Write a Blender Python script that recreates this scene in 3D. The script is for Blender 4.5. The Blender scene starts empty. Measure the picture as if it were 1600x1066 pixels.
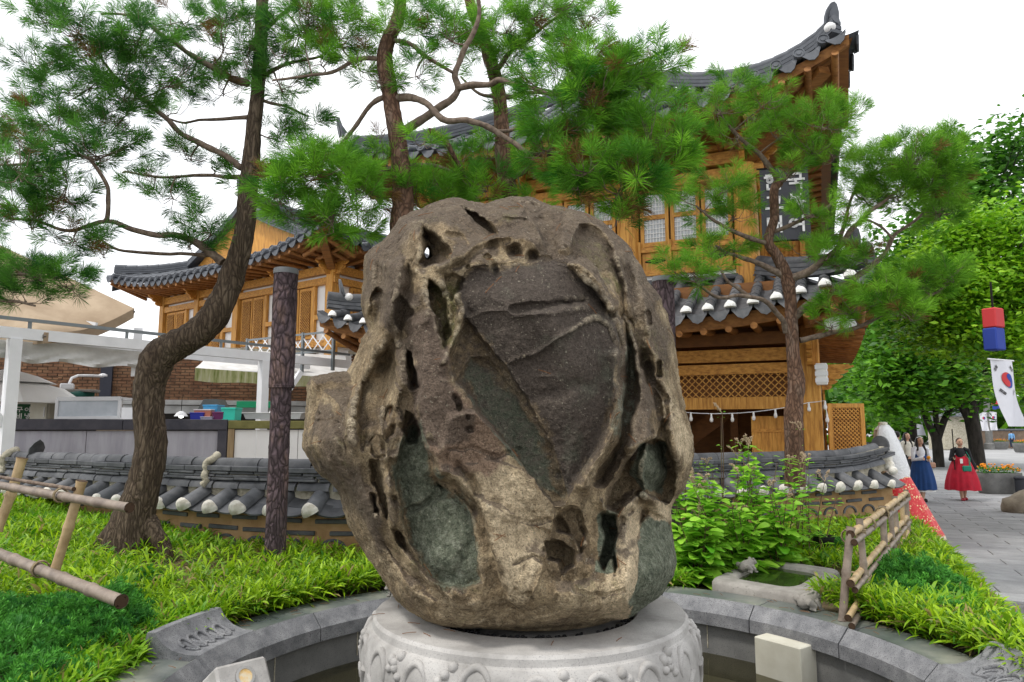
import bpy, bmesh, math, random
import numpy as np
from mathutils import Vector, Matrix, Euler
random.seed(7)
rng = np.random.default_rng(7)
PI = math.pi
scene = bpy.context.scene
COL = scene.collection

# ------------------------------------------------------------------ camera
F = 1110.0                              # focal length in photograph pixels (1600 wide)
PITCH = math.atan(137.0 / F)
CAMZ = 1.9
cam = bpy.data.objects.new('camera', bpy.data.cameras.new('camera'))
COL.objects.link(cam)
cam.location = (0, 0, CAMZ)
cam.rotation_euler = (PI / 2 + PITCH, 0, 0)
cam.data.sensor_width = 36
cam.data.lens = F / 1600 * 36
cam.data.clip_end = 2000
scene.camera = cam

# ------------------------------------------------------------------ sky, sun, exposure
SUN_EL, SUN_AZ = math.radians(60), math.radians(-112)    # high veiled sun, behind the left shoulder of the photographer
world = bpy.data.worlds.new('World'); scene.world = world; world.use_nodes = True
wn, wl = world.node_tree.nodes, world.node_tree.links
wn.clear()
sky = wn.new('ShaderNodeTexSky'); sky.sky_type = 'NISHITA'; sky.sun_disc = False
sky.sun_elevation = SUN_EL; sky.sun_rotation = SUN_AZ
cloud = wn.new('ShaderNodeTexNoise'); cloud.inputs['Scale'].default_value = 2.2; cloud.inputs['Detail'].default_value = 5
wtc = wn.new('ShaderNodeTexCoord'); wl.new(wtc.outputs['Generated'], cloud.inputs['Vector'])
cr = wn.new('ShaderNodeValToRGB')
cr.color_ramp.elements[0].color = (9.6, 9.9, 10.4, 1); cr.color_ramp.elements[1].color = (12.5, 12.5, 12.6, 1)
cr.color_ramp.elements[0].position = .3; cr.color_ramp.elements[1].position = .7
wl.new(cloud.outputs['Fac'], cr.inputs['Fac'])
mx = wn.new('ShaderNodeMix'); mx.data_type = 'RGBA'; mx.inputs['Factor'].default_value = .93
wl.new(sky.outputs['Color'], mx.inputs['A']); wl.new(cr.outputs['Color'], mx.inputs['B'])
bgn = wn.new('ShaderNodeBackground'); bgn.inputs['Strength'].default_value = .092
wl.new(mx.outputs['Result'], bgn.inputs['Color'])
wo = wn.new('ShaderNodeOutputWorld'); wl.new(bgn.outputs['Background'], wo.inputs['Surface'])

sl = bpy.data.lights.new('sun', 'SUN'); sl.energy = 1.5; sl.angle = math.radians(10); sl.color = (1, .96, .9)
sun = bpy.data.objects.new('sun', sl); COL.objects.link(sun)
# light travels from upper left front towards the back right
sdir = Vector((math.sin(SUN_AZ) * math.cos(SUN_EL), math.cos(SUN_AZ) * math.cos(SUN_EL), math.sin(SUN_EL)))
sun.rotation_euler = sdir.to_track_quat('Z', 'Y').to_euler()
scene.view_settings.view_transform = 'Standard'
scene.view_settings.look = 'None'
scene.view_settings.exposure = 0.66
scene.view_settings.gamma = 1
scene.cycles.max_bounces = 6
scene.cycles.transparent_max_bounces = 8
scene.cycles.use_denoising = True

# ------------------------------------------------------------------ photograph -> world helpers
cP, sP = math.cos(PITCH), math.sin(PITCH)
def ray(px, py):
    dx = (px - 800) / F; dy = -(py - 533) / F
    return Vector((dx, cP - dy * sP, sP + dy * cP))
def at(px, py, Y):
    r = ray(px, py); t = Y / r.y
    return Vector((r.x * t, Y, CAMZ + r.z * t))
def onz(px, py, z):
    r = ray(px, py); t = (z - CAMZ) / r.z
    return Vector((r.x * t, r.y * t, z))
def pxm(Y):                              # metres per photograph pixel at depth Y
    return Y / F

# ------------------------------------------------------------------ scene-object helpers
def tag(o, label, cat, group=None, kind=None):
    o['label'] = label; o['category'] = cat
    if group: o['group'] = group
    if kind: o['kind'] = kind
    return o
WL = {}                                  # world location of every parent, for building parts in world coordinates
def thing(name, label, cat, loc=(0, 0, 0), rz=0, group=None):
    o = bpy.data.objects.new(name, None); COL.objects.link(o)
    o.location = loc; o.rotation_euler = (0, 0, rz); o.empty_display_size = .1
    return tag(o, label, cat, group)
def base_of(parent):
    v = Vector((0, 0, 0))
    while parent is not None:
        v = v + Vector(parent.location); parent = parent.parent
    return v
def link(name, me, parent=None, kind=None, label=None, loc=None, rot=None):
    o = bpy.data.objects.new(name, me); COL.objects.link(o)
    if parent is not None: o.parent = parent
    if kind: o['kind'] = kind
    if label: o['label'] = label
    if loc is not None: o.location = loc
    if rot is not None: o.rotation_euler = rot
    return o
def copy_tree(o, parent=None):
    c = o.copy(); COL.objects.link(c)
    if parent is not None: c.parent = parent
    for ch in list(o.children): copy_tree(ch, c)
    return c

class MB:
    """collects shapes, builds ONE mesh object"""
    def __init__(s): s.v = []; s.f = []; s.m = []
    def add(s, vs, fs, mi=0):
        n = len(s.v); s.v += [tuple(v) for v in vs]
        s.f += [tuple(i + n for i in f) for f in fs]; s.m += [mi] * len(fs); return s
    def box(s, c, size, rz=0, mi=0, M=None):
        hx, hy, hz = size[0] / 2, size[1] / 2, size[2] / 2
        vs = [Vector((x * hx, y * hy, z * hz)) for z in (-1, 1) for y in (-1, 1) for x in (-1, 1)]
        if M is not None: vs = [M @ v for v in vs]
        elif rz:
            R = Matrix.Rotation(rz, 3, 'Z'); vs = [R @ v for v in vs]
        c = Vector(c); vs = [v + c for v in vs]
        return s.add(vs, [(0, 2, 3, 1), (4, 5, 7, 6), (0, 1, 5, 4), (2, 6, 7, 3), (0, 4, 6, 2), (1, 3, 7, 5)], mi)
    def cbox(s, c, size, b=.01, rz=0, mi=0, M=None):
        """box with chamfered edges"""
        hx, hy, hz = size[0] / 2, size[1] / 2, size[2] / 2
        b = min(b, hx * .9, hy * .9, hz * .9)
        bm = bmesh.new(); bmesh.ops.create_cube(bm, size=1)
        for v in bm.verts: v.co = (v.co.x * size[0], v.co.y * size[1], v.co.z * size[2])
        bmesh.ops.bevel(bm, geom=bm.edges[:], offset=b, segments=1, affect='EDGES')
        c = Vector(c); R = M if M is not None else Matrix.Rotation(rz, 3, 'Z')
        vs = [R @ v.co + c for v in bm.verts]; bm.verts.index_update()
        fs = [tuple(v.index for v in f.verts) for f in bm.faces]; bm.free()
        return s.add(vs, fs, mi)
    def beam(s, a, b, w, h, up=(0, 0, 1), mi=0):
        a, b = Vector(a), Vector(b); d = b - a; L = d.length
        x = d.normalized(); z = Vector(up); y = z.cross(x)
        if y.length < 1e-4: y = Vector((0, 1, 0)).cross(x)
        y.normalize(); z = x.cross(y)
        M = Matrix((x, y, z)).transposed()
        return s.box((a + b) / 2, (L, w, h), M=M, mi=mi)
    def tube(s, pts, rad, n=8, caps=True, mi=0, flat=1.0):
        pts = [Vector(p) for p in pts]
        if not hasattr(rad, '__len__'): rad = [rad] * len(pts)
        vs = []; fs = []
        prev = None
        for i, p in enumerate(pts):
            d = (pts[min(i + 1, len(pts) - 1)] - pts[max(i - 1, 0)])
            if d.length < 1e-9: d = Vector((0, 0, 1))
            d.normalize()
            if prev is None:
                a = d.orthogonal().normalized()
            else:
                a = prev - d * prev.dot(d)
                a = a.normalized() if a.length > 1e-6 else d.orthogonal().normalized()
            prev = a; b = d.cross(a)
            for k in range(n):
                t = 2 * PI * k / n
                vs.append(p + (a * math.cos(t) + b * math.sin(t) * flat) * rad[i])
        for i in range(len(pts) - 1):
            for k in range(n):
                k2 = (k + 1) % n
                fs.append((i * n + k, i * n + k2, (i + 1) * n + k2, (i + 1) * n + k))
        if caps:
            fs.append(tuple(range(n - 1, -1, -1))); fs.append(tuple((len(pts) - 1) * n + k for k in range(n)))
        return s.add(vs, fs, mi)
    def lathe(s, prof, c=(0, 0, 0), n=24, mi=0, sx=1, sy=1, caps=True):
        vs = []; fs = []; c = Vector(c)
        for r, z in prof:
            for k in range(n):
                t = 2 * PI * k / n; vs.append(c + Vector((r * sx * math.cos(t), r * sy * math.sin(t), z)))
        for i in range(len(prof) - 1):
            for k in range(n):
                k2 = (k + 1) % n; fs.append((i * n + k, i * n + k2, (i + 1) * n + k2, (i + 1) * n + k))
        if caps and prof[0][0] > 1e-4: fs.append(tuple(range(n - 1, -1, -1)))
        if caps and prof[-1][0] > 1e-4: fs.append(tuple((len(prof) - 1) * n + k for k in range(n)))
        return s.add(vs, fs, mi)
    def ball(s, c, r, n=10, mi=0, M=None):
        """ellipsoid; r scalar or 3-tuple"""
        if not hasattr(r, '__len__'): r = (r, r, r)
        vs = []; fs = []; m = max(4, n * 2 // 3); c = Vector(c)
        for i in range(m + 1):
            a = PI * i / m
            for k in range(n):
                t = 2 * PI * k / n
                v = Vector((r[0] * math.sin(a) * math.cos(t), r[1] * math.sin(a) * math.sin(t), r[2] * math.cos(a)))
                if M is not None: v = M @ v
                vs.append(c + v)
        for i in range(m):
            for k in range(n):
                k2 = (k + 1) % n; fs.append((i * n + k, (i + 1) * n + k, (i + 1) * n + k2, i * n + k2))
        return s.add(vs, fs, mi)
    def prism(s, poly, origin, ax, ay, depth, mi=0):
        """2-D outline poly (list of (a, b)) on axes ax, ay through origin, extruded by vector depth"""
        o, ax, ay, dp = Vector(origin), Vector(ax), Vector(ay), Vector(depth)
        n = len(poly)
        vs = [o + ax * p[0] + ay * p[1] for p in poly]; vs += [v + dp for v in vs]
        fs = [tuple(range(n)), tuple(range(2 * n - 1, n - 1, -1))]
        fs += [(i, i + n, (i + 1) % n + n, (i + 1) % n) for i in range(n)]
        return s.add(vs, fs, mi)
    def grid(s, P, mi=0, closed_u=False):
        """P: rows x cols of points"""
        nr, nc = len(P), len(P[0]); vs = [p for r in P for p in r]; fs = []
        for i in range(nr - 1):
            for j in range(nc - (0 if closed_u else 1)):
                j2 = (j + 1) % nc
                fs.append((i * nc + j, i * nc + j2, (i + 1) * nc + j2, (i + 1) * nc + j))
        return s.add(vs, fs, mi)
    def mesh(s, name, mats, off=(0, 0, 0), smooth=None, fix=True):
        me = bpy.data.meshes.new(name)
        o = Vector(off)
        me.from_pydata([(v[0] - o.x, v[1] - o.y, v[2] - o.z) for v in s.v], [], s.f)
        if not isinstance(mats, (list, tuple)): mats = [mats]
        for m in mats: me.materials.append(m)
        if any(s.m): me.polygons.foreach_set('material_index', s.m)
        if fix:
            bm = bmesh.new(); bm.from_mesh(me); bmesh.ops.remove_doubles(bm, verts=bm.verts[:], dist=1e-6)
            bmesh.ops.recalc_face_normals(bm, faces=bm.faces[:]); bm.to_mesh(me); bm.free()
        if smooth is not None:
            me.polygons.foreach_set('use_smooth', [True] * len(me.polygons))
            me.set_sharp_from_angle(angle=math.radians(smooth))
        me.update(); return me
    def build(s, name, mats, parent=None, smooth=None, kind=None, label=None, local=False, fix=True):
        off = (0, 0, 0) if (parent is None or local) else base_of(parent)
        return link(name, s.mesh(name, mats, off, smooth, fix), parent, kind, label)

def np_mesh(name, V, faces, mats, smooth=False, colors=None, attrs=None, mi=None):
    """V (n,3); faces (m,3) or (m,4) int array; colors (n,3) as 'tint' point attribute"""
    me = bpy.data.meshes.new(name)
    V = np.asarray(V, np.float32); faces = np.asarray(faces, np.int32)
    n, (m, k) = len(V), faces.shape
    me.vertices.add(n); me.vertices.foreach_set('co', V.ravel())
    me.loops.add(m * k); me.loops.foreach_set('vertex_index', faces.ravel())
    me.polygons.add(m); me.polygons.foreach_set('loop_start', np.arange(0, m * k, k, dtype=np.int32))
    if mi is not None: me.polygons.foreach_set('material_index', np.asarray(mi, np.int32))
    if not isinstance(mats, (list, tuple)): mats = [mats]
    for x in mats: me.materials.append(x)
    if smooth: me.polygons.foreach_set('use_smooth', np.ones(m, bool))
    if colors is not None:
        a = me.attributes.new('tint', 'FLOAT_COLOR', 'POINT')
        c = np.ones((n, 4), np.float32); c[:, :3] = colors; a.data.foreach_set('color', c.ravel())
    for key, val in (attrs or {}).items():
        a = me.attributes.new(key, 'FLOAT', 'POINT'); a.data.foreach_set('value', np.asarray(val, np.float32))
    me.update(calc_edges=True); me.validate(); return me

# ------------------------------------------------------------------ procedural materials
def node(nt, t, **kw):
    n = nt.nodes.new(t)
    for k, v in kw.items():
        if k in n.inputs: n.inputs[k].default_value = v
        else: setattr(n, k, v)
    return n
def ramp(nt, fac, stops):
    r = nt.nodes.new('ShaderNodeValToRGB'); e = r.color_ramp.elements
    while len(e) < len(stops): e.new(.5)
    for i, (p, c) in enumerate(stops):
        e[i].position = p; e[i].color = (*c, 1) if len(c) == 3 else c
    nt.links.new(fac, r.inputs['Fac']); return r.outputs['Color']
def mixc(nt, fac, a, b, mode='MIX'):
    m = nt.nodes.new('ShaderNodeMix'); m.data_type = 'RGBA'; m.blend_type = mode
    for key, v in (('Factor', fac), ('A', a), ('B', b)):
        s = m.inputs[key] if key == 'Factor' else [i for i in m.inputs if i.name == key and i.type == 'RGBA'][0]
        if hasattr(v, 'is_output'): nt.links.new(v, s)
        else: s.default_value = v if key == 'Factor' else ((*v, 1) if len(v) == 3 else v)
    return [o for o in m.outputs if o.type == 'RGBA'][0]
def math_n(nt, op, a, b=None, c=None, clamp=False):
    m = nt.nodes.new('ShaderNodeMath'); m.operation = op; m.use_clamp = clamp
    for i, v in enumerate((a, b, c)):
        if v is None: continue
        if hasattr(v, 'is_output'): nt.links.new(v, m.inputs[i])
        else: m.inputs[i].default_value = v
    return m.outputs[0]
def noise_n(nt, vec, scale, detail=5, rough=.55, dist=0):
    n = nt.nodes.new('ShaderNodeTexNoise')
    n.inputs['Scale'].default_value = scale; n.inputs['Detail'].default_value = detail
    n.inputs['Roughness'].default_value = rough; n.inputs['Distortion'].default_value = dist
    nt.links.new(vec, n.inputs['Vector']); return n.outputs['Fac']
def coords(nt, stretch=(1, 1, 1), kind='Object', rot=(0, 0, 0)):
    tc = nt.nodes.new('ShaderNodeTexCoord'); mp = nt.nodes.new('ShaderNodeMapping')
    mp.inputs['Scale'].default_value = stretch; mp.inputs['Rotation'].default_value = rot
    nt.links.new(tc.outputs[kind], mp.inputs['Vector']); return mp.outputs['Vector']
def new_mat(name):
    m = bpy.data.materials.new(name); m.use_nodes = True; nt = m.node_tree
    return m, nt, nt.nodes['Principled BSDF']
def pm(name, cols, scale=6, rough=.8, bump=.3, bscale=30, bdist=.01, stretch=(1, 1, 1), rand=.0, spec=.3, metal=0,
       fleck=None, detail=6, sub=None, rvar=.08, rot=(0, 0, 0)):
    """rough natural surface: colours ramped by noise, per-object value variation, fine relief"""
    m, nt, b = new_mat(name)
    v = coords(nt, stretch, rot=rot)
    if rand:
        oi = nt.nodes.new('ShaderNodeObjectInfo')
        ad = nt.nodes.new('ShaderNodeVectorMath'); ad.operation = 'ADD'
        sc = nt.nodes.new('ShaderNodeVectorMath'); sc.operation = 'SCALE'; sc.inputs[0].default_value = (17, 31, 23)
        nt.links.new(oi.outputs['Random'], sc.inputs['Scale'])
        nt.links.new(v, ad.inputs[0]); nt.links.new(sc.outputs[0], ad.inputs[1]); v = ad.outputs[0]
    f = noise_n(nt, v, scale, detail, .6)
    n = len(cols)
    c = ramp(nt, f, [(.32 + .36 * i / max(1, n - 1), cols[i]) for i in range(n)])
    if fleck:                             # (colour, scale, threshold)
        f2 = noise_n(nt, v, fleck[1], 2, .5)
        c = mixc(nt, ramp(nt, f2, [(fleck[2], (0, 0, 0)), (min(1, fleck[2] + .06), (1, 1, 1))]), c, fleck[0])
    if rand:
        h = nt.nodes.new('ShaderNodeHueSaturation')
        nt.links.new(c, h.inputs['Color'])
        nt.links.new(math_n(nt, 'MULTIPLY_ADD', oi.outputs['Random'], 2 * rand, 1 - rand), h.inputs['Value'])
        c = h.outputs['Color']
    nt.links.new(c, b.inputs['Base Color'])
    b.inputs['Specular IOR Level'].default_value = spec; b.inputs['Metallic'].default_value = metal
    nt.links.new(math_n(nt, 'MULTIPLY_ADD', f, rvar * 2, rough - rvar), b.inputs['Roughness'])
    if bump:
        bn = nt.nodes.new('ShaderNodeBump'); bn.inputs['Strength'].default_value = bump; bn.inputs['Distance'].default_value = bdist
        nt.links.new(noise_n(nt, v, bscale, 5, .6), bn.inputs['Height']); nt.links.new(bn.outputs['Normal'], b.inputs['Normal'])
    return m
def leaf_mat(name, trans=.35, rough=.5, hue=None, spec=.25):
    """leaf colour from the mesh's own 'tint' attribute, light passes through"""
    m, nt, b = new_mat(name)
    a = nt.nodes.new('ShaderNodeAttribute'); a.attribute_name = 'tint'
    nt.links.new(a.outputs['Color'], b.inputs['Base Color']); b.inputs['Roughness'].default_value = rough
    b.inputs['Specular IOR Level'].default_value = spec
    t = nt.nodes.new('ShaderNodeBsdfTranslucent'); nt.links.new(a.outputs['Color'], t.inputs['Color'])
    ms = nt.nodes.new('ShaderNodeMixShader'); ms.inputs[0].default_value = trans
    nt.links.new(b.outputs[0], ms.inputs[1]); nt.links.new(t.outputs[0], ms.inputs[2])
    nt.links.new(ms.outputs[0], nt.nodes['Material Output'].inputs['Surface']); return m
def flat_mat(name, c, rough=.5, spec=.3, metal=0, emit=0):
    m, nt, b = new_mat(name)
    b.inputs['Base Color'].default_value = (*c, 1); b.inputs['Roughness'].default_value = rough
    b.inputs['Specular IOR Level'].default_value = spec; b.inputs['Metallic'].default_value = metal
    if emit:
        b.inputs['Emission Color'].default_value = (*c, 1); b.inputs['Emission Strength'].default_value = emit
    return m

# smooth lattice noise for shaping meshes
class Noise3:
    def __init__(s, seed, n=32):
        s.n = n; s.g = np.random.default_rng(seed).random((n, n, n)).astype(np.float32) * 2 - 1
    def __call__(s, P, freq):
        p = np.asarray(P, np.float32) * freq + 100; i = np.floor(p).astype(np.int64); f = p - i
        f = f * f * (3 - 2 * f); r = 0
        for dx in (0, 1):
            wx = f[..., 0] if dx else 1 - f[..., 0]
            for dy in (0, 1):
                wy = f[..., 1] if dy else 1 - f[..., 1]
                for dz in (0, 1):
                    wz = f[..., 2] if dz else 1 - f[..., 2]
                    r = r + wx * wy * wz * s.g[(i[..., 0] + dx) % s.n, (i[..., 1] + dy) % s.n, (i[..., 2] + dz) % s.n]
        return r
    def fbm(s, P, freq, oct=4, gain=.5, ridged=False):
        r = 0; a = 1
        for o in range(oct):
            q = s(np.asarray(P) + o * 7.3, freq)
            r = r + a * ((1 - 2 * np.abs(q)) if ridged else q); a *= gain; freq *= 2.03
        return r
N1, N2 = Noise3(1), Noise3(2)
def sd_poly(U, V, pts):
    """signed distance (inside > 0) of raster points to a polygon, in pixels"""
    d = np.full(U.shape, 1e9, np.float32); ins = np.zeros(U.shape, bool); n = len(pts)
    for i in range(n):
        (ax, ay), (bx, by) = pts[i], pts[(i + 1) % n]
        ex, ey = bx - ax, by - ay; L = ex * ex + ey * ey + 1e-9
        t = np.clip(((U - ax) * ex + (V - ay) * ey) / L, 0, 1)
        d = np.minimum(d, np.hypot(U - ax - t * ex, V - ay - t * ey))
        c = ((ay > V) != (by > V)) & (U < (bx - ax) * (V - ay) / (by - ay + 1e-9) + ax); ins ^= c
    return np.where(ins, d, -d)
def sd_line(U, V, pts):
    d = np.full(U.shape, 1e9, np.float32); par = np.zeros(U.shape, np.float32); n = len(pts) - 1
    for i in range(n):
        (ax, ay), (bx, by) = pts[i][:2], pts[i + 1][:2]
        ex, ey = bx - ax, by - ay; L = ex * ex + ey * ey + 1e-9
        t = np.clip(((U - ax) * ex + (V - ay) * ey) / L, 0, 1); q = np.hypot(U - ax - t * ex, V - ay - t * ey)
        b = q < d; d = np.where(b, q, d); par = np.where(b, (i + t) / n, par)
    return d, par
def sstep(a, b, x):
    t = np.clip((x - a) / (b - a), 0, 1); return t * t * (3 - 2 * t)
# ================================================================== shared materials
M = {}
M['granite'] = pm('grey granite', [(.12, .122, .13), (.19, .192, .20), (.265, .265, .27)], 9, .75, .35, 90, .004, fleck=((.07, .07, .075), 170, .58))
M['granite_wall'] = pm('grey granite wall', [(.13, .13, .125), (.20, .198, .19)], 5, .8, .3, 90, .004, fleck=((.10, .10, .10), 150, .6))
M['granite_pale'] = pm('pale carved granite', [(.24, .23, .215), (.40, .385, .365), (.50, .485, .46)], 3, .8, .4, 70, .006, fleck=((.28, .27, .265), 160, .60))
M['stone_wet'] = pm('wet slate coping', [(.075, .09, .085), (.12, .135, .125), (.25, .25, .21)], 2.2, .35, .2, 60, .004, rvar=.2, spec=.5)
M['basin'] = pm('worn basin stone', [(.20, .185, .165), (.33, .31, .28)], 6, .85, .5, 60, .008, fleck=((.15, .14, .12), 60, .66))
M['cream_stone'] = pm('cream stone block', [(.55, .52, .42), (.68, .66, .56)], 4, .6, .15, 60, .003)
M['soil'] = pm('garden soil', [(.05, .035, .02), (.12, .085, .045), (.17, .13, .07)], 7, .95, .8, 40, .03)
M['paver'] = pm('grey paving slab', [(.22, .22, .225), (.31, .31, .315)], 3, .75, .25, 120, .003, rand=.12, fleck=((.16, .16, .16), 200, .6))
M['pavebed'] = pm('dark paving joint', [(.10, .10, .10), (.15, .15, .15)], 5, .9, .2)
M['ground'] = pm('grey plaza paving', [(.27, .27, .275), (.36, .36, .36)], .4, .8, .1)
M['giwa'] = pm('dark clay roof tile', [(.045, .047, .052), (.085, .088, .095), (.13, .13, .135)], 5, .62, .25, 50, .004, rand=.25, spec=.4)
M['giwa_far'] = pm('grey clay roof tile', [(.05, .055, .065), (.10, .108, .122)], 4, .6, .2, 40, .005, rand=.22, spec=.4)
M['mortar'] = pm('white lime mortar', [(.42, .38, .30), (.66, .63, .56), (.75, .73, .68)], 7, .9, .9, 26, .02)
M['mortar_grey'] = pm('rough grey mortar', [(.30, .27, .20), (.52, .48, .38)], 10, .95, 1, 18, .03)
M['clay'] = pm('ochre clay wall', [(.27, .155, .07), (.38, .235, .115), (.43, .28, .15)], 4, .95, .5, 40, .008)
M['wood'] = pm('warm pine timber', [(.32, .135, .026), (.53, .25, .048), (.66, .35, .08)], 4, .55, .25, 30, .004, stretch=(7, 7, .7), rand=.10)
M['woodh'] = pm('warm pine beam', [(.30, .125, .024), (.51, .235, .045), (.64, .33, .075)], 4, .55, .25, 30, .004, stretch=(.6, 6, 6), rand=.12, rot=(0, 0, .406))
M['wood_dark'] = pm('brown stained timber', [(.16, .065, .018), (.24, .10, .028)], 3, .6, .15, 30, .004, stretch=(.6, 6, 6), rand=.15, rot=(0, 0, .406))  # shade under the eaves and indoors put into a darker brown
M['wood_eave'] = pm('aged brown eave timber', [(.15, .060, .016), (.26, .11, .03), (.34, .155, .045)], 3, .6, .2, 30, .004, stretch=(.6, 6, 6), rand=.15, rot=(0, 0, .406))  # eave shade put into the colour, darker than the wall timber
M['plaster'] = pm('white plaster', [(.72, .71, .69), (.80, .79, .77)], 2, .85, .08)
M['white'] = pm('white painted steel', [(.70, .70, .71), (.79, .79, .80)], 3, .45, .03)
M['dark'] = flat_mat('black paint', (.012, .010, .008), .9)  # black parts, and the painted darkness of openings and cut holes
M['bark_old'] = None
def bark(name, cols, scale, plate, bump=1.0, dist=.03, stretch=(1, 1, .28)):
    m, nt, b = new_mat(name)
    v = coords(nt, stretch)
    w = nt.nodes.new('ShaderNodeVectorMath'); w.operation = 'ADD'
    nz = nt.nodes.new('ShaderNodeTexNoise'); nz.inputs['Scale'].default_value = scale * .6; nz.inputs['Detail'].default_value = 4
    nt.links.new(v, nz.inputs['Vector'])
    sc = nt.nodes.new('ShaderNodeVectorMath'); sc.operation = 'SCALE'; sc.inputs['Scale'].default_value = .30
    nt.links.new(nz.outputs['Color'], sc.inputs[0]); nt.links.new(v, w.inputs[0]); nt.links.new(sc.outputs[0], w.inputs[1])
    vo = nt.nodes.new('ShaderNodeTexVoronoi'); vo.feature = 'DISTANCE_TO_EDGE'; vo.inputs['Scale'].default_value = plate
    nt.links.new(w.outputs[0], vo.inputs['Vector'])
    e = ramp(nt, vo.outputs['Distance'], [(.0, (.25, .25, .25)), (.22, (1, 1, 1))])
    n1 = noise_n(nt, v, scale, 6, .65); n2 = noise_n(nt, v, scale * 6, 4, .6)
    c = ramp(nt, n1, [(.3, cols[1]), (.5, cols[2]), (.68, cols[3])])
    c = mixc(nt, e, cols[0], c)
    c = mixc(nt, .4, c, ramp(nt, n2, [(.3, (.45, .45, .45)), (.7, (1.2, 1.2, 1.2))]), 'MULTIPLY')
    nt.links.new(c, b.inputs['Base Color']); b.inputs['Roughness'].default_value = .9; b.inputs['Specular IOR Level'].default_value = .15
    h = math_n(nt, 'ADD', math_n(nt, 'MULTIPLY', vo.outputs['Distance'], 2.2, clamp=True), math_n(nt, 'MULTIPLY', n2, .4))
    bp = node(nt, 'ShaderNodeBump', Strength=bump, Distance=dist); nt.links.new(h, bp.inputs['Height'])
    nt.links.new(bp.outputs['Normal'], b.inputs['Normal']); return m
M['bark'] = bark('furrowed pine bark', [(.022, .015, .011), (.075, .052, .036), (.125, .092, .063), (.17, .13, .092)], 9, 22, .9, .02, (1, 1, .22))
M['bark_red'] = bark('reddish flaking pine bark', [(.035, .020, .014), (.12, .066, .042), (.19, .11, .073), (.24, .17, .13)], 8, 20, .7, .012, (1, 1, .35))
M['bark_twig'] = pm('brown twig bark', [(.075, .052, .038), (.15, .11, .082), (.22, .17, .13)], 20, .85, .5, 60, .006)
M['bark_pole'] = bark('purple brown moulded bark', [(.016, .012, .012), (.07, .05, .055), (.14, .10, .11), (.24, .155, .13)], 6, 19, 1, .02, (1, 1, .42))
M['bark_dark'] = pm('dark street tree bark', [(.012, .010, .008), (.03, .025, .02), (.05, .042, .034)], 8, .9, .6, 30, .02, stretch=(1, 1, .3))
M['needle'] = leaf_mat('pine needles', .40, .5)
M['leaf'] = leaf_mat('broad leaves', .38, .45, spec=.35)
M['grassleaf'] = leaf_mat('dwarf bamboo blades', .42, .45, spec=.3)
M['juniper'] = leaf_mat('juniper sprays', .2, .55)
def bamboo_mat(name, c0, c1):
    m, nt, b = new_mat(name)
    v = coords(nt); n1 = noise_n(nt, v, 9, 6, .65)
    nt.links.new(ramp(nt, n1, [(.3, c0), (.68, c1)]), b.inputs['Base Color']); b.inputs['Roughness'].default_value = .55
    bp = node(nt, 'ShaderNodeBump', Strength=.25, Distance=.004); nt.links.new(noise_n(nt, v, 60, 4), bp.inputs['Height'])
    nt.links.new(bp.outputs['Normal'], b.inputs['Normal']); return m
M['bamboo_grey'] = bamboo_mat('weathered grey bamboo', (.12, .09, .07), (.29, .23, .18))
M['bamboo_tan'] = bamboo_mat('tan bamboo', (.26, .17, .08), (.50, .37, .20))
M['rope'] = pm('straw rope', [(.16, .12, .07), (.28, .22, .13)], 40, .9, .6, 90, .004)
# ================================================================== ground, paving, garden soil
mb = MB(); mb.grid([[(x, y, -.05) for x in np.linspace(-400, 400, 9)] for y in np.linspace(-300, 900, 9)])
mb.build('ground', M['ground'], kind='structure')
YAW = math.radians(23.3)
AX = Vector((math.cos(YAW), -math.sin(YAW), 0)); AD = Vector((math.sin(YAW), math.cos(YAW), 0))   # along the facade, into depth
path = MB()
path.grid([[(x, y, -.035) for x in np.linspace(3.2, 40, 8)] for y in np.linspace(3, 40, 8)])
path = path.build('path', M['pavebed'], kind='structure')
# garden soil: mound between the pond coping, the tiled wall and the path
PC = Vector((.30, 4.20, 0)); PED = Vector((.10, 4.16, 0)); R_IN, R_OUT, COP = 2.16, 2.54, .54
EDGE = [onz(1640, 1075, 0), onz(1600, 1015, 0), onz(1545, 945, 0), onz(1500, 893, 0), onz(1470, 868, 0), onz(1440, 838, 0), onz(1418, 810, 0)]
EDGE = [Vector((EDGE[0].x - .6, 3.0, 0))] + EDGE
def edge_x(y):
    for a, b in zip(EDGE, EDGE[1:]):
        if a.y <= y <= b.y: return a.x + (b.x - a.x) * (y - a.y) / (b.y - a.y)
    return EDGE[0].x if y < EDGE[0].y else EDGE[-1].x
def soil_z(x, y):
    r = math.hypot(x - PC.x, y - PC.y)
    d = max(0, r - R_OUT)
    wl_ = min(1, max(0, (1.5 - x) / 3.0)); wl_ = wl_ * wl_ * (3 - 2 * wl_)
    z = .49 + .052 * min(d, 6) * wl_ - .006 * d * (1 - wl_)
    e = edge_x(y) - x
    k = min(1, max(0, e / .55)); k = k * k * (3 - 2 * k)
    z = z * k + (-.02) * (1 - k)
    return z + .02 * math.sin(x * 3.1 + y * 1.3) * math.sin(y * 2.7 - x) * k
xs = np.arange(-10, 8.3, .16); ys = np.arange(.6, 14.2, .16)
mb = MB(); idx = {}
for i, x in enumerate(xs):
    for j, y in enumerate(ys):
        r = math.hypot(x - PC.x, y - PC.y)
        if r > R_OUT - .22 and x < edge_x(y) + .15:
            idx[i, j] = len(mb.v); mb.v.append((x, y, soil_z(x, y)))
for (i, j) in list(idx):
    k = [(i, j), (i + 1, j), (i + 1, j + 1), (i, j + 1)]
    if all(q in idx for q in k): mb.f.append(tuple(idx[q] for q in k)); mb.m.append(0)
mb.build('garden_soil', M['soil'], kind='structure', smooth=60)
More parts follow.
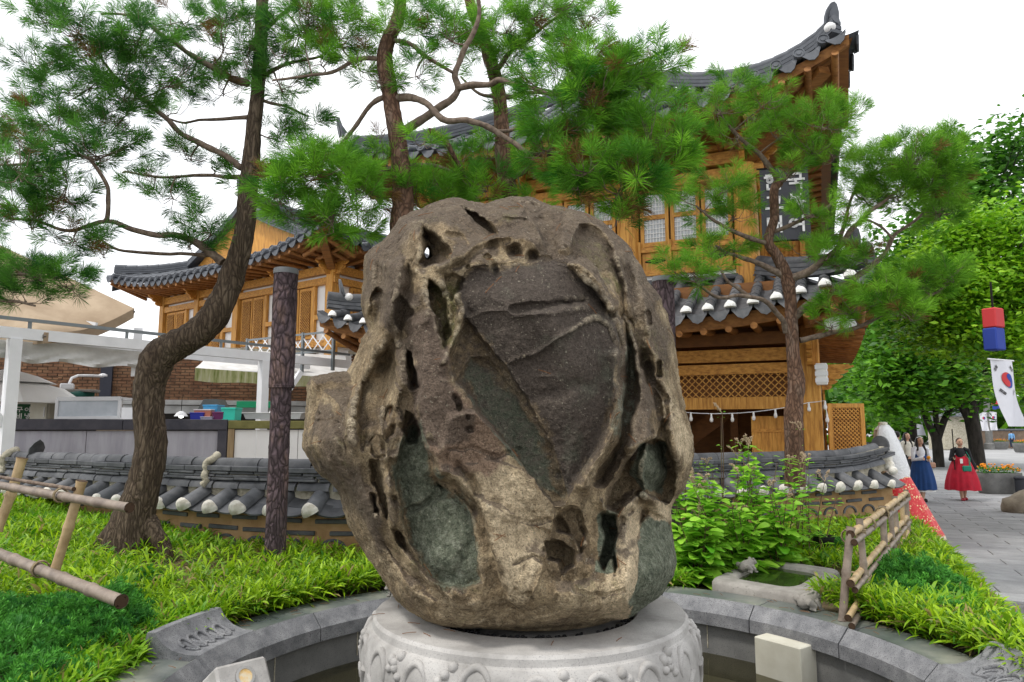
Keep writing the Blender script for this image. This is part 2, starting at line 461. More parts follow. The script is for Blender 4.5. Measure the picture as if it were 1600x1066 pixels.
# paving slabs, long strips near the garden edge, running bond beyond; joints recessed
slab_me = {}
def slab(la, lb, c, rz):
    key = (round(la, 2), round(lb, 2))
    if key not in slab_me:
        s = MB(); s.cbox((0, 0, -.02), (la - .012, lb - .012, .04), .006); slab_me[key] = s.mesh('paving_slab', M['paver'])
    o = link('paving_slab', slab_me[key], path, loc=(c.x, c.y, random.uniform(-.0025, .0025)), rot=(random.uniform(-.002, .002), random.uniform(-.002, .002), rz))
    return o
slabs = []
for i in range(0, 30):                      # strips along depth
    for j in range(-4, 14):
        b = 1.6 + .34 * (i + .5); a = 6.0 + .9 * j + (.45 if i % 2 else 0)
        c = AX * b + AD * a
        if a < 9.6 and c.x > edge_x(c.y) - .3: slabs.append((.9, .34, c, PI / 2 - YAW))
for j in range(0, 90):
    for i in range(-4, 26):
        a = 9.75 + .42 * (j + .5); b = -1 + .95 * i + (.47 if j % 2 else 0)
        c = AX * b + AD * a
        if c.x > edge_x(c.y) - .3 and c.y > 6: slabs.append((.95, .42, c, -YAW))
def inview(c):
    px = 800 + F * c.x / max(c.y, .1); py = 670 + F * CAMZ / max(c.y, .1)
    return px < 2100 and py < 1500 and px > 1330
def frame_px(c): return 800 + F * c.x / max(c.y, .1) < 1650 and 670 + F * CAMZ / max(c.y, .1) < 1100
vis = sorted([s for s in slabs if inview(s[2])], key=lambda s: (not frame_px(s[2]), s[2].y))
for s in vis[:295]: slab(*s)
rest = MB()
for la, lb, c, rz in vis[295:2600]:
    rest.box((c.x, c.y, -.02), (la - .014, lb - .014, .04), rz)
rest.build('distant_paving', M['paver'], path, kind='stuff')
# ================================================================== pond: coping, wall, water
pond = thing('stone_pond', 'round grey granite pond rim encircling the carved pedestal', 'pond', (PC.x, PC.y, 0))
NST = 18
prof = [(2.20, COP), (2.105, .445), (2.105, .35), (2.165, .35), (2.165, .30), (R_OUT, .30), (R_OUT, .515), (2.50, .532), (2.30, .522), (2.245, .518)]
M['cop_top'] = M['stone_wet']
def coping_stone(a0, a1, jit=0):
    n = 6; s = MB()
    rows = []
    for k in range(n + 1):
        t = a0 + (a1 - a0) * k / n
        rows.append([(PC.x + r * math.cos(t), PC.y + r * math.sin(t), z + jit) for r, z in prof])
    P = len(prof)
    vs = [p for r in rows for p in r]; base = len(s.v); s.v += vs
    for k in range(n):
        for i in range(P):
            i2 = (i + 1) % P
            s.f.append((base + k * P + i, base + k * P + i2, base + (k + 1) * P + i2, base + (k + 1) * P + i))
            s.m.append(1 if i in (6, 7, 8, 9) else 0)
    s.f.append(tuple(base + i for i in range(P))); s.m.append(0)
    s.f.append(tuple(base + n * P + i for i in range(P - 1, -1, -1))); s.m.append(0)
    return s
da = 2 * PI / NST
off = math.radians(4)
for k in range(NST):
    g = .0022
    coping_stone(off + k * da + g, off + (k + 1) * da - g, random.uniform(-.003, .003)).build('coping_stone', [M['granite'], M['stone_wet']], pond, smooth=35)
s = MB(); s.lathe([(2.19, -.3), (2.16, -.3), (2.16, .37), (2.19, .37)], (PC.x, PC.y, 0), 72, caps=False)
s.build('basin_wall', M['granite_wall'], pond, smooth=40)
# thin lime-stained joints of the pond wall stand a hair proud of it
for k in range(NST):
    t = off + (k + .5) * da
    s = MB(); s.box((PC.x + 2.158 * math.cos(t), PC.y + 2.158 * math.sin(t), .26), (.006, .008, .2), t)
    s.build('joint', M['mortar_grey'], pond)
s = MB(); s.lathe([(0, -.14), (2.17, -.14)], (PC.x, PC.y, 0), 48, caps=False)
s.build('pond_floor', pm('brown pond floor', [(.05, .04, .025), (.10, .085, .05)], 4, .9, .3), kind='structure')
def water_mat(name, tint, clear):
    m, nt, b = new_mat(name)
    b.inputs['Base Color'].default_value = (*tint, 1); b.inputs['Roughness'].default_value = .04; b.inputs['Specular IOR Level'].default_value = .5
    v = coords(nt); bp = node(nt, 'ShaderNodeBump', Strength=.10, Distance=.02)
    nt.links.new(noise_n(nt, v, 7, 3), bp.inputs['Height']); nt.links.new(bp.outputs['Normal'], b.inputs['Normal'])
    tr = nt.nodes.new('ShaderNodeBsdfTransparent'); tr.inputs['Color'].default_value = (.75, .72, .55, 1)
    ms = nt.nodes.new('ShaderNodeMixShader'); ms.inputs[0].default_value = clear
    nt.links.new(b.outputs[0], ms.inputs[1]); nt.links.new(tr.outputs[0], ms.inputs[2])
    nt.links.new(ms.outputs[0], nt.nodes['Material Output'].inputs['Surface']); return m
s = MB(); s.lathe([(0, .12), (2.159, .12)], (PC.x, PC.y, 0), 64, caps=False)
s.build('water', water_mat('murky pond water', (.035, .032, .018), .45), kind='structure')

# carved scroll blocks sitting on the coping, left front and right front
def carved_block(a0, a1, name, label):
    t = thing(name, label, 'carved stone', (PC.x + 2.3 * math.cos((a0 + a1) / 2), PC.y + 2.3 * math.sin((a0 + a1) / 2), COP))
    pr = [(2.09, .36), (2.09, .455), (2.185, .553), (2.27, .553), (2.36, .575), (2.42, .610), (2.455, .645), (2.475, .675), (2.525, .675), (2.56, .52), (2.57, .30), (2.16, .30), (2.16, .36)]
    s = MB(); n = 8; rows = []
    for k in range(n + 1):
        q = k / n; tt = a0 + (a1 - a0) * q
        lift = 1.0
        rows.append([(PC.x + r * math.cos(tt), PC.y + r * math.sin(tt), z) for r, z in pr])
    P = len(pr); s.v = [p for r in rows for p in r]
    for k in range(n):
        for i in range(P):
            s.f.append((k * P + i, k * P + (i + 1) % P, (k + 1) * P + (i + 1) % P, (k + 1) * P + i)); s.m.append(0)
    s.f.append(tuple(range(P))); s.f.append(tuple(n * P + i for i in range(P - 1, -1, -1))); s.m += [0, 0]
    s.build('block', M['granite'], t, smooth=40)
    am = (a0 + a1) / 2; half = abs(a1 - a0) / 2
    def P_(q, h):                           # q -1..1 along, h 0..1 up the hollow face
        tt = am + q * half; 
        rr = [(2.20, .556), (2.27, .556), (2.36, .578), (2.42, .618), (2.455, .668)]
        x = h * 4; i = min(3, int(x)); f = x - i
        r = rr[i][0] * (1 - f) + rr[i + 1][0] * f; z = rr[i][1] * (1 - f) + rr[i + 1][1] * f
        return Vector((PC.x + r * math.cos(tt), PC.y + r * math.sin(tt), z))
    for q0 in (-.55, -.28, 0, .28, .55):
        s = MB()
        c = [P_(q0 + .16 * math.cos(w) * (1 - w / 12), .42 + .26 * math.sin(w) * (1 - w / 12)) for w in np.linspace(0, 7.5, 18)]
        s.tube(c, [.013 - .0004 * i for i in range(18)], 6)
        c = [P_(q0 - .2 + .4 * w, .30 + .12 * math.sin(w * 7)) for w in np.linspace(0, 1, 10)]
        s.tube(c, .010, 6)
        s.build('carved_vine', M['granite'], t, smooth=60)
    return t
def ang(p): return math.atan2(p.y - PC.y, p.x - PC.x)
aL0, aL1 = ang(onz(425, 985, COP)), ang(onz(320, 1050, COP))
aL0, aL1 = ang(onz(372, 985, COP)), ang(onz(255, 1026, COP))
if aL1 < aL0: aL1 += 2 * PI
carved_block(aL0, aL1, 'carved_block', 'grey carved scroll block on the pond rim above the round pool lamp')
carved_block(math.radians(-22), math.radians(2.5), 'carved_block', 'grey carved scroll block on the pond rim beside the paved path')

# ------------------------------------------------------------------ carved pedestal
ped = thing('pedestal', 'round pale granite pedestal carved with cloud scrolls under the huge rock', 'pedestal', (PED.x, PED.y, -.1))
pp = [(.80, -.14), (.83, .10), (.895, .40), (.925, .58), (.93, .72), (.912, .81), (.888, .842), (.877, .846), (.872, .852), (.868, .884), (.855, .90), (.600, .901), (.588, .893), (.580, .85), (.0, .85)]
s = MB(); s.lathe(pp, (PED.x, PED.y, 0), 96); s.build('drum', M['granite_pale'], ped, smooth=30)
def ped_r(z):
    for (r0, z0), (r1, z1) in zip(pp, pp[1:]):
        if z0 <= z <= z1: return r0 + (r1 - r0) * (z - z0) / (z1 - z0)
    return .9
def on_ped(t, z, out=0):
    r = ped_r(z) + out; return Vector((PED.x + r * math.cos(t), PED.y + r * math.sin(t), z))
for k in range(20):
    t0 = 2 * PI * k / 20 + random.uniform(-.03, .03); fl = random.choice((-1, 1)); s = MB(); sc = random.uniform(.85, 1.15); zz = .735 + random.uniform(-.02, .02)
    arch = [on_ped(t0 + fl * .072 * sc * math.cos(w), zz + .085 * sc * math.sin(w), -.004) for w in np.linspace(-.5, 3.5, 16)]
    s.tube(arch, [.008 + .013 * math.sin(PI * min(1, i / 13)) for i in range(16)], 8)
    sp = [on_ped(t0 + fl * (.10 + .05 * (1 - w / 8) * math.cos(w)), zz - .10 + .05 * (1 - w / 8) * math.sin(w)) for w in np.linspace(0, 7, 16)]
    s.tube(sp, [.014 - .0006 * i for i in range(16)], 7)
    for q in range(3):
        s.ball(on_ped(t0 + fl * (.13 + .035 * q), zz + .085 - .03 * q, -.006), (.026, .026, .028 - .003 * q), 8)
    leg = [on_ped(t0 - fl * .085 * sc + fl * .05 * math.sin(w * 2.2), zz - .03 - .13 * w) for w in np.linspace(0, 1.6, 8)]
    s.tube(leg, [.018, .017, .016, .014, .012, .011, .01, .008], 7)
    s.build('cloud_scroll', M['granite_pale'], ped, smooth=60)
# dark pebbles packed in the seat of the rock
s = MB()
for k in range(150):
    t = random.uniform(PI, 2 * PI) if k < 110 else random.uniform(0, PI); r = random.uniform(.50, .568)
    s.ball((PED.x + .02 + r * math.cos(t), PED.y - .03 + r * .86 * math.sin(t), .872), (random.uniform(.008, .015), random.uniform(.008, .015), .008), 6)
s.build('pebbles', flat_mat('black pebbles', (.02, .02, .022), .4), kind='stuff', smooth=60)

# ------------------------------------------------------------------ pool lamps in stone housings
pl = thing('pool_lamp', 'white stone block with a round steel pool lamp, under the carved scroll block', 'lamp', onz(380, 1075, .3))
c = at(384, 1066, 3.45); tl_ = math.atan2(c.y - PC.y, c.x - PC.x); rin = Vector((-math.cos(tl_), -math.sin(tl_), 0))
z_ = ((Vector((0, 0, CAMZ)) - c).normalized() * .75 + rin * .35 + Vector((0, 0, .30))).normalized()
x_ = Vector((.90, .10, .40)); x_ = (x_ - z_ * x_.dot(z_)).normalized(); y_ = z_.cross(x_)
Mx = Matrix((x_, y_, z_)).transposed()
s = MB(); s.cbox(c - z_ * .09, (.25, .20, .18), .012, M=Mx); s.build('housing', M['granite_pale'], pl, smooth=30)
s = MB(); lc = c + Mx @ Vector((.0, .025, .002))
ring = [(.045, .0), (.045, .010), (.033, .010), (.033, .0)]
for r, z in []: pass
n = 28; vs = []; fs = []
for r, z in ring:
    for k in range(n): vs.append(lc + x_ * r * math.cos(2 * PI * k / n) + y_ * r * math.sin(2 * PI * k / n) + z_ * z)
for i in range(3):
    for k in range(n): fs.append((i * n + k, i * n + (k + 1) % n, (i + 1) * n + (k + 1) % n, (i + 1) * n + k))
s.add(vs, fs); s.build('steel_ring', flat_mat('brushed steel', (.55, .54, .52), .3, .5, .9), pl, smooth=40)
s = MB(); vs = [lc + x_ * .034 * math.cos(2 * PI * k / n) + y_ * .034 * math.sin(2 * PI * k / n) + z_ * .006 for k in range(n)]
s.add(vs, [tuple(range(n))])
s.build('lens', pm('amber streaked lamp glass', [(.05, .07, .06), (.62, .55, .40), (.65, .36, .05)], 14, .12, 0, spec=.6), pl)
lb = thing('stone_block', 'cream stone block standing in the water against the pond wall', 'stone block', onz(1235, 1040, .18))
t_ = ang(onz(1236, 956, COP)); e_ = Vector((math.cos(t_), math.sin(t_), 0)); n_ = e_; d_ = Vector((-e_.y, e_.x, 0))
mid = PC + e_ * 2.05 - d_ * .05; L_ = .37
s = MB(); s.cbox((mid.x, mid.y, .20), (L_, .20, .36), .006, M=Matrix((d_, n_, Vector((0, 0, 1)))).transposed()); s.build('block', M['cream_stone'], lb, smooth=30)
# ------------------------------------------------------------------ stone frogs
def remesh(mb, vox, name, mats, smooth_it=2):
    me = mb.mesh('tmp_shape', mats, fix=False)
    o = bpy.data.objects.new('tmp_shape', me); COL.objects.link(o)
    md = o.modifiers.new('r', 'REMESH'); md.mode = 'VOXEL'; md.voxel_size = vox
    if smooth_it:
        sm = o.modifiers.new('s', 'SMOOTH'); sm.iterations = smooth_it; sm.factor = .5
    dg = bpy.context.evaluated_depsgraph_get(); ev = o.evaluated_get(dg)
    out = bpy.data.meshes.new_from_object(ev, depsgraph=dg); out.name = name
    bpy.data.objects.remove(o); 
    out.polygons.foreach_set('use_smooth', [True] * len(out.polygons))
    if not out.materials:
        for m in (mats if isinstance(mats, (list, tuple)) else [mats]): out.materials.append(m)
    return out
def frog_shape():
    s = MB()
    s.ball((0, 0, .055), (.075, .052, .05), 14, M=Matrix.Rotation(-.35, 3, 'Y'))       # back rises to the front (+x)
    s.ball((.062, 0, .088), (.046, .045, .032), 12)                                     # head
    for q in (-1, 1):
        s.ball((.062, q * .026, .116), .014, 8)                                         # eyes
        s.tube([(-.02, q * .04, .05), (-.035, q * .068, .06), (.012, q * .076, .03)], [.024, .026, .015], 8)   # thigh
        s.tube([(.012, q * .076, .03), (-.035, q * .07, .012), (.0, q * .088, .010)], [.014, .012, .012], 7)
        s.tube([(.04, q * .04, .06), (.055, q * .055, .03), (.06, q * .05, .008), (.085, q * .055, .006)], [.018, .015, .012, .010], 7)
    s.tube([(.10, -.03, .078), (.112, 0, .078), (.10, .03, .078)], .006, 6)
    return s
frog_me = remesh(frog_shape(), .006, 'stone_frog', M['basin'])
def frog(p, rz, sc, label):
    o = link('stone_frog', frog_me, loc=p, rot=(0, 0, rz)); o.scale = (sc, sc, sc); tag(o, label, 'frog statue', 'stone frogs around the pond')
bz = .605
frog(onz(1166, 894, bz) + Vector((0, 0, .0)), math.radians(20), 1.0, 'small stone frog crouching on the corner of the square water basin')
frog(onz(1262, 952, COP - .01), math.radians(15), 1.15, 'pale stone frog on the pond coping beside the bamboo fence')
frog(onz(622, 934, COP - .01), math.radians(200), 1.0, 'stone frog on the coping half hidden behind the huge rock')
# ------------------------------------------------------------------ square stone water basin
fl, fr, br = onz(1106, 905, bz), onz(1254, 931, bz), onz(1316, 889, bz)
bl = fl + br - fr
basin = thing('water_basin', 'low square stone basin with rounded edges holding green water', 'basin', (fl + br) / 2 * 1.0)
bx = (fr - fl); by = (bl - fl)
def quadp(a, b, z): p = fl + bx * a + by * b; return Vector((p.x, p.y, z))
def rrect(m, r, n=5):
    out = []
    for cx, cy, a0 in ((1 - m - r, 1 - m - r, 0), (m + r, 1 - m - r, 90), (m + r, m + r, 180), (1 - m - r, m + r, 270)):
        for k in range(n + 1):
            a = math.radians(a0 + 90 * k / n); out.append((cx + r * math.cos(a), cy + r * math.sin(a)))
    return out
rings = [(rrect(0, .10), .46), (rrect(0, .10), bz - .03), (rrect(.015, .10), bz - .008), (rrect(.035, .10), bz), (rrect(.15, .16), bz), (rrect(.165, .16), bz - .01), (rrect(.19, .16), bz - .09)]
s = MB(); s.grid([[quadp(a, b, z) for a, b in rg] for rg, z in rings], closed_u=True)
s.add([quadp(a, b, bz - .09) for a, b in rings[-1][0]], [tuple(range(24))]); s.build('basin', M['basin'], basin, smooth=50)
s = MB(); s.add([quadp(a, b, bz - .035) for a, b in rrect(.172, .16)], [tuple(range(24))])
s.build('basin_water', water_mat('green basin water', (.03, .06, .012), .25), basin)
# ================================================================== the weathered rock
def surface_nets(f):
    neg = f < 0
    c = neg[:-1, :-1, :-1].astype(np.uint8)
    tot = np.zeros(c.shape, np.uint8)
    for dx in (0, 1):
        for dy in (0, 1):
            for dz in (0, 1):
                tot += neg[dx:dx + c.shape[0], dy:dy + c.shape[1], dz:dz + c.shape[2]]
    act = (tot > 0) & (tot < 8)
    I, J, K = np.nonzero(act); n = len(I)
    idx = np.full(act.shape, -1, np.int32); idx[I, J, K] = np.arange(n)
    acc = np.zeros((n, 3), np.float32); cnt = np.zeros(n, np.float32)
    cor = [(a, b, d) for a in (0, 1) for b in (0, 1) for d in (0, 1)]
    for a in cor:
        for ax in range(3):
            if a[ax]: continue
            b = list(a); b[ax] = 1
            fa = f[I + a[0], J + a[1], K + a[2]]; fb = f[I + b[0], J + b[1], K + b[2]]
            x = (fa < 0) != (fb < 0)
            t = np.where(x, fa / np.where(x, fa - fb, 1), 0)
            p = np.tile(np.array(a, np.float32), (n, 1)); p[:, ax] += t
            acc += p * x[:, None]; cnt += x
    V = acc / cnt[:, None] + np.stack([I, J, K], 1)
    Fs = []
    for ax in range(3):
        s = [slice(None)] * 3; s2 = list(s); s[ax] = slice(0, -1); s2[ax] = slice(1, None)
        A, B = neg[tuple(s)], neg[tuple(s2)]
        e = np.nonzero(A != B); o = [q for q in range(3) if q != ax]
        P = np.stack(e, 1); ok = (P[:, o[0]] > 0) & (P[:, o[1]] > 0) & (P[:, o[0]] < f.shape[o[0]] - 1) & (P[:, o[1]] < f.shape[o[1]] - 1)
        P = P[ok]; flip = A[P[:, 0], P[:, 1], P[:, 2]]
        q = []
        for d0, d1 in ((-1, -1), (0, -1), (0, 0), (-1, 0)):
            Q = P.copy(); Q[:, o[0]] += d0; Q[:, o[1]] += d1; q.append(idx[Q[:, 0], Q[:, 1], Q[:, 2]])
        q = np.stack(q, 1)
        if ax == 1: flip = ~flip
        q[~flip] = q[~flip][:, ::-1]
        Fs.append(q)
    return V, np.concatenate(Fs)

ROCK_OUT = [(690,978),(662,968),(640,955),(622,940),(608,918),(590,890),(570,868),(553,845),(540,810),(530,770),(515,750),(497,735),(480,712),
 (472,700),(474,680),(478,660),(482,630),(482,602),(488,590),(515,585),(545,583),(556,560),(564,530),(574,515),(568,495),(564,470),(566,435),(570,400),(580,388),
 (595,380),(610,365),(625,345),(645,335),(670,325),(690,317),(705,313),(735,318),(760,320),(785,313),(810,310),(832,312),(848,318),(870,325),(895,327),(925,338),(945,352),
 (960,368),(985,392),(997,415),(1008,440),(1030,470),(1040,500),(1047,525),(1055,560),(1062,600),(1070,640),(1082,675),(1084,710),(1079,745),
 (1070,770),(1056,782),(1050,800),(1050,830),(1056,870),(1052,900),(1036,925),(1020,940),(985,962),(950,968),(900,975),(850,984),(780,984),(730,982)]
du = 1.9
ug = np.arange(458, 1098, du, dtype=np.float32); vg = np.arange(298, 1000, du, dtype=np.float32)
U, Vv = np.meshgrid(ug, vg, indexing='ij')
wob = lambda s, a, fr: a * N1.fbm(np.stack([U * .01 + s, Vv * .01, U * 0 + s], -1), fr, 3)
Uw = U + wob(3, 3.5, 2.2) + wob(1, 1.4, 9); Vw = Vv + wob(9, 3.5, 2.2) + wob(6, 1.4, 9)          # irregular edges everywhere
dsil = sd_poly(U + wob(5, 1.5, 4), Vv + wob(8, 1.5, 4), ROCK_OUT)
q = np.clip(dsil, 0, None) / 175.0
tin = np.sqrt(np.clip(1 - (1 - np.clip(q, 0, 1)) ** 2.1, 0, 1))
R = np.zeros_like(U)
def poly(pts, soft=4): return sstep(-soft, soft, sd_poly(Uw, Vw, pts))
KR = 1.2
def carve(pts, dep, soft=5, dome=0):
    """sink (dep < 0) or raise a region; dome > 0 makes the floor fall off towards the middle"""
    global R
    d = sd_poly(Uw, Vw, pts); soft *= .6; m = sstep(-soft, soft, d)
    if dome: m = m * (.45 + .55 * np.clip(d / dome, 0, 1) ** .6)
    R = R + dep * KR * m
def setl(pts, lev, soft=5):
    global R
    m = poly(pts, soft); R = R * (1 - m) + lev * m
def bar(pts, w, h, p=2):
    """rounded rib along a line; w may run from w[0] to w[1]"""
    global R
    d, t = sd_line(Uw, Vw, pts)
    ww = w if not hasattr(w, '__len__') else w[0] + (w[1] - w[0]) * t
    R = R + h * KR * np.exp(-(d / ww) ** p)
def bump(u, v, ru, rv, h, a=0, p=2):
    global R
    c, s = math.cos(math.radians(a)), math.sin(math.radians(a))
    x = ((Uw - u) * c + (Vw - v) * s) / ru; y = (-(Uw - u) * s + (Vw - v) * c) / rv
    R = R + h * KR * np.exp(-(x * x + y * y) ** (p / 2))
def plane(pts, h0, gu, gv, soft=5, c=None):
    """a flat facet: level h0 at the centre, tilted by gu, gv metres per pixel"""
    global R
    cu, cv = c or (sum(p[0] for p in pts) / len(pts), sum(p[1] for p in pts) / len(pts))
    m = poly(pts, soft); R = R * (1 - m) + (h0 + gu * (U - cu) + gv * (Vv - cv)) * m

# large forms of the crust
def fold(pts, w, h, skew=8):
    """long rib with a hollow beside it"""
    h = h * 1.5; bar(pts, w, h); bar([(a + skew, b) for a, b in pts], w * .9, -h * .8)
fold([(575,420),(580,470),(566,520)], 12, .05, 16); fold([(620,420),(612,480),(600,530),(582,575)], 14, .06, 22)
fold([(1000,420),(1015,500),(1035,590),(1052,660),(1062,720)], 11, .07, -20); fold([(1022,470),(1040,560),(1060,650)], 8, .05, 12)
bump(640, 365, 40, 26, .05); bump(800, 335, 40, 18, .05); bump(690, 350, 30, 20, .03); bar([(700,330),(730,360),(770,385)], 10, -.035)
bump(560, 650, 22, 40, -.04); bump(580, 760, 26, 50, .05, -25); bar([(540,600),(552,660),(556,720),(570,780)], 10, .05); bar([(500,610),(510,680),(520,740)], 14, .04)
bar([(505,640),(530,700),(560,780),(600,860),(650,930)], 12, .03); bar([(545,770),(590,830),(640,900),(700,945)], 8, -.03)
bump(620, 560, 70, 130, .05); bump(700, 360, 120, 50, .03); bump(1030, 600, 40, 200, -.05)
bump(530, 690, 30, 50, .05)
mL = poly([(440,560),(545,572),(556,600),(548,650),(540,740),(440,760)], 5) * sstep(735, 610, Vv); R = R * (1 - mL) - .13 * mL
bar([(478,600),(486,640),(494,700),(520,745)], 13, .05); bar([(510,590),(520,640),(540,690),(580,760)], 12, -.035); bar([(498,610),(505,690),(530,730)], 9, -.03)
bump(520, 645, 28, 50, .05)
# dark boulder set in the middle
DARK = [(716,442),(738,420),(790,414),(815,405),(850,401),(880,410),(905,424),(928,440),(945,462),(953,490),(962,510),(972,545),(978,580),(972,620),
 (957,650),(937,695),(908,742),(880,782),(866,786),(800,712),(745,640),(712,592),(700,560),(715,520),(722,492),(714,468)]
DFACE = [(716,442),(738,420),(790,414),(815,405),(850,401),(880,410),(905,424),(928,440),(945,462),(953,490),(962,510),(964,545),(962,580),(960,620),
 (950,650),(937,695),(908,742),(884,775),(872,740),(860,700),(830,640),(800,590),(760,540),(732,505),(722,492),(714,468)]
setl(DARK, -.105, 5)
m_ = poly(DFACE, 3); dd = sd_poly(Uw, Vw, DFACE)
R = R + m_ * (.062 + .085 * np.clip(dd / 90, 0, 1) ** .7)
bump(860, 505, 60, 30, .03); bump(880, 640, 45, 60, .025); bump(800, 460, 40, 22, .02); bump(905, 560, 40, 30, .02)
bar([(800,484),(830,479),(870,476),(912,470)], 5, -.045); bar([(795,494),(850,488),(912,482)], 7, .025)
bar([(722,494),(760,540),(800,590),(832,640),(862,700),(880,735)], 3, .012)
bar([(716,500),(750,488),(800,486)], 4, .014); bar([(716,478),(738,492)], 4, -.012)
bar([(795,565),(815,556),(840,547),(862,535),(885,520),(910,506),(935,500),(955,512),(962,540)], 3.6, .03)
bump(860, 615, 40, 8, -.02, -12); bump(900, 600, 20, 9, -.02); bump(850, 590, 22, 6, .015)
plane([(735,560),(760,560),(800,610),(850,700),(872,770),(862,776),(800,704),(748,632),(722,590)], -.135, .0002, .0002, 6)
bump(715, 590, 26, 34, .03)
# diagonal slab in front of it
SLAB = [(646,520),(654,494),(668,489),(684,500),(691,528),(698,560),(716,592),(748,634),(802,704),(868,788),(874,804),(862,846),(846,890),(830,938),(812,952),
 (795,938),(780,890),(768,848),(758,806),(746,782),(716,752),(690,744),(676,716),(662,700),(652,668),(648,640),(655,590),(652,560),(640,540)]
m_ = poly(SLAB, 4); R = R * (1 - m_) + .085 * m_
plane([(662,692),(700,650),(745,640),(802,706),(820,735),(760,715),(700,725),(676,714)], .115, .0002, -.0010, 5)
plane([(690,735),(760,715),(820,735),(868,790),(860,830),(800,800),(757,780),(720,750)], .085, .0003, -.0009, 5)
plane([(757,785),(800,800),(860,832),(846,892),(822,948),(798,934),(772,852)], .075, -.0011, -.0001, 4)
plane([(650,505),(668,490),(690,520),(698,570),(705,620),(690,680),(662,690),(650,640),(656,580)], .115, -.0012, .0002, 7)
bar([(668,735),(690,742),(716,752),(742,778)], 9, .03); bar([(690,760),(715,762),(740,790)], 9, -.09)
bar([(716,728),(738,745),(744,770)], 6, -.06)
bump(735, 672, 6, 4, -.04); bump(714, 625, 3, 8, -.05, -30); bump(719, 636, 3, 5, -.05); bump(733, 653, 3, 4, -.04); bump(698, 716, 3, 8, -.02)
bump(745, 800, 8, 18, -.03, -15); bump(765, 790, 12, 14, .02); bump(770, 783, 14, 5, -.025); bump(800, 815, 20, 5, -.015, 8); bump(690, 706, 9, 20, .03, 15)
# green hollow, lower left, with its own boulder
GREEN = [(628,690),(640,664),(655,664),(664,695),(672,720),(690,757),(718,778),(736,800),(743,845),(752,905),(722,920),(692,912),(662,884),(640,846),(626,795),(616,735)]
carve(GREEN, -.085, 6)
bump(655, 740, 22, 55, .04); bump(690, 845, 40, 58, .075); bump(690, 792, 22, 12, .02); bump(700, 900, 22, 14, -.03); bar([(636,800),(665,790),(690,775)], 5, -.04)
bump(650, 680, 8, 25, -.05)
# ribs and cavities of the left flank
carve([(558,640),(566,600),(586,560),(606,545),(622,565),(626,600),(616,640),(594,678),(566,702),(552,680)], -.13, 8, 26)
carve([(634,546),(641,556),(650,580),(651,604),(642,606),(637,585),(632,566)], -.20, 3)
carve([(606,632),(622,600),(628,612),(622,640),(632,660),(610,668)], .05, 4)
carve([(604,640),(618,634),(622,655),(618,680),(606,690),(600,665)], -.10, 3)
carve([(634,642),(645,648),(655,665),(652,690),(638,690),(630,668)], -.13, 3)
bar([(648,652),(634,682),(622,708),(612,716)], 4, .07); bar([(605,672),(596,690),(590,712)], 7, .05)
carve([(578,690),(590,676),(600,684),(603,700),(600,716),(588,722),(580,708)], -.08, 4)
carve([(579,722),(588,724),(595,745),(606,786),(604,810),(592,780),(582,750)], -.11, 3)
carve([(578,772),(586,776),(594,795),(592,806),(582,800)], -.11, 3)
bar([(598,712),(605,740),(610,775),(612,800),(618,825)], 9, .07); bump(614, 779, 4, 8, -.09, -30); bump(606, 735, 6, 12, -.02)
carve([(610,826),(620,824),(632,848),(634,862),(620,846)], -.07, 3)
bar([(622,832),(640,862),(660,888),(700,920)], 4, -.05); bar([(612,840),(640,878),(680,912),(720,930)], 7, .03)
bar([(640,478),(622,520),(618,560),(630,600)], 13, .05); bar([(600,470),(596,520),(580,570)], 16, .045)
carve([(578,470),(588,452),(598,456),(601,470),(598,490),(588,515),(576,525),(574,500)], -.11, 4)
carve([(612,476),(622,462),(634,470),(648,482),(650,490),(636,498),(626,520),(618,505)], -.06, 5)
bar([(610,480),(616,510),(622,545)], 4, .03)
bump(600, 405, 26, 14, -.05, -20); bar([(590,385),(618,398)], 8, .02); bar([(600,415),(640,408),(655,430)], 8, .03)
# eye-shaped cavity with a hole right through, slot and knobs of the crown
carve([(661,349),(672,360),(688,372),(704,394),(700,408),(684,417),(664,417),(655,408),(660,395),(656,372)], -.24, 3, 14)
bar([(650,355),(656,390),(650,420)], 7, .04)
carve([(719,328),(734,331),(754,340),(770,354),(778,367),(766,366),(748,350),(730,338)], -.20, 3)
carve([(690,322),(706,324),(700,330),(688,328)], -.05, 3)
bar([(700,366),(720,370),(730,380)], 4, -.035); bar([(690,425),(720,410),(745,390),(770,380),(795,378)], 5, -.03)
bar([(690,415),(715,395),(745,378),(785,372)], 9, .05); bar([(790,380),(815,372),(838,380)], 14, .05)
bump(803, 393, 9, 6, -.08, 20); bump(832, 398, 7, 4, -.08); bar([(760,400),(770,415),(775,428)], 5, -.05); bump(745, 405, 26, 18, .04); bump(730, 415, 3, 4, -.04)
carve([(825,320),(842,314),(872,324),(884,336),(872,362),(866,385),(846,374),(836,350),(822,335)], -.10, 6)
bar([(822,318),(832,345),(842,372)], 5, .03); bump(760, 330, 40, 10, .03, 12)
carve([(668,436),(682,440),(694,454),(697,480),(704,522),(694,542),(684,522),(672,480),(664,452)], -.15, 4)
carve([(690,428),(708,424),(724,438),(720,455),(706,470),(694,452)], -.09, 5)
bar([(672,470),(664,500),(662,490)], 6, .03); bump(690, 500, 10, 18, .05)
bar([(716,462),(722,486),(718,510),(704,540),(694,566)], 5, .08)
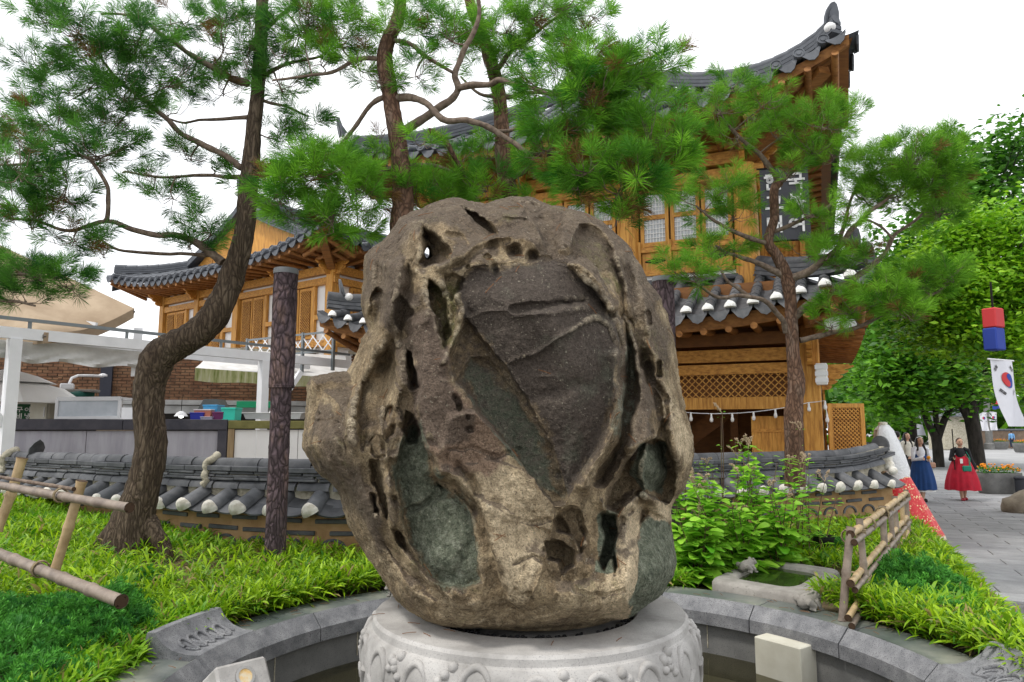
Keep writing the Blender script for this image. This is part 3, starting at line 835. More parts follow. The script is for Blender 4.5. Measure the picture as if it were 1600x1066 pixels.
# right-hand crest, fluted ribs, grooves and pits
carve([(896,372),(908,352),(928,350),(948,372),(962,410),(974,450),(980,490),(968,506),(954,470),(936,438),(906,412),(884,398)], -.12, 7)
bar([(882,350),(896,340),(915,342),(935,352)], 10, .05); bar([(870,360),(878,385)], 9, .04)
carve([(888,412),(903,405),(928,422),(950,442),(964,464),(966,482),(952,488),(946,470),(930,450),(905,430)], .11, 3)
carve([(946,488),(964,484),(962,500),(948,502)], -.10, 3)
bar([(978,395),(988,430),(992,470),(1000,510),(1006,545)], 9, .05); bar([(994,400),(1004,440),(1008,480),(1012,520),(1018,552)], 4, .03)
bar([(980,502),(984,540),(988,590),(984,640),(972,690),(952,728),(938,748)], 9, -.16)
bar([(964,560),(964,600),(968,640),(958,680),(936,720),(912,760)], 12, .10); bar([(968,560),(966,590),(968,650),(962,690)], 4, .02)
carve([(962,600),(974,640),(968,668),(948,704),(932,742),(926,772),(905,802),(916,850),(900,862),(888,822),(872,790),(906,742),(936,694),(952,650)], .05, 5)
carve([(976,496),(986,506),(996,545),(1004,568),(1020,592),(1038,632),(1040,655),(1026,680),(1002,692),(982,704),(976,690),(992,650),(1002,616),(992,572)], .09, 5)
bar([(1000,575),(1012,600),(1018,640),(1010,680)], 7, .03); bar([(1016,570),(1020,600)], 4, -.06); bar([(1003,560),(1007,575)], 4, -.05)
bar([(1012,490),(1014,505)], 4, -.09); bar([(1033,568),(1034,588)], 4, -.10); bump(1042, 624, 6, 8, -.07); bump(1053, 645, 4, 6, -.07); bump(1062, 675, 3, 8, -.05)
bar([(1020,450),(1028,500),(1040,560),(1050,620)], 5, -.035); bar([(1036,520),(1046,580),(1056,640)], 4, .025); bar([(1006,430),(1012,450)], 5, -.04)
bump(1050, 700, 18, 60, .05)
# lower right: dark openings, bone-like strut, two smooth green boulders
carve([(1000,692),(1022,684),(1040,690),(1054,716),(1056,750),(1046,786),(1020,782),(1002,772),(984,784),(966,798),(948,790),(956,762),(978,722)], -.20, 4)
bump(1012, 728, 26, 34, .15, 0, 3)
bar([(1014,690),(1008,715),(1002,740),(1006,765)], 3, .06)
carve([(940,804),(962,802),(964,832),(954,868),(946,892),(934,876),(944,842)], -.22, 3)
carve([(952,866),(958,862),(966,886),(962,896)], -.16, 3)
bar([(944,790),(956,800),(970,796),(988,778),(1002,770),(1020,784),(1034,800),(1050,806)], (8, 12), .10)
bar([(984,800),(976,842),(982,890),(980,930),(974,968)], (13, 20), .09)
bump(998, 776, 5, 8, -.09); bump(986, 800, 6, 4, -.08); bump(1004, 806, 6, 12, -.10, 25)
GB2 = [(996,840),(1006,812),(1024,806),(1044,812),(1052,840),(1060,880),(1052,912),(1026,944),(986,968),(984,940),(994,890)]
setl(GB2, .02, 4); bump(1026, 880, 30, 60, .06)
carve([(852,850),(872,846),(884,856),(896,862),(894,884),(880,892),(870,878),(856,872)], -.20, 4)
carve([(876,806),(892,796),(908,802),(916,832),(906,862),(893,834),(872,826),(868,815)], -.10, 6)
bump(900, 880, 16, 18, .05); bump(892, 908, 8, 6, -.03); bump(912, 905, 9, 7, -.03); bump(920, 870, 10, 14, -.015); bump(850, 860, 5, 3, -.05); bump(924, 935, 18, 6, -.03, -10)
bar([(800,950),(830,955),(850,945),(900,962)], 7, -.03); bar([(690,955),(740,965),(790,968),(812,955)], 9, -.025)
bump(720, 955, 50, 22, .06); bump(900, 940, 60, 30, .06); bump(600, 800, 50, 60, .03)

dep0, dep1, dy = 3.22, 4.98, .0075
yg = np.arange(dep0, dep1, dy, dtype=np.float32)
yc = 4.12 - .34 * sstep(820, 985, Vv) + .04 * sstep(400, 300, Vv)
for pts in ([(700,705),(740,700),(780,715),(812,705)], [(770,790),(800,806),(835,815),(862,812)], [(885,905),(905,925),(940,930),(975,922)], [(630,940),(690,960),(760,955)], [(490,660),(520,655),(550,670)], [(600,850),(640,900),(700,935)], [(1000,440),(1020,500),(1030,560)], [(760,330),(800,345),(850,345)], [(640,345),(690,340),(715,352)], [(800,880),(830,870),(850,880)], [(870,930),(860,955),(820,968)]):
    bar(pts, 2.2, -.018)
R = R + .055 * (N1.fbm(np.stack([U * .01, Vv * .008, U * 0 + 2.], -1), .9, 2) + .5 * N2.fbm(np.stack([U * .01, Vv * .006, U * 0 + 2.], -1), 2.4, 2)) * (1 - .7 * poly(DARK, 12))
tf = .70 * tin + R * sstep(0, 26, dsil) - .02
tf = np.where(dsil > 0, np.maximum(tf, .02), dsil * .02)
tb = np.where(dsil > 0, .72 * tin + .03, dsil * .02)
f = np.empty((len(ug), len(vg), len(yg)), np.float32)
rx = (U - 800) / F; dyv = -(Vv - 533) / F
ry = cP - dyv * sP; rz = sP + dyv * cP
grad = np.hypot(*np.gradient(tf, du * 4.1 / F)); nrm = np.sqrt(1 + np.clip(grad, 0, 6) ** 2)
gradb = np.hypot(*np.gradient(tb, du * 4.1 / F)); nrmb = np.sqrt(1 + np.clip(gradb, 0, 6) ** 2)
PED_Z = .90
for k, y in enumerate(yg):
    a = (yc - y - tf) / nrm; b = (y - yc - tb) / nrmb
    s = np.maximum(a, b)
    X = rx / ry * y; Z = CAMZ + rz / ry * y
    e = (np.sqrt(((X - .12) / .62) ** 2 + ((y - 4.15) / .55) ** 2 + ((Z - 1.2) / .5) ** 2) - 1) * .5   # the foot the rock stands on
    s = np.minimum(s, e)
    # hole through the crown behind the eye cavity: bends to the left as it goes back
    hu = 669 - (y - 3.6) * 4; hv = 394 + (y - 3.6) * 2
    hole = (np.hypot((U - hu) / 8.5, (Vv - hv) / 13) - 1) * .035
    if y > 3.5: s = np.maximum(s, -hole)
    s = np.maximum(s, PED_Z - .012 - Z)
    f[:, :, k] = s
V, Q = surface_nets(f); del f
pu = ug[0] + V[:, 0] * du; pv = vg[0] + V[:, 1] * du; pY = dep0 + V[:, 2] * dy
drx = (pu - 800) / F; dd_ = -(pv - 533) / F; dry = cP - dd_ * sP; drz = sP + dd_ * cP
W = np.stack([drx / dry * pY, pY, CAMZ + drz / dry * pY], 1)
def vnormals(W, Q):
    n = np.cross(W[Q[:, 2]] - W[Q[:, 0]], W[Q[:, 3]] - W[Q[:, 1]]); N = np.zeros_like(W)
    for c in range(4): np.add.at(N, Q[:, c], n)
    return N / (np.linalg.norm(N, axis=1, keepdims=True) + 1e-12)
def relax(W, Q, k):
    for _ in range(k):
        S = np.zeros_like(W); c = np.zeros(len(W))
        for a, b in ((0, 1), (1, 2), (2, 3), (3, 0)):
            np.add.at(S, Q[:, a], W[Q[:, b]]); np.add.at(S, Q[:, b], W[Q[:, a]]); np.add.at(c, Q[:, a], 1); np.add.at(c, Q[:, b], 1)
        W = W * .5 + .5 * S / np.maximum(c, 1)[:, None]
    return W
W = relax(W, Q, 1)
N = vnormals(W, Q)
if (N * (W - np.array([.1, 4.15, 2.0]))).sum() < 0: Q = Q[:, ::-1]; N = -N
st = W * np.array([1, 1, .75])
# material masks, evaluated where each vertex lies on the stone
ru = pu; rv = pv; frontal = sstep(-.15, .25, -N[:, 1])
jit = 7 * N2.fbm(W, 9, 3)
def vm(pts, soft=6): return sstep(-soft, soft, sd_poly(ru + jit, rv - jit, pts)) * sstep(4.4, 4.1, pY)
core = np.maximum(vm(DFACE, 16), vm(DARK, 12) * .5)
green = np.clip(vm(GREEN, 14) * .9 + vm(GB2, 4) + vm([(998,692),(1040,690),(1046,740),(1034,772),(1000,770),(985,740)], 5) + vm([(938,800),(964,800),(966,890),(934,890)], 4) + vm(
    [(735,560),(800,610),(850,700),(872,780),(862,776),(800,704),(748,632),(722,590)], 8) * .9 + vm([(975,520),(988,520),(992,640),(970,690),(950,660),(975,600)], 6) * .5, 0, 1)
brown = vm([(640,490),(690,490),(705,590),(760,650),(800,706),(770,740),(690,735),(650,690)], 14)
dk2 = N2.fbm(W * np.array([1.6, 1.6, .8]), 2.6, 4)
dark = np.clip(sstep(.25, .75, N[:, 2] + .3 * dk2) * .8
   + vm([(560,500),(568,390),(640,325),(705,305),(850,302),(1000,395),(1052,530),(1045,600),(1000,520),(965,440),(905,385),(850,382),(800,352),(740,350),(715,345),(660,345),(630,400),(640,470),(610,520),(580,470)], 16) * .85
   + vm([(640,490),(690,490),(700,560),(716,610),(745,650),(735,690),(690,700),(655,690)], 9) * .9 + vm([(490,640),(545,640),(556,700),(600,800),(600,860),(550,810),(500,740)], 22) * .75
   + vm([(960,520),(1000,520),(1030,620),(1010,650),(985,680)], 9) * .7 + vm([(590,420),(640,420),(640,560),(610,560)], 14) * .5 + sstep(.35, .75, dk2) * .45, 0, 1)
moss = sstep(.35, .8, N1.fbm(W, 4.2, 4) + .25 * N2(W, 17)) * .5
moss = np.clip(moss + vm([(664,440),(722,440),(720,540),(690,545)], 12) * .8 + vm([(880,360),(960,380),(980,480),(940,440)], 12) * .55 + vm([(640,870),(740,880),(760,930),(690,920)], 14) * .7, 0, 1)
pale = np.clip(vm([(690,690),(760,690),(868,795),(850,880),(820,945),(795,935),(772,850),(745,780),(690,735)], 10) * .62 + vm([(560,870),(640,930),(700,985),(960,975),(980,900),(930,890),(840,950),(720,930),(640,880),(580,820)], 16) * .4 + vm([(975,380),(1000,400),(1016,550),(1085,690),(1080,740),(1050,690),(1030,560),(1000,540)], 10) * .7 + vm([(962,780),(1050,790),(1050,810),(1000,830),(985,968),(940,960),(965,840)], 8) * .9
   + vm([(930,650),(970,640),(960,700),(900,790),(880,790)], 8) * .4, 0, 1)
# rough relief: broad undulation, chipped facets, fine pitting
coreg = np.clip(core + green, 0, 1)
def cells(P, fr, seed):                       # chipped facets: distance to the nearest of jittered points, gives flat planes meeting in sharp arrises
    p = P * fr; i0 = np.floor(p).astype(np.int64); best = np.full(len(P), 9., np.float32); g = np.random.default_rng(seed).random((16, 16, 16, 4)).astype(np.float32); val = np.zeros(len(P), np.float32)
    for dx in (-1, 0, 1):
        for dy_ in (-1, 0, 1):
            for dz in (-1, 0, 1):
                c = i0 + np.array([dx, dy_, dz]); r = g[c[:, 0] % 16, c[:, 1] % 16, c[:, 2] % 16]; d = c + r[:, :3] - p
                q = (d ** 2).sum(1) - .55 * r[:, 3]; b_ = q < best; best = np.where(b_, q, best)
    return best
wv_ = W + .05 * np.stack([N1.fbm(W, 5, 3), N2.fbm(W, 5, 3), N1.fbm(W + 5, 5, 3)], 1)
c1 = cells(wv_ * np.array([1, 1, .6]), 6.5, 3); c2 = cells(wv_, 17, 4)
h = .014 * N1.fbm(st, 2.6, 4) - .016 * np.clip(c1, -.6, .8) * (1 - .85 * np.clip(coreg + vm(SLAB, 4), 0, 1)) - .0065 * np.clip(c2, -.6, .8) * (1 - .8 * core) + .0030 * N1.fbm(W, 45, 2)
pit = np.clip(N2.fbm(W, 13, 2) - .75, 0, 1)
h = h - .06 * pit * (1 - coreg)
W = W + N * (h * sstep(PED_Z - .02, PED_Z + .06, W[:, 2]))[:, None]
S_ = W.copy()
Ws = relax(W, Q, 6); N = vnormals(W, Q); conv = ((W - Ws) * N).sum(1); wear = np.clip((conv - .001) / .007, 0, 1)
me = np_mesh('weathered_rock', W, Q, [], True, attrs=dict(wear=wear, core=core, green=green, brown=brown, darkw=dark, moss=moss, pale=pale))

def rock_material():
    m, nt, b = new_mat('weathered stone')
    v = coords(nt)
    A = {}
    for k in ('core', 'green', 'brown', 'darkw', 'moss', 'pale', 'wear'):
        a = nt.nodes.new('ShaderNodeAttribute'); a.attribute_name = k; A[k] = a.outputs['Fac']
    n1 = noise_n(nt, v, 5, 8, .65); n2 = noise_n(nt, v, 26, 6, .7); n3 = noise_n(nt, v, 130, 3, .7); n5 = noise_n(nt, v, 62, 4, .7)
    def stain(mask, n, lo=.25, hi=.75):      # ragged edge: mask pushed around by noise
        s = math_n(nt, 'ADD', mask, math_n(nt, 'MULTIPLY_ADD', n, 1.4, -.7))
        return ramp(nt, s, [(lo, (0, 0, 0)), (hi, (1, 1, 1))])
    n4 = noise_n(nt, coords(nt, (1, 1, .35)), 11, 7, .7)        # streaks running down the stone
    tan = ramp(nt, n1, [(.30, (.16, .115, .066)), (.48, (.35, .262, .155)), (.66, (.54, .43, .27))])
    tan = mixc(nt, ramp(nt, n4, [(.44, (0, 0, 0)), (.60, (1, 1, 1))]), mixc(nt, .6, tan, (.12, .09, .055)), tan)
    tan = mixc(nt, stain(A['pale'], n2), tan, (.62, .50, .33))
    c = mixc(nt, stain(A['brown'], n2), tan, mixc(nt, n1, (.18, .12, .088), (.40, .285, .195)))
    c = mixc(nt, math_n(nt, 'MULTIPLY', stain(A['darkw'], n4, .32, .8), .78), c, mixc(nt, n2, (.045, .036, .030), (.165, .125, .095)))
    c = mixc(nt, math_n(nt, 'MULTIPLY', stain(A['moss'], n2, .45, 1.1), .75), c, mixc(nt, n2, (.060, .068, .018), (.20, .20, .06)))
    cg = ramp(nt, n2, [(.32, (.065, .078, .055)), (.5, (.16, .178, .125)), (.68, (.27, .285, .22))])
    c = mixc(nt, stain(A['green'], n2, .3, .7), c, cg)
    cc = mixc(nt, ramp(nt, n1, [(.52, (0, 0, 0)), (.75, (1, 1, 1))]), mixc(nt, n2, (.040, .032, .026), (.140, .112, .090)), (.125, .128, .095))
    c = mixc(nt, stain(A['core'], n2, .3, .75), c, cc)
    c = mixc(nt, math_n(nt, 'MULTIPLY', math_n(nt, 'MULTIPLY', A['wear'], ramp(nt, n2, [(.36, (0, 0, 0)), (.55, (1, 1, 1))])), .8), c, (.60, .51, .36))   # worn arrises, lightened further to stand in for ridge and hollow shading
    sp = ramp(nt, noise_n(nt, v, 70, 2, .5), [(.66, (0, 0, 0)), (.71, (1, 1, 1))])
    c = mixc(nt, math_n(nt, 'MULTIPLY', sp, .35), c, (.52, .48, .36))       # pale lichen specks
    sd = ramp(nt, noise_n(nt, v, 95, 2, .5), [(.62, (0, 0, 0)), (.68, (1, 1, 1))])
    c = mixc(nt, math_n(nt, 'MULTIPLY', sd, .55), c, (.03, .025, .02))       # dark grains
    c = mixc(nt, .5, c, mixc(nt, ramp(nt, n5, [(.35, (0, 0, 0)), (.62, (1, 1, 1))]), (.60, .58, .56), (1.65, 1.65, 1.65)), 'MULTIPLY')
    c = mixc(nt, .45, c, mixc(nt, ramp(nt, n3, [(.35, (0, 0, 0)), (.65, (1, 1, 1))]), (.42, .42, .42), (1.5, 1.5, 1.5)), 'MULTIPLY')
    nt.links.new(c, b.inputs['Base Color'])
    b.inputs['Roughness'].default_value = .88; b.inputs['Specular IOR Level'].default_value = .25
    hh = math_n(nt, 'ADD', math_n(nt, 'ADD', math_n(nt, 'MULTIPLY', n2, 1.0), math_n(nt, 'MULTIPLY', n4, .9)), math_n(nt, 'MULTIPLY_ADD', n3, .7, math_n(nt, 'MULTIPLY', n5, .9)))
    bp = node(nt, 'ShaderNodeBump', Strength=1.0, Distance=.024); nt.links.new(hh, bp.inputs['Height'])
    nt.links.new(bp.outputs['Normal'], b.inputs['Normal']); return m
me.materials.append(rock_material())
rock = link('weathered_rock', me)
# brown pine needles shed on the stone and the coping
m = MB(); cand = np.nonzero((N[:, 2] > .25) & (N[:, 1] < .2))[0]
for i_ in rng.choice(cand, 70):
    p = Vector(W[i_]) + Vector(N[i_]) * .004; nn_ = Vector(N[i_]); t_ = nn_.orthogonal().normalized(); t_ = Matrix.Rotation(random.uniform(0, 6.28), 3, nn_) @ t_
    m.tube([p - t_ * .035, p + nn_ * .003, p + t_ * .035], .0016, 4)
for _ in range(142):
    a_ = random.uniform(0, 2 * PI); r_ = random.uniform(2.26, 2.48) if _ < 130 else random.uniform(.62, .84); c_ = (PC if _ < 130 else PED) + Vector((r_ * math.cos(a_), r_ * math.sin(a_), .536 if _ < 130 else .9045)); t_ = Vector((random.gauss(0, 1), random.gauss(0, 1), 0)).normalized() * .035
    m.tube([c_ - t_, c_ + Vector((0, 0, .002)), c_ + t_], .0016, 4)
m.build('fallen_needles', flat_mat('dry brown needles', (.20, .085, .03), .8), kind='stuff', fix=False)
tag(rock, 'huge pitted brown rock with a dark boulder face, standing on the round carved pedestal', 'rock')
# ================================================================== low clay wall with tiled coping
WPL = [at(-330, 720, 15.5), at(-80, 720, 11.6), at(60, 720, 10.2), at(220, 720, 8.9), at(400, 720, 8.0), at(560, 720, 7.7), at(760, 720, 8.1), at(900, 720, 8.8), at(1060, 700, 9.5), at(1240, 700, 10.5), at(1374, 690, 11.4)]
WPL = [Vector((p.x, p.y, 0)) for p in WPL]
def catmull(P, n=24):
    out = []
    for i in range(len(P) - 1):
        p0, p1, p2, p3 = P[max(i - 1, 0)], P[i], P[i + 1], P[min(i + 2, len(P) - 1)]
        for k in range(n):
            t = k / n
            out.append(.5 * ((2 * p1) + (p2 - p0) * t + (2 * p0 - 5 * p1 + 4 * p2 - p3) * t * t + (3 * p1 - p0 - 3 * p2 + p3) * t ** 3))
    out.append(P[-1]); return out
wc = catmull(WPL); wlen = [0]
for a, b in zip(wc, wc[1:]): wlen.append(wlen[-1] + (b - a).length)
WTOT = wlen[-1]
def wat(s):
    """point, tangent, outward normal (towards the pond) at arc length s"""
    s = min(max(s, 0), WTOT - 1e-4); i = np.searchsorted(wlen, s, side='right') - 1
    t = (s - wlen[i]) / (wlen[i + 1] - wlen[i]); p = wc[i].lerp(wc[i + 1], t); d = (wc[i + 1] - wc[i]).normalized()
    return p, d, Vector((d.y, -d.x, 0))
def warc(px):                                # arc length where the wall crosses photograph column px
    best = min(range(len(wc)), key=lambda i: abs(800 + F * wc[i].x / wc[i].y - px) + (1e3 if wc[i].y < 1 else 0)); return wlen[best]
wall = thing('tiled_wall', 'low ochre clay wall topped with dark roof tiles curving behind the rock', 'wall', (wc[len(wc) // 2].x, wc[len(wc) // 2].y, .4))
s0, s1 = 0, WTOT
RZ = 1.20                                    # height where the tiled slope meets the ridge stack
def rise(s):                                 # the ridge sweeps up at the right-hand end
    e = WTOT - s; return .16 * max(0, 1 - e / 1.6) ** 2
rows = []
for s in np.arange(0, WTOT, .25):
    p, d, n = wat(s)
    rows.append([p + n * o + Vector((0, 0, z)) for o, z in ((.17, .2), (.17, 1.0), (.34, 1.0), (.36, 1.005), (.10, 1.15), (-.1, 1.15), (-.36, 1.005), (-.17, 1.0), (-.17, .2))])
p, d, n = wat(WTOT); rows.append([p + n * o + Vector((0, 0, z)) for o, z in ((.17, .2), (.17, 1.0), (.34, 1.0), (.36, 1.005), (.10, 1.15), (-.1, 1.15), (-.36, 1.005), (-.17, 1.0), (-.17, .2))])
mb = MB(); mb.grid(rows); mb.f.append(tuple(range(9))[::-1]); mb.m.append(0)
k_ = (len(rows) - 1) * 9; mb.f.append(tuple(k_ + i for i in range(9))); mb.m.append(0)
mb.build('clay_body', M['clay'], wall)
# prototypes, x along the wall, y outwards, z up
def half_round(r, L, taper=.93, n=8, th=.016):
    """half-cylinder tile along +y from 0 to L, open below"""
    m = MB(); rows = []
    for y, k in ((0, taper), (L, 1)):
        a = [(r * k * math.cos(PI * i / n), y, r * k * math.sin(PI * i / n)) for i in range(n + 1)]
        b = [((r * k - th) * math.cos(PI * i / n), y, (r * k - th) * math.sin(PI * i / n)) for i in range(n, -1, -1)]
        rows.append(a + b)
    m.grid(rows, closed_u=True); N_ = 2 * (n + 1)
    m.f.append(tuple(range(N_))[::-1]); m.f.append(tuple(N_ + i for i in range(N_))); m.m += [0, 0]; return m
def pan(w, L, sag, n=8, th=.018):
    m = MB(); rows = []
    for y in (0, L):
        a = [(w * (i / n - .5), y, sag * ((2 * i / n - 1) ** 2 - 1)) for i in range(n + 1)]
        b = [(w * (i / n - .5), y, sag * ((2 * i / n - 1) ** 2 - 1) - th) for i in range(n, -1, -1)]
        rows.append(a + b)
    m.grid(rows, closed_u=True); N_ = 2 * (n + 1)
    m.f.append(tuple(range(N_))[::-1]); m.f.append(tuple(N_ + i for i in range(N_))); m.m += [0, 0]; return m
def plug(r):
    m = MB(); n = 12
    for_ = []
    m.ball((0, 0, 0), (r, r * .62, r), 12)
    vs = []
    for v in m.v:
        k = 1 + .06 * math.sin(v[0] * 40 + v[2] * 31) ; vs.append((v[0] * k, v[1] * k, max(v[2] * k, -.30 * r)))
    m.v = vs; return m
cov_me = half_round(.096, .37).mesh('cover_tile', M['giwa'], smooth=40)
pan_me = pan(.36, .20, .05).mesh('pan_tile', M['giwa'], smooth=40)
plug_me = plug(.098).mesh('mortar_plug', M['mortar'], smooth=70)
cap_me = half_round(.088, .33, .95).mesh('ridge_tile', M['giwa'], smooth=40)
base_me = half_round(.092, .36, .97).mesh('base_ridge_tile', M['giwa'], smooth=40)
def strip_mesh(L, w, h):
    m = MB(); m.cbox((0, 0, 0), (L, w, h), .006); return m.mesh('flat_tile', M['giwa'])
strip_mes = [strip_mesh(L, .15, .028) for L in (.26, .34, .42)]
wide_me = strip_mesh(.36, .26, .055)
def frame(p, x, y, z):                        # 4x4 from axes
    m = Matrix((x, y, z)).transposed().to_4x4(); m.translation = p; return m
def put(me, name, parent, Mw, kind=None):
    o = bpy.data.objects.new(name, me); COL.objects.link(o); o.parent = parent
    Mw = Mw.copy(); Mw.translation = Mw.translation - base_of(parent); o.matrix_basis = Mw; return o
Z3 = Vector((0, 0, 1))
sa, sb = warc(-120), WTOT
pitch_w = math.atan2(.15, .30)
s = sa
while s < sb - .1:
    p, d, n = wat(s); j = lambda a: random.uniform(-a, a)
    yv = (n * math.cos(pitch_w) - Z3 * math.sin(pitch_w)).normalized(); xv = (yv.cross(Z3)).normalized(); xv = -d if xv.dot(d) < 0 else d
    xv = yv.cross(Z3).normalized(); zv = xv.cross(yv)
    Mt = frame(p + n * (.06 + j(.006)) + Z3 * (1.21 + j(.006)), xv, yv, zv) @ Matrix.Rotation(j(.03), 4, 'Z')
    c = put(cov_me, 'cover_tile', wall, Mt)
    o = bpy.data.objects.new('mortar_plug', plug_me); COL.objects.link(o); o.parent = c; o.location = (0, .372, .022)
    o.rotation_euler = (j(.15), j(.5), j(.1)); q = random.uniform(.86, 1.06); o.scale = (q, q, q)
    p, d, n = wat(s + .19)
    for off_, dz in ((.05, 0), (.19, .0)):
        yv2 = (n * math.cos(pitch_w) - Z3 * math.sin(pitch_w)).normalized(); xv2 = yv2.cross(Z3).normalized(); zv2 = xv2.cross(yv2)
        put(pan_me, 'pan_tile', wall, frame(p + n * (off_ + .03 + j(.004)) + Z3 * (1.235 - off_ * .5 + (.014 if off_ < .1 else .012)), xv2, yv2, zv2) @ Matrix.Rotation(j(.02), 4, 'Y'))
    s += .38
def along(me, name, step, z, out, s_from, s_to, jit=.006, var=None, rot=True):
    s = s_from
    while s < s_to - step * .5:
        p, d, n = wat(s + step / 2); m_ = me if not isinstance(me, list) else random.choice(me)
        st = step if var is None else var[me.index(m_)]
        p, d, n = wat(s + st / 2); zz = z + rise(s)
        slope = (rise(s + .1) - rise(s)) / .1
        dd = (d + Z3 * slope).normalized(); up = (-n).cross(dd) if False else dd.cross(n) * -1
        up = n.cross(dd); up = up if up.z > 0 else -up
        if rot:   Mw = frame(p + n * (out + random.uniform(-jit, jit)) + Z3 * (zz + random.uniform(-jit, jit) * .6) - dd * st / 2, n if (n.cross(dd)).z > 0 else -n, dd, up)
        else:     Mw = frame(p + n * (out + random.uniform(-jit, jit)) + Z3 * (zz + random.uniform(-jit, jit) * .4), dd, (up.cross(dd)), up)
        Mw = Mw @ Matrix.Rotation(random.uniform(-.012, .012), 4, 'Z')
        put(m_, name, wall, Mw); s += st
base_s = [.265, .345, .425]
along(base_me, 'base_ridge_tile', .37, 1.250, .075, sa, sb)
along(strip_mes, 'flat_tile', .3, 1.350, .075, sa, sb, .012, base_s, False)
along(strip_mes, 'flat_tile', .3, 1.382, .065, sa + .1, sb, .012, base_s, False)
along(strip_mes, 'flat_tile', .3, 1.414, .07, sa + .2, sb, .012, base_s, False)
along(wide_me, 'wide_tile', .365, 1.460, .03, sa, sb, .008, None, False)
along(cap_me, 'ridge_tile', .335, 1.490, .01, sa, sb)
# mortar core of the ridge
mb = MB(); rows = []
for s in np.arange(sa, WTOT - .02, .2):
    p, d, n = wat(s); r_ = rise(s)
    rows.append([p + n * o + Z3 * (z + r_) for o, z in ((.10, 1.1), (.10, 1.47), (-.10, 1.47), (-.10, 1.1))])
mb.grid(rows); mb.build('ridge_core', M['mortar_grey'], wall)
# dark tile pieces bedded in the clay face in rows, arcs below
piece = [strip_mesh(L, .06, .045) for L in (.34, .42)]
def arc_mesh():
    m = MB(); n = 8; rows = []
    for r in (.15, .115):
        rows.append([(r * math.cos(PI * i / n), .0, r * math.sin(PI * i / n) * .75) for i in range(n + 1)])
    fr_ = [Vector(q) + Vector((0, .03, 0)) for q in rows[0]], [Vector(q) + Vector((0, .03, 0)) for q in rows[1]]
    bk = [Vector(q) - Vector((0, .03, 0)) for q in rows[0]], [Vector(q) - Vector((0, .03, 0)) for q in rows[1]]
    m.grid([list(fr_[0]), list(fr_[1]), list(bk[1]), list(bk[0]), list(fr_[0])]); return m.mesh('arc_tile', M['giwa'])
arc_me = arc_mesh()
for row, (z, st, o0) in enumerate(((.95, .50, 0), (.83, .50, .25))):
    s = warc(150) + o0
    while s < WTOT - .25:
        p, d, n = wat(s); put(random.choice(piece), 'bedded_tile', wall, frame(p + n * .158 + Z3 * (z + random.uniform(-.008, .008)), d, n, Z3) @ Matrix.Rotation(random.uniform(-.02, .02), 4, 'Y')); s += st + random.uniform(-.02, .03)
s = warc(380)
while s < WTOT - .3:
    p, d, n = wat(s); put(arc_me, 'arc_tile', wall, frame(p + n * .158 + Z3 * (.66), d, n, Z3)); s += .42
# lumps of pale mortar over the ridge joints and the turned-up end tiles
def lumps(s, pts, r, name='mortar_patch', mat='mortar_grey'):
    p, d, n = wat(s); m = MB()
    q = []
    for i, (o, z) in enumerate(pts):
        q.append(p + n * o + Z3 * (z + .07 + rise(s)) + d * random.uniform(-.02, .02))
    m.tube(catmull(q, 5), [r * random.uniform(.9, 1.1) for _ in range((len(q) - 1) * 5 + 1)], 9)
    m.build(name, M[mat], wall, smooth=70)
lumps(warc(342), [(.0, 1.54), (.08, 1.49), (.14, 1.44), (.13, 1.36), (.16, 1.31), (.15, 1.25), (.17, 1.2)], .042)
lumps(warc(36), [(-.02, 1.52), (.1, 1.48), (.15, 1.40), (.14, 1.3), (.17, 1.2)], .055)
# upright end tile and its mortar by the left hand joint
def end_tile(s, dz, sc, tilt=.3, parent=wall):
    p, d, n = wat(s); m = MB()
    outl = [(-.11, 0), (-.12, .10), (-.07, .2), (0, .26), (.07, .2), (.12, .10), (.11, 0)]
    outl = [(a * sc, b * sc) for a, b in outl]
    up = (Z3 + d * tilt).normalized()
    m.prism(outl, p + Z3 * (1.53 + dz) - d * .015, n, up, d * .03); m.build('end_tile', M['giwa'], parent, smooth=30)
end_tile(warc(62), .02, .85, .5)
# right-hand end of the wall: round end cap of the ridge, white mortar lumps
p, d, n = wat(WTOT)
m = MB(); c_ = p + Z3 * 1.64 + d * .0
m.prism([(.15 * math.cos(t), .15 * math.sin(t)) for t in np.linspace(0, 2 * PI, 18)[:-1]], c_, n, Z3, d * .035); m.build('end_disc', M['giwa'], wall, smooth=30)
m = MB()
for q in ((.05, .06, 1.42, .10), (.02, .12, 1.33, .09), (.0, .2, 1.25, .07), (.03, .0, 1.36, .10)):
    m.ball(p + d * q[0] + n * q[1] + Z3 * q[2], q[3], 10)
m.build('mortar_patch', M['mortar'], wall, smooth=70)
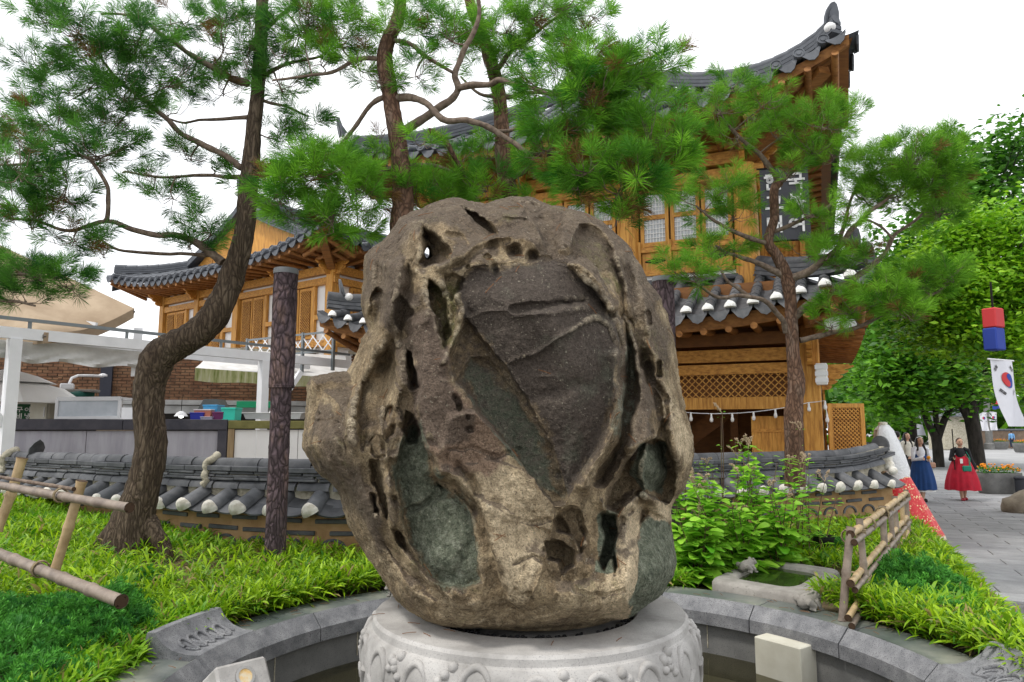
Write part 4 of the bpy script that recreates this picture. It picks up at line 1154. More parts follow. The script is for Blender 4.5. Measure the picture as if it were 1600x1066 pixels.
# ================================================================== tiled timber houses
class Frame:
    def __init__(s, O, yaw): s.O = Vector((O[0], O[1], 0)); s.ex = Vector((math.cos(yaw), -math.sin(yaw), 0)); s.ey = Vector((math.sin(yaw), math.cos(yaw), 0))
    def __call__(s, u, w, z): return s.O + s.ex * u + s.ey * w + Z3 * z
    def M(s): return Matrix((s.ex, s.ey, Z3)).transposed()
def fbox(m, Fr, u, w, z, mi=0):
    """box given by (lo, hi) ranges in a building frame"""
    c = Fr((u[0] + u[1]) / 2, (w[0] + w[1]) / 2, (z[0] + z[1]) / 2)
    return m.box(c, (abs(u[1] - u[0]), abs(w[1] - w[0]), abs(z[1] - z[0])), M=Fr.M(), mi=mi)
def part_box(name, Fr, u, w, z, mat, parent, label=None, b=0):
    m = MB()
    if b:
        c = Fr((u[0] + u[1]) / 2, (w[0] + w[1]) / 2, (z[0] + z[1]) / 2); m.cbox(c, (abs(u[1] - u[0]), abs(w[1] - w[0]), abs(z[1] - z[0])), b, M=Fr.M())
    else: fbox(m, Fr, u, w, z)
    return m.build(name, mat, parent, label=label)
def disc_mesh(r, mat):
    m = MB(); n = 14; rings = ((0, .035), (r * .42, .035), (r * .46, .022), (r * .78, .022), (r * .84, .036), (r, .034), (r, -.02))
    m.grid([[(a * math.cos(2 * PI * k / n), -h, a * math.sin(2 * PI * k / n)) for k in range(n)] for a, h in rings], closed_u=True)
    return m.mesh('end_disc', mat, smooth=30)
def drip_mesh(w, mat):
    m = MB(); n = 8
    top = [(w * (i / n - .5), 0, .045 * ((2 * i / n - 1) ** 2)) for i in range(n + 1)]
    bot = [(w * .92 * (i / n - .5), -.03, -.17 + .15 * ((2 * i / n - 1) ** 2) + (.012 if i % 2 else 0)) for i in range(n + 1)]
    top2 = [(a, b + .03, c) for a, b, c in top]; bot2 = [(a, b + .03, c) for a, b, c in bot]
    m.grid([top, bot, bot2, top2, top]); return m.mesh('drip_tile', mat)
def saw(P, r, step=.30):
    """points and radii along P so that each clay tile reads: radius swells to the lower lip, then drops back"""
    L = [0]
    for a, b in zip(P, P[1:]): L.append(L[-1] + (b - a).length)
    n = max(2, int(L[-1] / step)); pts = []; rad = []
    def ev(s):
        s = min(max(s, 0), L[-1] - 1e-5); i = int(np.searchsorted(L, s, side='right') - 1); return P[i].lerp(P[i + 1], (s - L[i]) / (L[i + 1] - L[i] + 1e-9))
    for k in range(n):
        pts += [ev(L[-1] * k / n + .004), ev(L[-1] * (k + 1) / n)]; rad += [r * .88, r]
    return pts, rad
def tile_slope(parent, eave, top, n, sag, mats, r=.085, step=.30, ends='disc', sub=8, tube_n=8):
    """eave(t), top(t): world points for t 0..1 along the slope; rows of cover tiles over scalloped pan tiles"""
    mt = mats[0]
    dm = disc_mesh(r * 1.12, mt); wd = (eave(.5) - eave(.5 + 1 / n)).length; drm = drip_mesh(wd * .96, mt); pm_ = plug(r * 1.02).copy() if False else None
    def row(t, k=7):
        a, b = top(t), eave(t); L = (b - a).length
        return [a.lerp(b, q) - Z3 * (4 * q * (1 - q) * sag * min(1, L / 3)) for q in np.linspace(0, 1, k)]
    P = []
    for i in range(n * sub + 1):
        t = i / (n * sub); ph = (i % sub) / sub
        dz = -.075 * math.sin(PI * ph)
        P.append([p + Z3 * dz for p in row(t, 8)])
    m = MB(); m.grid(P); m.build('pan_tiles', mt, parent, smooth=60)
    for k in range(1, n):
        t = k / n; R_ = row(t); d = (R_[-1] - R_[-2]).normalized()
        if (R_[-1] - R_[0]).length < .25: continue
        pts, rad = saw([p + Z3 * .03 for p in R_], r, step)
        m = MB(); m.tube(pts, rad, tube_n); rowo = m.build('tile_row', mt, parent, smooth=50)
        out = Vector((d.x, d.y, 0)).normalized(); x_ = out.cross(Z3) * -1
        Mw = frame(R_[-1] + Z3 * .03 + d * .01, x_, -out, Z3) @ Matrix.Rotation(random.uniform(-.06, .06), 4, 'Z') @ Matrix.Rotation(-.25, 4, 'X')
        if ends == 'disc': put(dm, 'end_disc', rowo, Mw)
        elif ends == 'plug':
            o = put(PLUG_FAR, 'mortar_plug', rowo, Mw)
    for k in range(n):
        t = (k + .5) / n; R_ = row(t); d = (R_[-1] - R_[-2]).normalized(); out = Vector((d.x, d.y, 0)).normalized(); x_ = out.cross(Z3) * -1
        e1 = (eave(min(1, t + .01)) - eave(max(0, t - .01))).normalized()
        e1 = e1 if e1.dot(x_) > 0 else -e1
        put(drm, 'drip_tile', parent, frame(R_[-1] - Z3 * .05 + d * .012, e1, -out, (e1.cross(-out))))
PLUG_FAR = plug(.098).mesh('mortar_plug', pm('whitewashed tile end', [(.72, .71, .68), (.82, .81, .79)], 8, .8, .4, 30, .01), smooth=70)
def ridge_run(parent, P, mats, w=.22, h=.26, r=.10, courses=3, end_up=True):
    """ridge: courses of flat tiles with a half-round cap along points P"""
    P = [Vector(p) for p in P]
    for c in range(courses):
        m = MB(); rows = []
        ww = w * (1.0 - .08 * c) / 2
        for i, p in enumerate(P):
            d = (P[min(i + 1, len(P) - 1)] - P[max(i - 1, 0)]).normalized(); y = Vector((-d.y, d.x, 0)).normalized()
            z0, z1 = h * c / courses + .012, h * (c + 1) / courses - .004
            rows.append([p + y * ww + Z3 * z0, p + y * ww + Z3 * z1, p - y * ww + Z3 * z1, p - y * ww + Z3 * z0])
        m.grid(rows, closed_u=True); m.f += [(3, 2, 1, 0), tuple(len(rows) * 4 - 4 + i for i in range(4))]; m.m += [0, 0]
        m.build('ridge_course', mats[0], parent)
    m = MB(); rows = []
    for i, p in enumerate(P):
        d = (P[min(i + 1, len(P) - 1)] - P[max(i - 1, 0)]).normalized(); y = Vector((-d.y, d.x, 0)).normalized()
        rows.append([p + y * (w * .36) + Z3 * .0, p + y * (w * .36) + Z3 * h, p - y * (w * .36) + Z3 * h, p - y * (w * .36)])
    m.grid(rows, closed_u=True); m.build('ridge_core', M['giwa_far'], parent)
    pts, rad = saw([p + Z3 * (h + r * .25) for p in P], r, .34)
    m = MB(); m.tube(pts, rad, 9); m.build('ridge_tiles', mats[0], parent, smooth=50)
def finial(parent, p, facing, sc=1.0, mortar=True, mat='giwa_far'):
    """upright patterned end tile with lumps of white mortar"""
    f = Vector(facing).normalized(); x_ = f.cross(Z3).normalized()
    outl = [(-.17, 0), (-.19, .14), (-.16, .30), (-.08, .44), (0, .48), (.08, .44), (.16, .30), (.19, .14), (.17, 0)]
    m = MB(); up = (Z3 + f * .25).normalized()
    m.prism([(a * sc, b * sc) for a, b in outl], p, x_, up, f * .05 * sc)
    m.prism([(a * sc * .6, b * sc * .62 + .07 * sc) for a, b in outl], p + f * .05 * sc, x_, up, f * .02 * sc)
    m.build('end_tile', M[mat], parent, smooth=30)
    if mortar:
        m = MB()
        for q in range(3): m.ball(p - f * (.10 - .1 * q) * sc + x_ * (q - 1) * .10 * sc + Z3 * (-.02 - .05 * q) * sc, (.12 * sc, .12 * sc, .11 * sc), 9)
        m.build('mortar_lump', M['plaster'], parent, smooth=70)
def lattice(name, Fr, u, z, w, mat, parent, nu, nz, th=.012, dia=False, depth=.02):
    """lattice grille filling u, z range on plane w"""
    m = MB(); a0, a1 = u; b0, b1 = z
    if not dia:
        for i in range(1, nu): x = a0 + (a1 - a0) * i / nu; fbox(m, Fr, (x - th / 2, x + th / 2), (w, w + depth), (b0, b1))
        for i in range(1, nz): y = b0 + (b1 - b0) * i / nz; fbox(m, Fr, (a0, a1), (w + .003, w + depth - .003), (y - th / 2, y + th / 2))
    else:
        W_, H_ = a1 - a0, b1 - b0; st = W_ / nu
        for s_ in (1, -1):
            for i in range(-int(H_ / st) - 1, nu + int(H_ / st) + 2):
                x0 = a0 + i * st
                # line x = x0 + s_*(y-b0): clip to the rectangle
                pts = []
                ya = (a0 - x0) / s_ + b0; yb = (a1 - x0) / s_ + b0
                lo, hi = max(b0, min(ya, yb)), min(b1, max(ya, yb))
                if hi - lo < .02: continue
                p = Fr(x0 + s_ * (lo - b0), w + depth / 2 + (.004 if s_ > 0 else -.004), lo); q = Fr(x0 + s_ * (hi - b0), w + depth / 2 + (.004 if s_ > 0 else -.004), hi)
                m.beam(p, q, depth * .6, th, up=Fr.ey.cross((q - p)).normalized())
    return m.build(name, mat, parent)

# ------------------------------------------------------------------ the large two-storey house on the right
RF = Frame((4.48, 13.2), YAW)
big = thing('hanok_house', 'large two storey timber house with dark tiled roofs rising behind the huge rock', 'house', RF(0, 0, 0))
gm = [M['giwa_far']]
# --- upper roof
UE, UW0 = (-8.3, 1.72), -1.6
def ulift(t): return (.72 if t > .5 else .30) * abs(2 * t - 1) ** 3.2
def up_eave(t):                               # front eave, t 0 = left corner, 1 = right corner
    u = UE[0] + (UE[1] - UE[0]) * t; s = abs(2 * t - 1)
    return RF(u + (.12 if t > .5 else -.12) * s ** 6, UW0 - .30 * s ** 5, 7.62 + ulift(t))
def up_top(t):
    u = UE[0] + (UE[1] - UE[0]) * t
    d = min(UE[1] - u, u - UE[0], 4.2); s = abs(2 * t - 1)
    return RF(u, UW0 + d, 7.62 + ulift(t) * max(0, 1 - d / 3) ** 1.5 + .45 * d + .045 * d * d)
NU = 29
tile_slope(big, up_eave, up_top, NU, .10, gm)
RLN = 13.5
def right_eave(t):                            # right-hand eave running back, t 0 = front corner
    w = UW0 + RLN * t; s = abs(2 * t - 1); return RF(UE[1] + .30 * s ** 5 - .02, w - .1 * (1 - t), 7.62 + .72 * s ** 3.2)
def right_top(t):
    w = UW0 + RLN * t; d = min(w - UW0, UW0 + RLN - w, 4.2); s = abs(2 * t - 1)
    return RF(UE[1] - d, w, 7.62 + .72 * s ** 3.2 * max(0, 1 - d / 3) ** 1.5 + .45 * d + .045 * d * d)
tile_slope(big, lambda t: right_eave(1 - t), lambda t: right_top(1 - t), 34, .10, gm, sub=5, tube_n=6)
def hip(t0, n=12, f=up_top, lo=.0):
    return [f(t0 + (q - t0) * 0) for q in range(1)]
hp = [up_top(1 - q) + Z3 * .06 for q in np.linspace(.004, .43, 16)]
hp[0] = hp[0] + Z3 * .04
ridge_run(big, hp, gm, .24, .24, .10)
hpl = [up_top(q) + Z3 * .06 for q in np.linspace(.004, .43, 16)]; ridge_run(big, hpl, gm, .24, .24, .10)
finial(big, hp[0].lerp(hp[1], .35) + Z3 * .24, hp[0] - hp[2], .8); finial(big, hpl[0] + Z3 * .28, hpl[0] - hpl[2], 1.0)
rp = [RF(u, 2.75, 10.35 + .5 * abs((u + 3.4) / 2.0) ** 2.5) for u in np.linspace(-4.6, -2.2, 8)]; ridge_run(big, rp, gm, .26, .34, .11)
# back slopes, plain
m = MB(); m.grid([[up_top(t) for t in np.linspace(0, 1, 20)], [RF(UE[0] + (UE[1] - UE[0]) * t, 8, 7.7) for t in np.linspace(0, 1, 20)]])
m.grid([[RF(UE[0], UW0 + 9.5 * t, 7.7 + .9 * abs(2 * t - 1) ** 3.2) for t in np.linspace(0, 1, 12)], [RF(UE[0] + min(9.5 * t, 9.5 - 9.5 * t, 4.2), UW0 + 9.5 * t, 7.7 + .45 * min(9.5 * t, 9.5 - 9.5 * t, 4.2) + .04 * min(9.5 * t, 9.5 - 9.5 * t, 4.2) ** 2) for t in np.linspace(0, 1, 12)]])
m.build('rear_roof', gm[0], big)
def eaves_timber(parent, Fr, eave, n, inward, zin, wl, label=None, r=.065, board=.16, soff=True, t0=0, t1=1, ins=0):
    """eave board under the tiles, soffit boards and round rafters running back to the wall plate"""
    P = [eave(t) for t in np.linspace(t0, t1, 40)]
    m = MB(); rows = []
    for p in P: rows.append([p - Z3 * .10 + inward * (.08 + ins), p - Z3 * (.10 + board) + inward * (.12 + ins), p - Z3 * (.10 + board) + inward * (.2 + ins), p - Z3 * .10 + inward * (.2 + ins)])
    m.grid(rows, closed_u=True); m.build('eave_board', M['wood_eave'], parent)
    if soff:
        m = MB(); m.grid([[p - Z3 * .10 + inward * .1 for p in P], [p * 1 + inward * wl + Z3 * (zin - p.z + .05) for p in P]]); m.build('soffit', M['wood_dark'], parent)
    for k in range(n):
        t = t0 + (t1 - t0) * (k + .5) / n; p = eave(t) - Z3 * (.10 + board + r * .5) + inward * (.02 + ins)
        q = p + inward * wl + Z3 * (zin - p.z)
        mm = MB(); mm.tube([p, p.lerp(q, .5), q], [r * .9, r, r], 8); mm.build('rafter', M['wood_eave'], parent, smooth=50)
eaves_timber(big, RF, up_eave, 26, RF.ey, 7.25, 1.7)
eaves_timber(big, RF, right_eave, 30, -RF.ex, 7.25, 1.5, board=.05, ins=.28)
# corner hip rafter, squared end
m = MB(); a = up_eave(1) - Z3 * .40 + RF.ey * .40 - RF.ex * .40; b = RF(-.3, .3, 7.1); m.beam(a, b, .24, .34); m.build('hip_rafter', M['wood_eave'], big)
m = MB(); a = a - Z3 * .28 + (b - a).normalized() * .45; m.beam(a, b - Z3 * .2, .22, .26); m.build('hip_rafter', M['wood_eave'], big)
# --- upper storey: columns, wall plates, sill panels, latticed doors
for i, u in enumerate((0, -2.3, -4.5, -6.7)):
    m = MB(); m.tube([RF(u, 0, 4.6), RF(u, 0, 5.6), RF(u, 0, 7.0)], [.225, .225, .205], 20); m.build('column', M['wood'], big, smooth=60)
m = MB(); m.tube([RF(0, 3.4, 4.6), RF(0, 3.4, 7.0)], .22, 14); m.build('column', M['wood'], big, smooth=60)
for z0, z1, w_ in ((6.98, 7.22, -.16), (6.70, 6.92, -.10), (7.26, 7.45, -.20)):
    part_box('wall_plate', RF, (-7.2, .35), (w_, w_ + .25), (z0, z1), M['woodh'], big)
    part_box('wall_plate', RF, (-w_ - .25, -w_), (.3, 6.8), (z0, z1), M['woodh'], big)
part_box('upper_wall', RF, (-6.7, -.05), (.12, .2), (4.6, 7.4), M['wood_dark'], big)
part_box('upper_wall', RF, (-.2, -.12), (.2, 6.6), (4.6, 7.4), M['wood_dark'], big)
part_box('upper_wall', RF, (-6.8, -6.7), (.2, 6.6), (4.6, 7.4), M['plaster'], big)
part_box('white_skirting', RF, (-6.7, -.1), (.0, .1), (4.66, 4.92), M['plaster'], big)
part_box('wing_wall', RF, (.1, .95), (2.2, 2.3), (4.6, 7.3), M['wood'], big)
part_box('wing_wall', RF, (.87, .95), (2.3, 9.0), (4.6, 7.3), M['wood_eave'], big)
lattice('wing_lattice', RF, (.2, .85), (4.95, 5.9), 2.17, M['woodh'], big, 8, 10, .02)
part_box('wing_post', RF, (.9, 1.0), (2.12, 2.22), (4.6, 7.2), M['wood'], big)
bays = [(-2.3, 0), (-4.5, -2.3), (-6.7, -4.5)]
for (a, b) in bays:
    a2, b2 = a + .24, b - .24
    part_box('sill_rail', RF, (a2, b2), (-.06, .06), (4.92, 5.02), M['woodh'], big)
    part_box('sill_rail', RF, (a2, b2), (-.06, .06), (5.40, 5.50), M['woodh'], big)
    n = 3; wdt = (b2 - a2) / n
    for i in range(n):
        x0, x1 = a2 + i * wdt, a2 + (i + 1) * wdt
        pnl = part_box('sill_panel', RF, (x0 + .04, x1 - .04), (-.01, .03), (5.02, 5.40), M['wood'], big)
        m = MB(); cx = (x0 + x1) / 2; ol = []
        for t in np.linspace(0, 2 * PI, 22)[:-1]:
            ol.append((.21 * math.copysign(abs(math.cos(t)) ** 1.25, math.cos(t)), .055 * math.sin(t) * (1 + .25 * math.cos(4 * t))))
        m.prism(ol, RF(cx, -.013, 5.22), RF.ex, Z3, RF.ey * .01); m.build('cutout', M['dark'], pnl)  # black inlay: the dark of a hole painted on the panel
        part_box('baluster', RF, (x0 - .03, x0 + .03), (-.09, -.02), (4.95, 5.62), M['wood'], big, b=.008)
        d = part_box('door_frame', RF, (x0 + .02, x0 + .09), (-.02, .05), (5.50, 6.70), M['wood'], big)
        part_box('door_frame', RF, (x1 - .09, x1 - .02), (-.02, .05), (5.50, 6.70), M['wood'], big)
        for zz in (5.52, 6.08, 6.60): part_box('door_rail', RF, (x0 + .09, x1 - .09), (-.015, .045), (zz, zz + .09), M['woodh'], big)
        for z0, z1 in ((5.61, 6.08), (6.17, 6.60)):
            pane = part_box('window_pane', RF, (x0 + .09, x1 - .09), (.030, .042), (z0, z1), pm('milky window glass', [(.42, .44, .46), (.62, .64, .66)], 3, .25, 0, spec=.5) if 'glass' not in M else M['glass'], big)
            if 'glass' not in M: M['glass'] = pane.data.materials[0]
            lattice('lattice', RF, (x0 + .09, x1 - .09), (z0, z1), .005, M['plaster'], pane, 7, 5, .014)
# --- lower skirt roof
LU, LW = (-8.4, 2.0), -1.9
def lo_eave(t):
    u = LU[0] + (LU[1] - LU[0]) * t; s = abs(2 * t - 1)
    return RF(u, LW - .2 * s ** 6, 3.82 + .52 * s ** 4)
def lo_top(t):
    u = LU[0] + (LU[1] - LU[0]) * t; d = min(LU[1] - u, u - LU[0], 1.8); s = abs(2 * t - 1)
    return RF(u, LW + d, 3.86 + .52 * s ** 4 * max(0, 1 - d / 1.8) + .46 * d)
tile_slope(big, lo_eave, lo_top, 29, .05, [M['giwa']], r=.095, ends='plug')
def lr_eave(t):
    w = LW + 9 * t; s = abs(2 * t - 1); return RF(LU[1] + .2 * s ** 6 - .1, w, 3.82 + .52 * s ** 4)
def lr_top(t):
    w = LW + 9 * t; d = min(w - LW, 1.8); s = abs(2 * t - 1); return RF(LU[1] - d, w, 3.86 + .52 * s ** 4 * max(0, 1 - d / 1.8) + .46 * d)
tile_slope(big, lambda t: lr_eave(1 - t), lambda t: lr_top(1 - t), 24, .05, [M['giwa']], r=.095, ends='plug', sub=5, tube_n=6)
hp2 = [lo_top(1 - q) + Z3 * .06 for q in np.linspace(.006, .172, 8)]; ridge_run(big, hp2, [M['giwa']], .26, .24, .11)
hp3 = [lo_top(q) + Z3 * .06 for q in np.linspace(.006, .172, 8)]; ridge_run(big, hp3, [M['giwa']], .26, .24, .11)
finial(big, hp2[1] + Z3 * .3, hp2[0] - hp2[2], .8, mat='giwa'); finial(big, hp3[1] + Z3 * .3, hp3[0] - hp3[2], .8, mat='giwa')
rp2 = [lo_top(t) + Z3 * .02 for t in np.linspace(.18, .82, 12)]; ridge_run(big, rp2, [M['giwa']], .2, .05, .06, 1)
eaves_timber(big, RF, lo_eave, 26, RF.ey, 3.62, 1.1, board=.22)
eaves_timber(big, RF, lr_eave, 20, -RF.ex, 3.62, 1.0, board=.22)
m = MB(); a = lo_eave(1) - Z3 * .34 + RF.ey * .15 - RF.ex * .15; m.beam(a, RF(.8, -.6, 3.4), .24, .3); m.build('hip_rafter', M['wood_eave'], big)
# --- lower storey
LC = [(1.0, -.8), (-2.0, -.8), (-4.6, -.8), (-7.4, -.8), (1.0, 3.2), (1.0, 6.8)]
for u, w in LC:
    m = MB(); m.cbox(RF(u, w, 1.7), (.30, .30, 3.5), .02, M=RF.M()); m.build('column', M['wood'], big)
for z0, z1, w_, mt in ((3.36, 3.58, -.90, 'wood_dark'), (3.08, 3.30, -.84, 'woodh'), (2.86, 3.04, -.80, 'woodh'), (2.24, 2.45, -.84, 'wood')):
    part_box('beam', RF, (-7.4, .85), (w_, w_ + .16), (z0, z1), M[mt], big)
part_box('beam', RF, (1.0, 1.16), (-.64, 6.8), (2.9, 3.5), M['woodh'], big)
for i, u0 in enumerate((-1.85, -4.45, -7.25)):
    u1 = (.85, -2.15, -4.75)[i]
    lattice('transom_lattice', RF, (u0, u1), (2.45, 2.86), -.78, M['wood'], big, 22, 4, .016, True)
    part_box('transom_back', RF, (u0, u1), (-.60, -.56), (2.45, 2.86), M['wood_dark'], big)
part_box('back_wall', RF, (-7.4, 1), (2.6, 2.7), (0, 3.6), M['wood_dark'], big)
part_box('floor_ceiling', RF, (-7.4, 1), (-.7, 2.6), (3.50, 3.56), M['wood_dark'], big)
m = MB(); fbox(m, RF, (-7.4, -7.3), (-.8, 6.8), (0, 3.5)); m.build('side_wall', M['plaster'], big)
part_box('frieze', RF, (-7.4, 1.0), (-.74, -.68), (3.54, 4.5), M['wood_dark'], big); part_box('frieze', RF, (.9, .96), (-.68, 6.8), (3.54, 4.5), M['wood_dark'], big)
# interior seen through the opening: posts, stair string, cupboard
for u in (-.5, -1.4): part_box('post', RF, (u, u + .14), (.6, .74), (0, 3.5), M['wood_dark'], big)
m = MB(); m.beam(RF(-1.9, .9, 1.3), RF(-.4, .9, 2.4), .06, .32); m.build('stair_string', M['wood_dark'], big)
cup = part_box('cupboard', RF, (-.02, .72), (-.5, .1), (.9, 2.12), M['wood'], big)
part_box('cupboard_rail', RF, (-.02, .72), (-.52, -.50), (1.84, 1.90), M['woodh'], cup)
# right flank: planked wall, bracket scrolls, open lattice door leaf
for k in range(12):
    part_box('plank', RF, (1.17 + .004 * (k % 2), 1.205 + .004 * (k % 2)), (-.55, 6.6), (.5 + .2 * k, .69 + .2 * k), M['wood'], big)
def bracket(parent, p, out, n=4, sc=1.0):
    x_ = Vector(out).normalized(); y_ = x_.cross(Z3)
    for k in range(n):
        m = MB(); L = (.30 + .16 * k) * sc; z = k * .15 * sc
        ol = [(0, 0), (L * .55, 0), (L * .8, .02 * sc), (L, .09 * sc), (L * .96, .14 * sc), (L * .88, .12 * sc), (L * .84, .17 * sc), (0, .17 * sc)]
        m.prism(ol, p + Z3 * z - y_ * .05 * sc, x_, Z3, y_ * .10 * sc); m.build('bracket', M['woodh'], parent)
bracket(big, RF(1.16, -.8, 2.55), RF.ex, 5, .55); bracket(big, RF(1.0, -.95, 2.95), -RF.ey, 3, .8)
for u in (0, -2.3, -4.5, -6.7): bracket(big, RF(u, -.2, 6.95), -RF.ey, 3, .9)
bracket(big, RF(.2, 0, 6.95), RF.ex, 3, .9)
DF = Frame((RF(1.24, -.82, 0).x, RF(1.24, -.82, 0).y), math.radians(2))
dl = thing('lattice_door', 'open wooden lattice door leaf beside the corner column of the large house', 'door', DF(0, 0, .6))
for a, b in (((0, .07), (.6, 2.32)), ((.53, .60), (.6, 2.32)), ((.07, .53), (.6, .72)), ((.07, .53), (2.25, 2.32)), ((.07, .53), (1.0, 1.07))):
    part_box('frame', DF, a, (0, .05), b, M['wood'], dl)
lattice('lattice', DF, (.07, .53), (1.07, 2.25), .015, M['woodh'], dl, 7, 12, .016, True)
part_box('panel', DF, (.07, .53), (.04, .048), (.72, 2.25), M['wood_dark'], dl)
# fittings hung on the house
lamp = thing('wall_lamp', 'white box lamp fixed to the corner column under the eaves', 'lamp', RF(1.16, -1.0, 2.75))
part_box('lamp_box', RF, (1.08, 1.26), (-1.10, -.98), (2.62, 2.98), M['plaster'], lamp, b=.015)
for k in range(3): part_box('slat', RF, (1.07, 1.27), (-1.115, -1.10), (2.66 + .11 * k, 2.73 + .11 * k), M['white'], lamp)
sp = thing('spotlight', 'white twin spotlight clamped under the lower eave corner', 'lamp', RF(1.55, -1.5, 3.7))
m = MB(); m.tube([RF(1.5, -1.5, 3.66), RF(1.62, -1.75, 3.50)], [.06, .10], 12); m.build('lamp_head', M['white'], sp, smooth=50)
m = MB(); m.cbox(RF(1.36, -1.62, 3.58), (.22, .12, .24), .02, M=RF.M()); m.build('lamp_head', M['white'], sp)
m = MB(); m.tube([RF(1.5, -1.45, 3.75), RF(1.38, -1.5, 3.62)], .02, 6); m.build('arm', M['white'], sp)
# string of small bulbs across the opening
st = thing('light_string', 'string of small white bulbs sagging across the open front of the house', 'string lights', RF(-.4, -1.0, 2.3))
P = [RF(u, -.98, 2.16 + .14 * ((u + .5) / 1.3) ** 2) for u in np.linspace(-1.7, .95, 16)]
P += [RF(1.05, -1.0, 2.34), RF(1.2, -1.02, 2.36), RF(1.22, -1.02, 2.15), RF(1.22, -1.02, 1.9)]
m = MB(); m.tube(P, .007, 5); m.build('cable', M['white'], st)
for i in (1, 4, 6, 8, 10, 12, 15, 17, 18):
    m = MB(); p = P[i]; m.lathe([(.012, 0), (.018, -.03), (.018, -.06), (.032, -.10), (.026, -.14), (.0, -.155)], p, 8); m.build('bulb', M['plaster'], st, smooth=60)
# --- dark banner with Korean lettering
GL = {                                        # strokes as polylines in a unit cell (x right, y up)
 '한': [[(.12,.92),(.48,.92)], [(.04,.80),(.56,.80)], 'O.30,.62,.13', [(.72,.96),(.72,.36)], [(.72,.66),(.92,.66)], [(.16,.32),(.16,.06),(.86,.06)]],
 '고': [[(.16,.86),(.82,.86),(.78,.52)], [(.48,.50),(.48,.20)], [(.04,.18),(.96,.18)]],
 '대': [[(.46,.86),(.10,.86),(.10,.24),(.48,.24)], [(.62,.92),(.62,.10)], [(.62,.55),(.84,.55)], [(.84,.96),(.84,.04)]],
 '복': [[(.22,.96),(.22,.66),(.78,.66),(.78,.96)], [(.22,.81),(.78,.81)], [(.5,.66),(.5,.52)], [(.04,.50),(.96,.50)], [(.18,.34),(.80,.34),(.80,.04)]],
 '여': ['O.28,.52,.22', [(.82,.96),(.82,.04)], [(.54,.64),(.82,.64)], [(.54,.42),(.82,.42)]],
 '국': [[(.18,.94),(.80,.94),(.78,.66)], [(.04,.58),(.96,.58)], [(.5,.58),(.5,.42)], [(.18,.34),(.80,.34),(.80,.04)]],
 '갈': [[(.08,.92),(.50,.92),(.34,.56)], [(.74,.96),(.74,.50)], [(.74,.74),(.92,.74)], [(.16,.42),(.80,.42),(.80,.24),(.18,.24),(.18,.05),(.84,.05)]],
 '비': [[(.12,.92),(.12,.14),(.56,.14),(.56,.92)], [(.12,.54),(.56,.54)], [(.84,.96),(.84,.04)]],
 '수': [[(.5,.94),(.14,.58)], [(.5,.94),(.86,.58)], [(.04,.42),(.96,.42)], [(.5,.42),(.5,.04)]],
 '냉': [[(.10,.92),(.10,.60),(.48,.60)], [(.62,.96),(.62,.42)], [(.62,.70),(.82,.70)], [(.82,.96),(.82,.42)], 'O.5,.20,.16'],
 '면': [[(.10,.90),(.10,.54),(.50,.54),(.50,.90),(.10,.90)], [(.82,.96),(.82,.36)], [(.52,.80),(.82,.80)], [(.52,.64),(.82,.64)], [(.2,.28),(.2,.06),(.88,.06)]],
 '구': [[(.18,.90),(.80,.90),(.76,.56)], [(.04,.46),(.96,.46)], [(.5,.46),(.5,.04)]],
 '이': ['O.30,.52,.24', [(.80,.96),(.80,.04)]],
}
def glyph(m, ch, o, ax, ay, sz, wd, nrm):
    for s_ in GL[ch]:
        if isinstance(s_, str):
            cx, cy, r = map(float, s_[1:].split(',')); s_ = [(cx + r * math.cos(t), cy + r * math.sin(t)) for t in np.linspace(0, 2 * PI, 13)]
        for (a, b), (c, d) in zip(s_, s_[1:]):
            p, q = o + ax * a * sz + ay * b * sz, o + ax * c * sz + ay * d * sz
            e = (q - p).normalized() * wd * .5; m.beam(p - e, q + e, wd, .004, up=nrm)
sg0 = RF(.30, -.42, 0)
SG = Frame((sg0.x, sg0.y), math.radians(12))
sign = thing('banner', 'dark grey banner with white Korean letters hanging beside the upper corner column', 'sign', SG(0, 0, 5.5))
zb0, zb1 = 5.30, 6.68
m = MB(); m.grid([[SG(.0 + .84 * i / 8, .012 * math.sin(i * 1.3 + j), zb0 + (zb1 - zb0) * j / 8) for i in range(9)] for j in range(9)]); 
m.build('cloth', pm('charcoal banner cloth', [(.045, .046, .052), (.06, .062, .07)], 3, .6, .1), sign, smooth=60)
for zz in (zb0, zb1):
    m = MB(); m.tube([SG(-.05, 0, zz), SG(.87, 0, zz)], .018, 8); m.build('rod', M['dark'], sign)
for col, txt in ((.08, '한고대'), (.47, '국복여')):
    for i, ch in enumerate(txt):
        m = MB(); glyph(m, ch, SG(col, -.022, zb1 - .42 - .40 * i), SG.ex, Z3, .30, .042, -SG.ey); m.build('letter', M['plaster'], sign)

# ------------------------------------------------------------------ the smaller house on the left
LF = Frame((-4.75, 18.5), math.radians(36))
sm_ = thing('hanok_house', 'smaller pine timber house with a grey hip and gable tile roof behind the white pergola', 'house', LF(0, 0, 3))
E0, E1, LD = -9.7, 1.2, 10.0
zb = 6.42
def fe(t):
    u = E0 + (E1 - E0) * t; s = abs(2 * t - 1); return LF(u, -1.2 - .2 * s ** 6, zb + .52 * s ** 3)
def ft(t):
    u = E0 + (E1 - E0) * t; d = min(u - E0, E1 - u, 2.0); s = abs(2 * t - 1)
    return LF(u, -1.2 + d, zb + .05 + .52 * s ** 3 * max(0, 1 - d / 2) + .42 * d)
tile_slope(sm_, fe, ft, 30, .06, gm, r=.085, sub=5, tube_n=6)
ur = -5.0
def re_(t): w = -1.2 + LD * t; s = abs(2 * t - 1); return LF(E1 + .2 * s ** 6 - .1, w, zb + .52 * s ** 3)
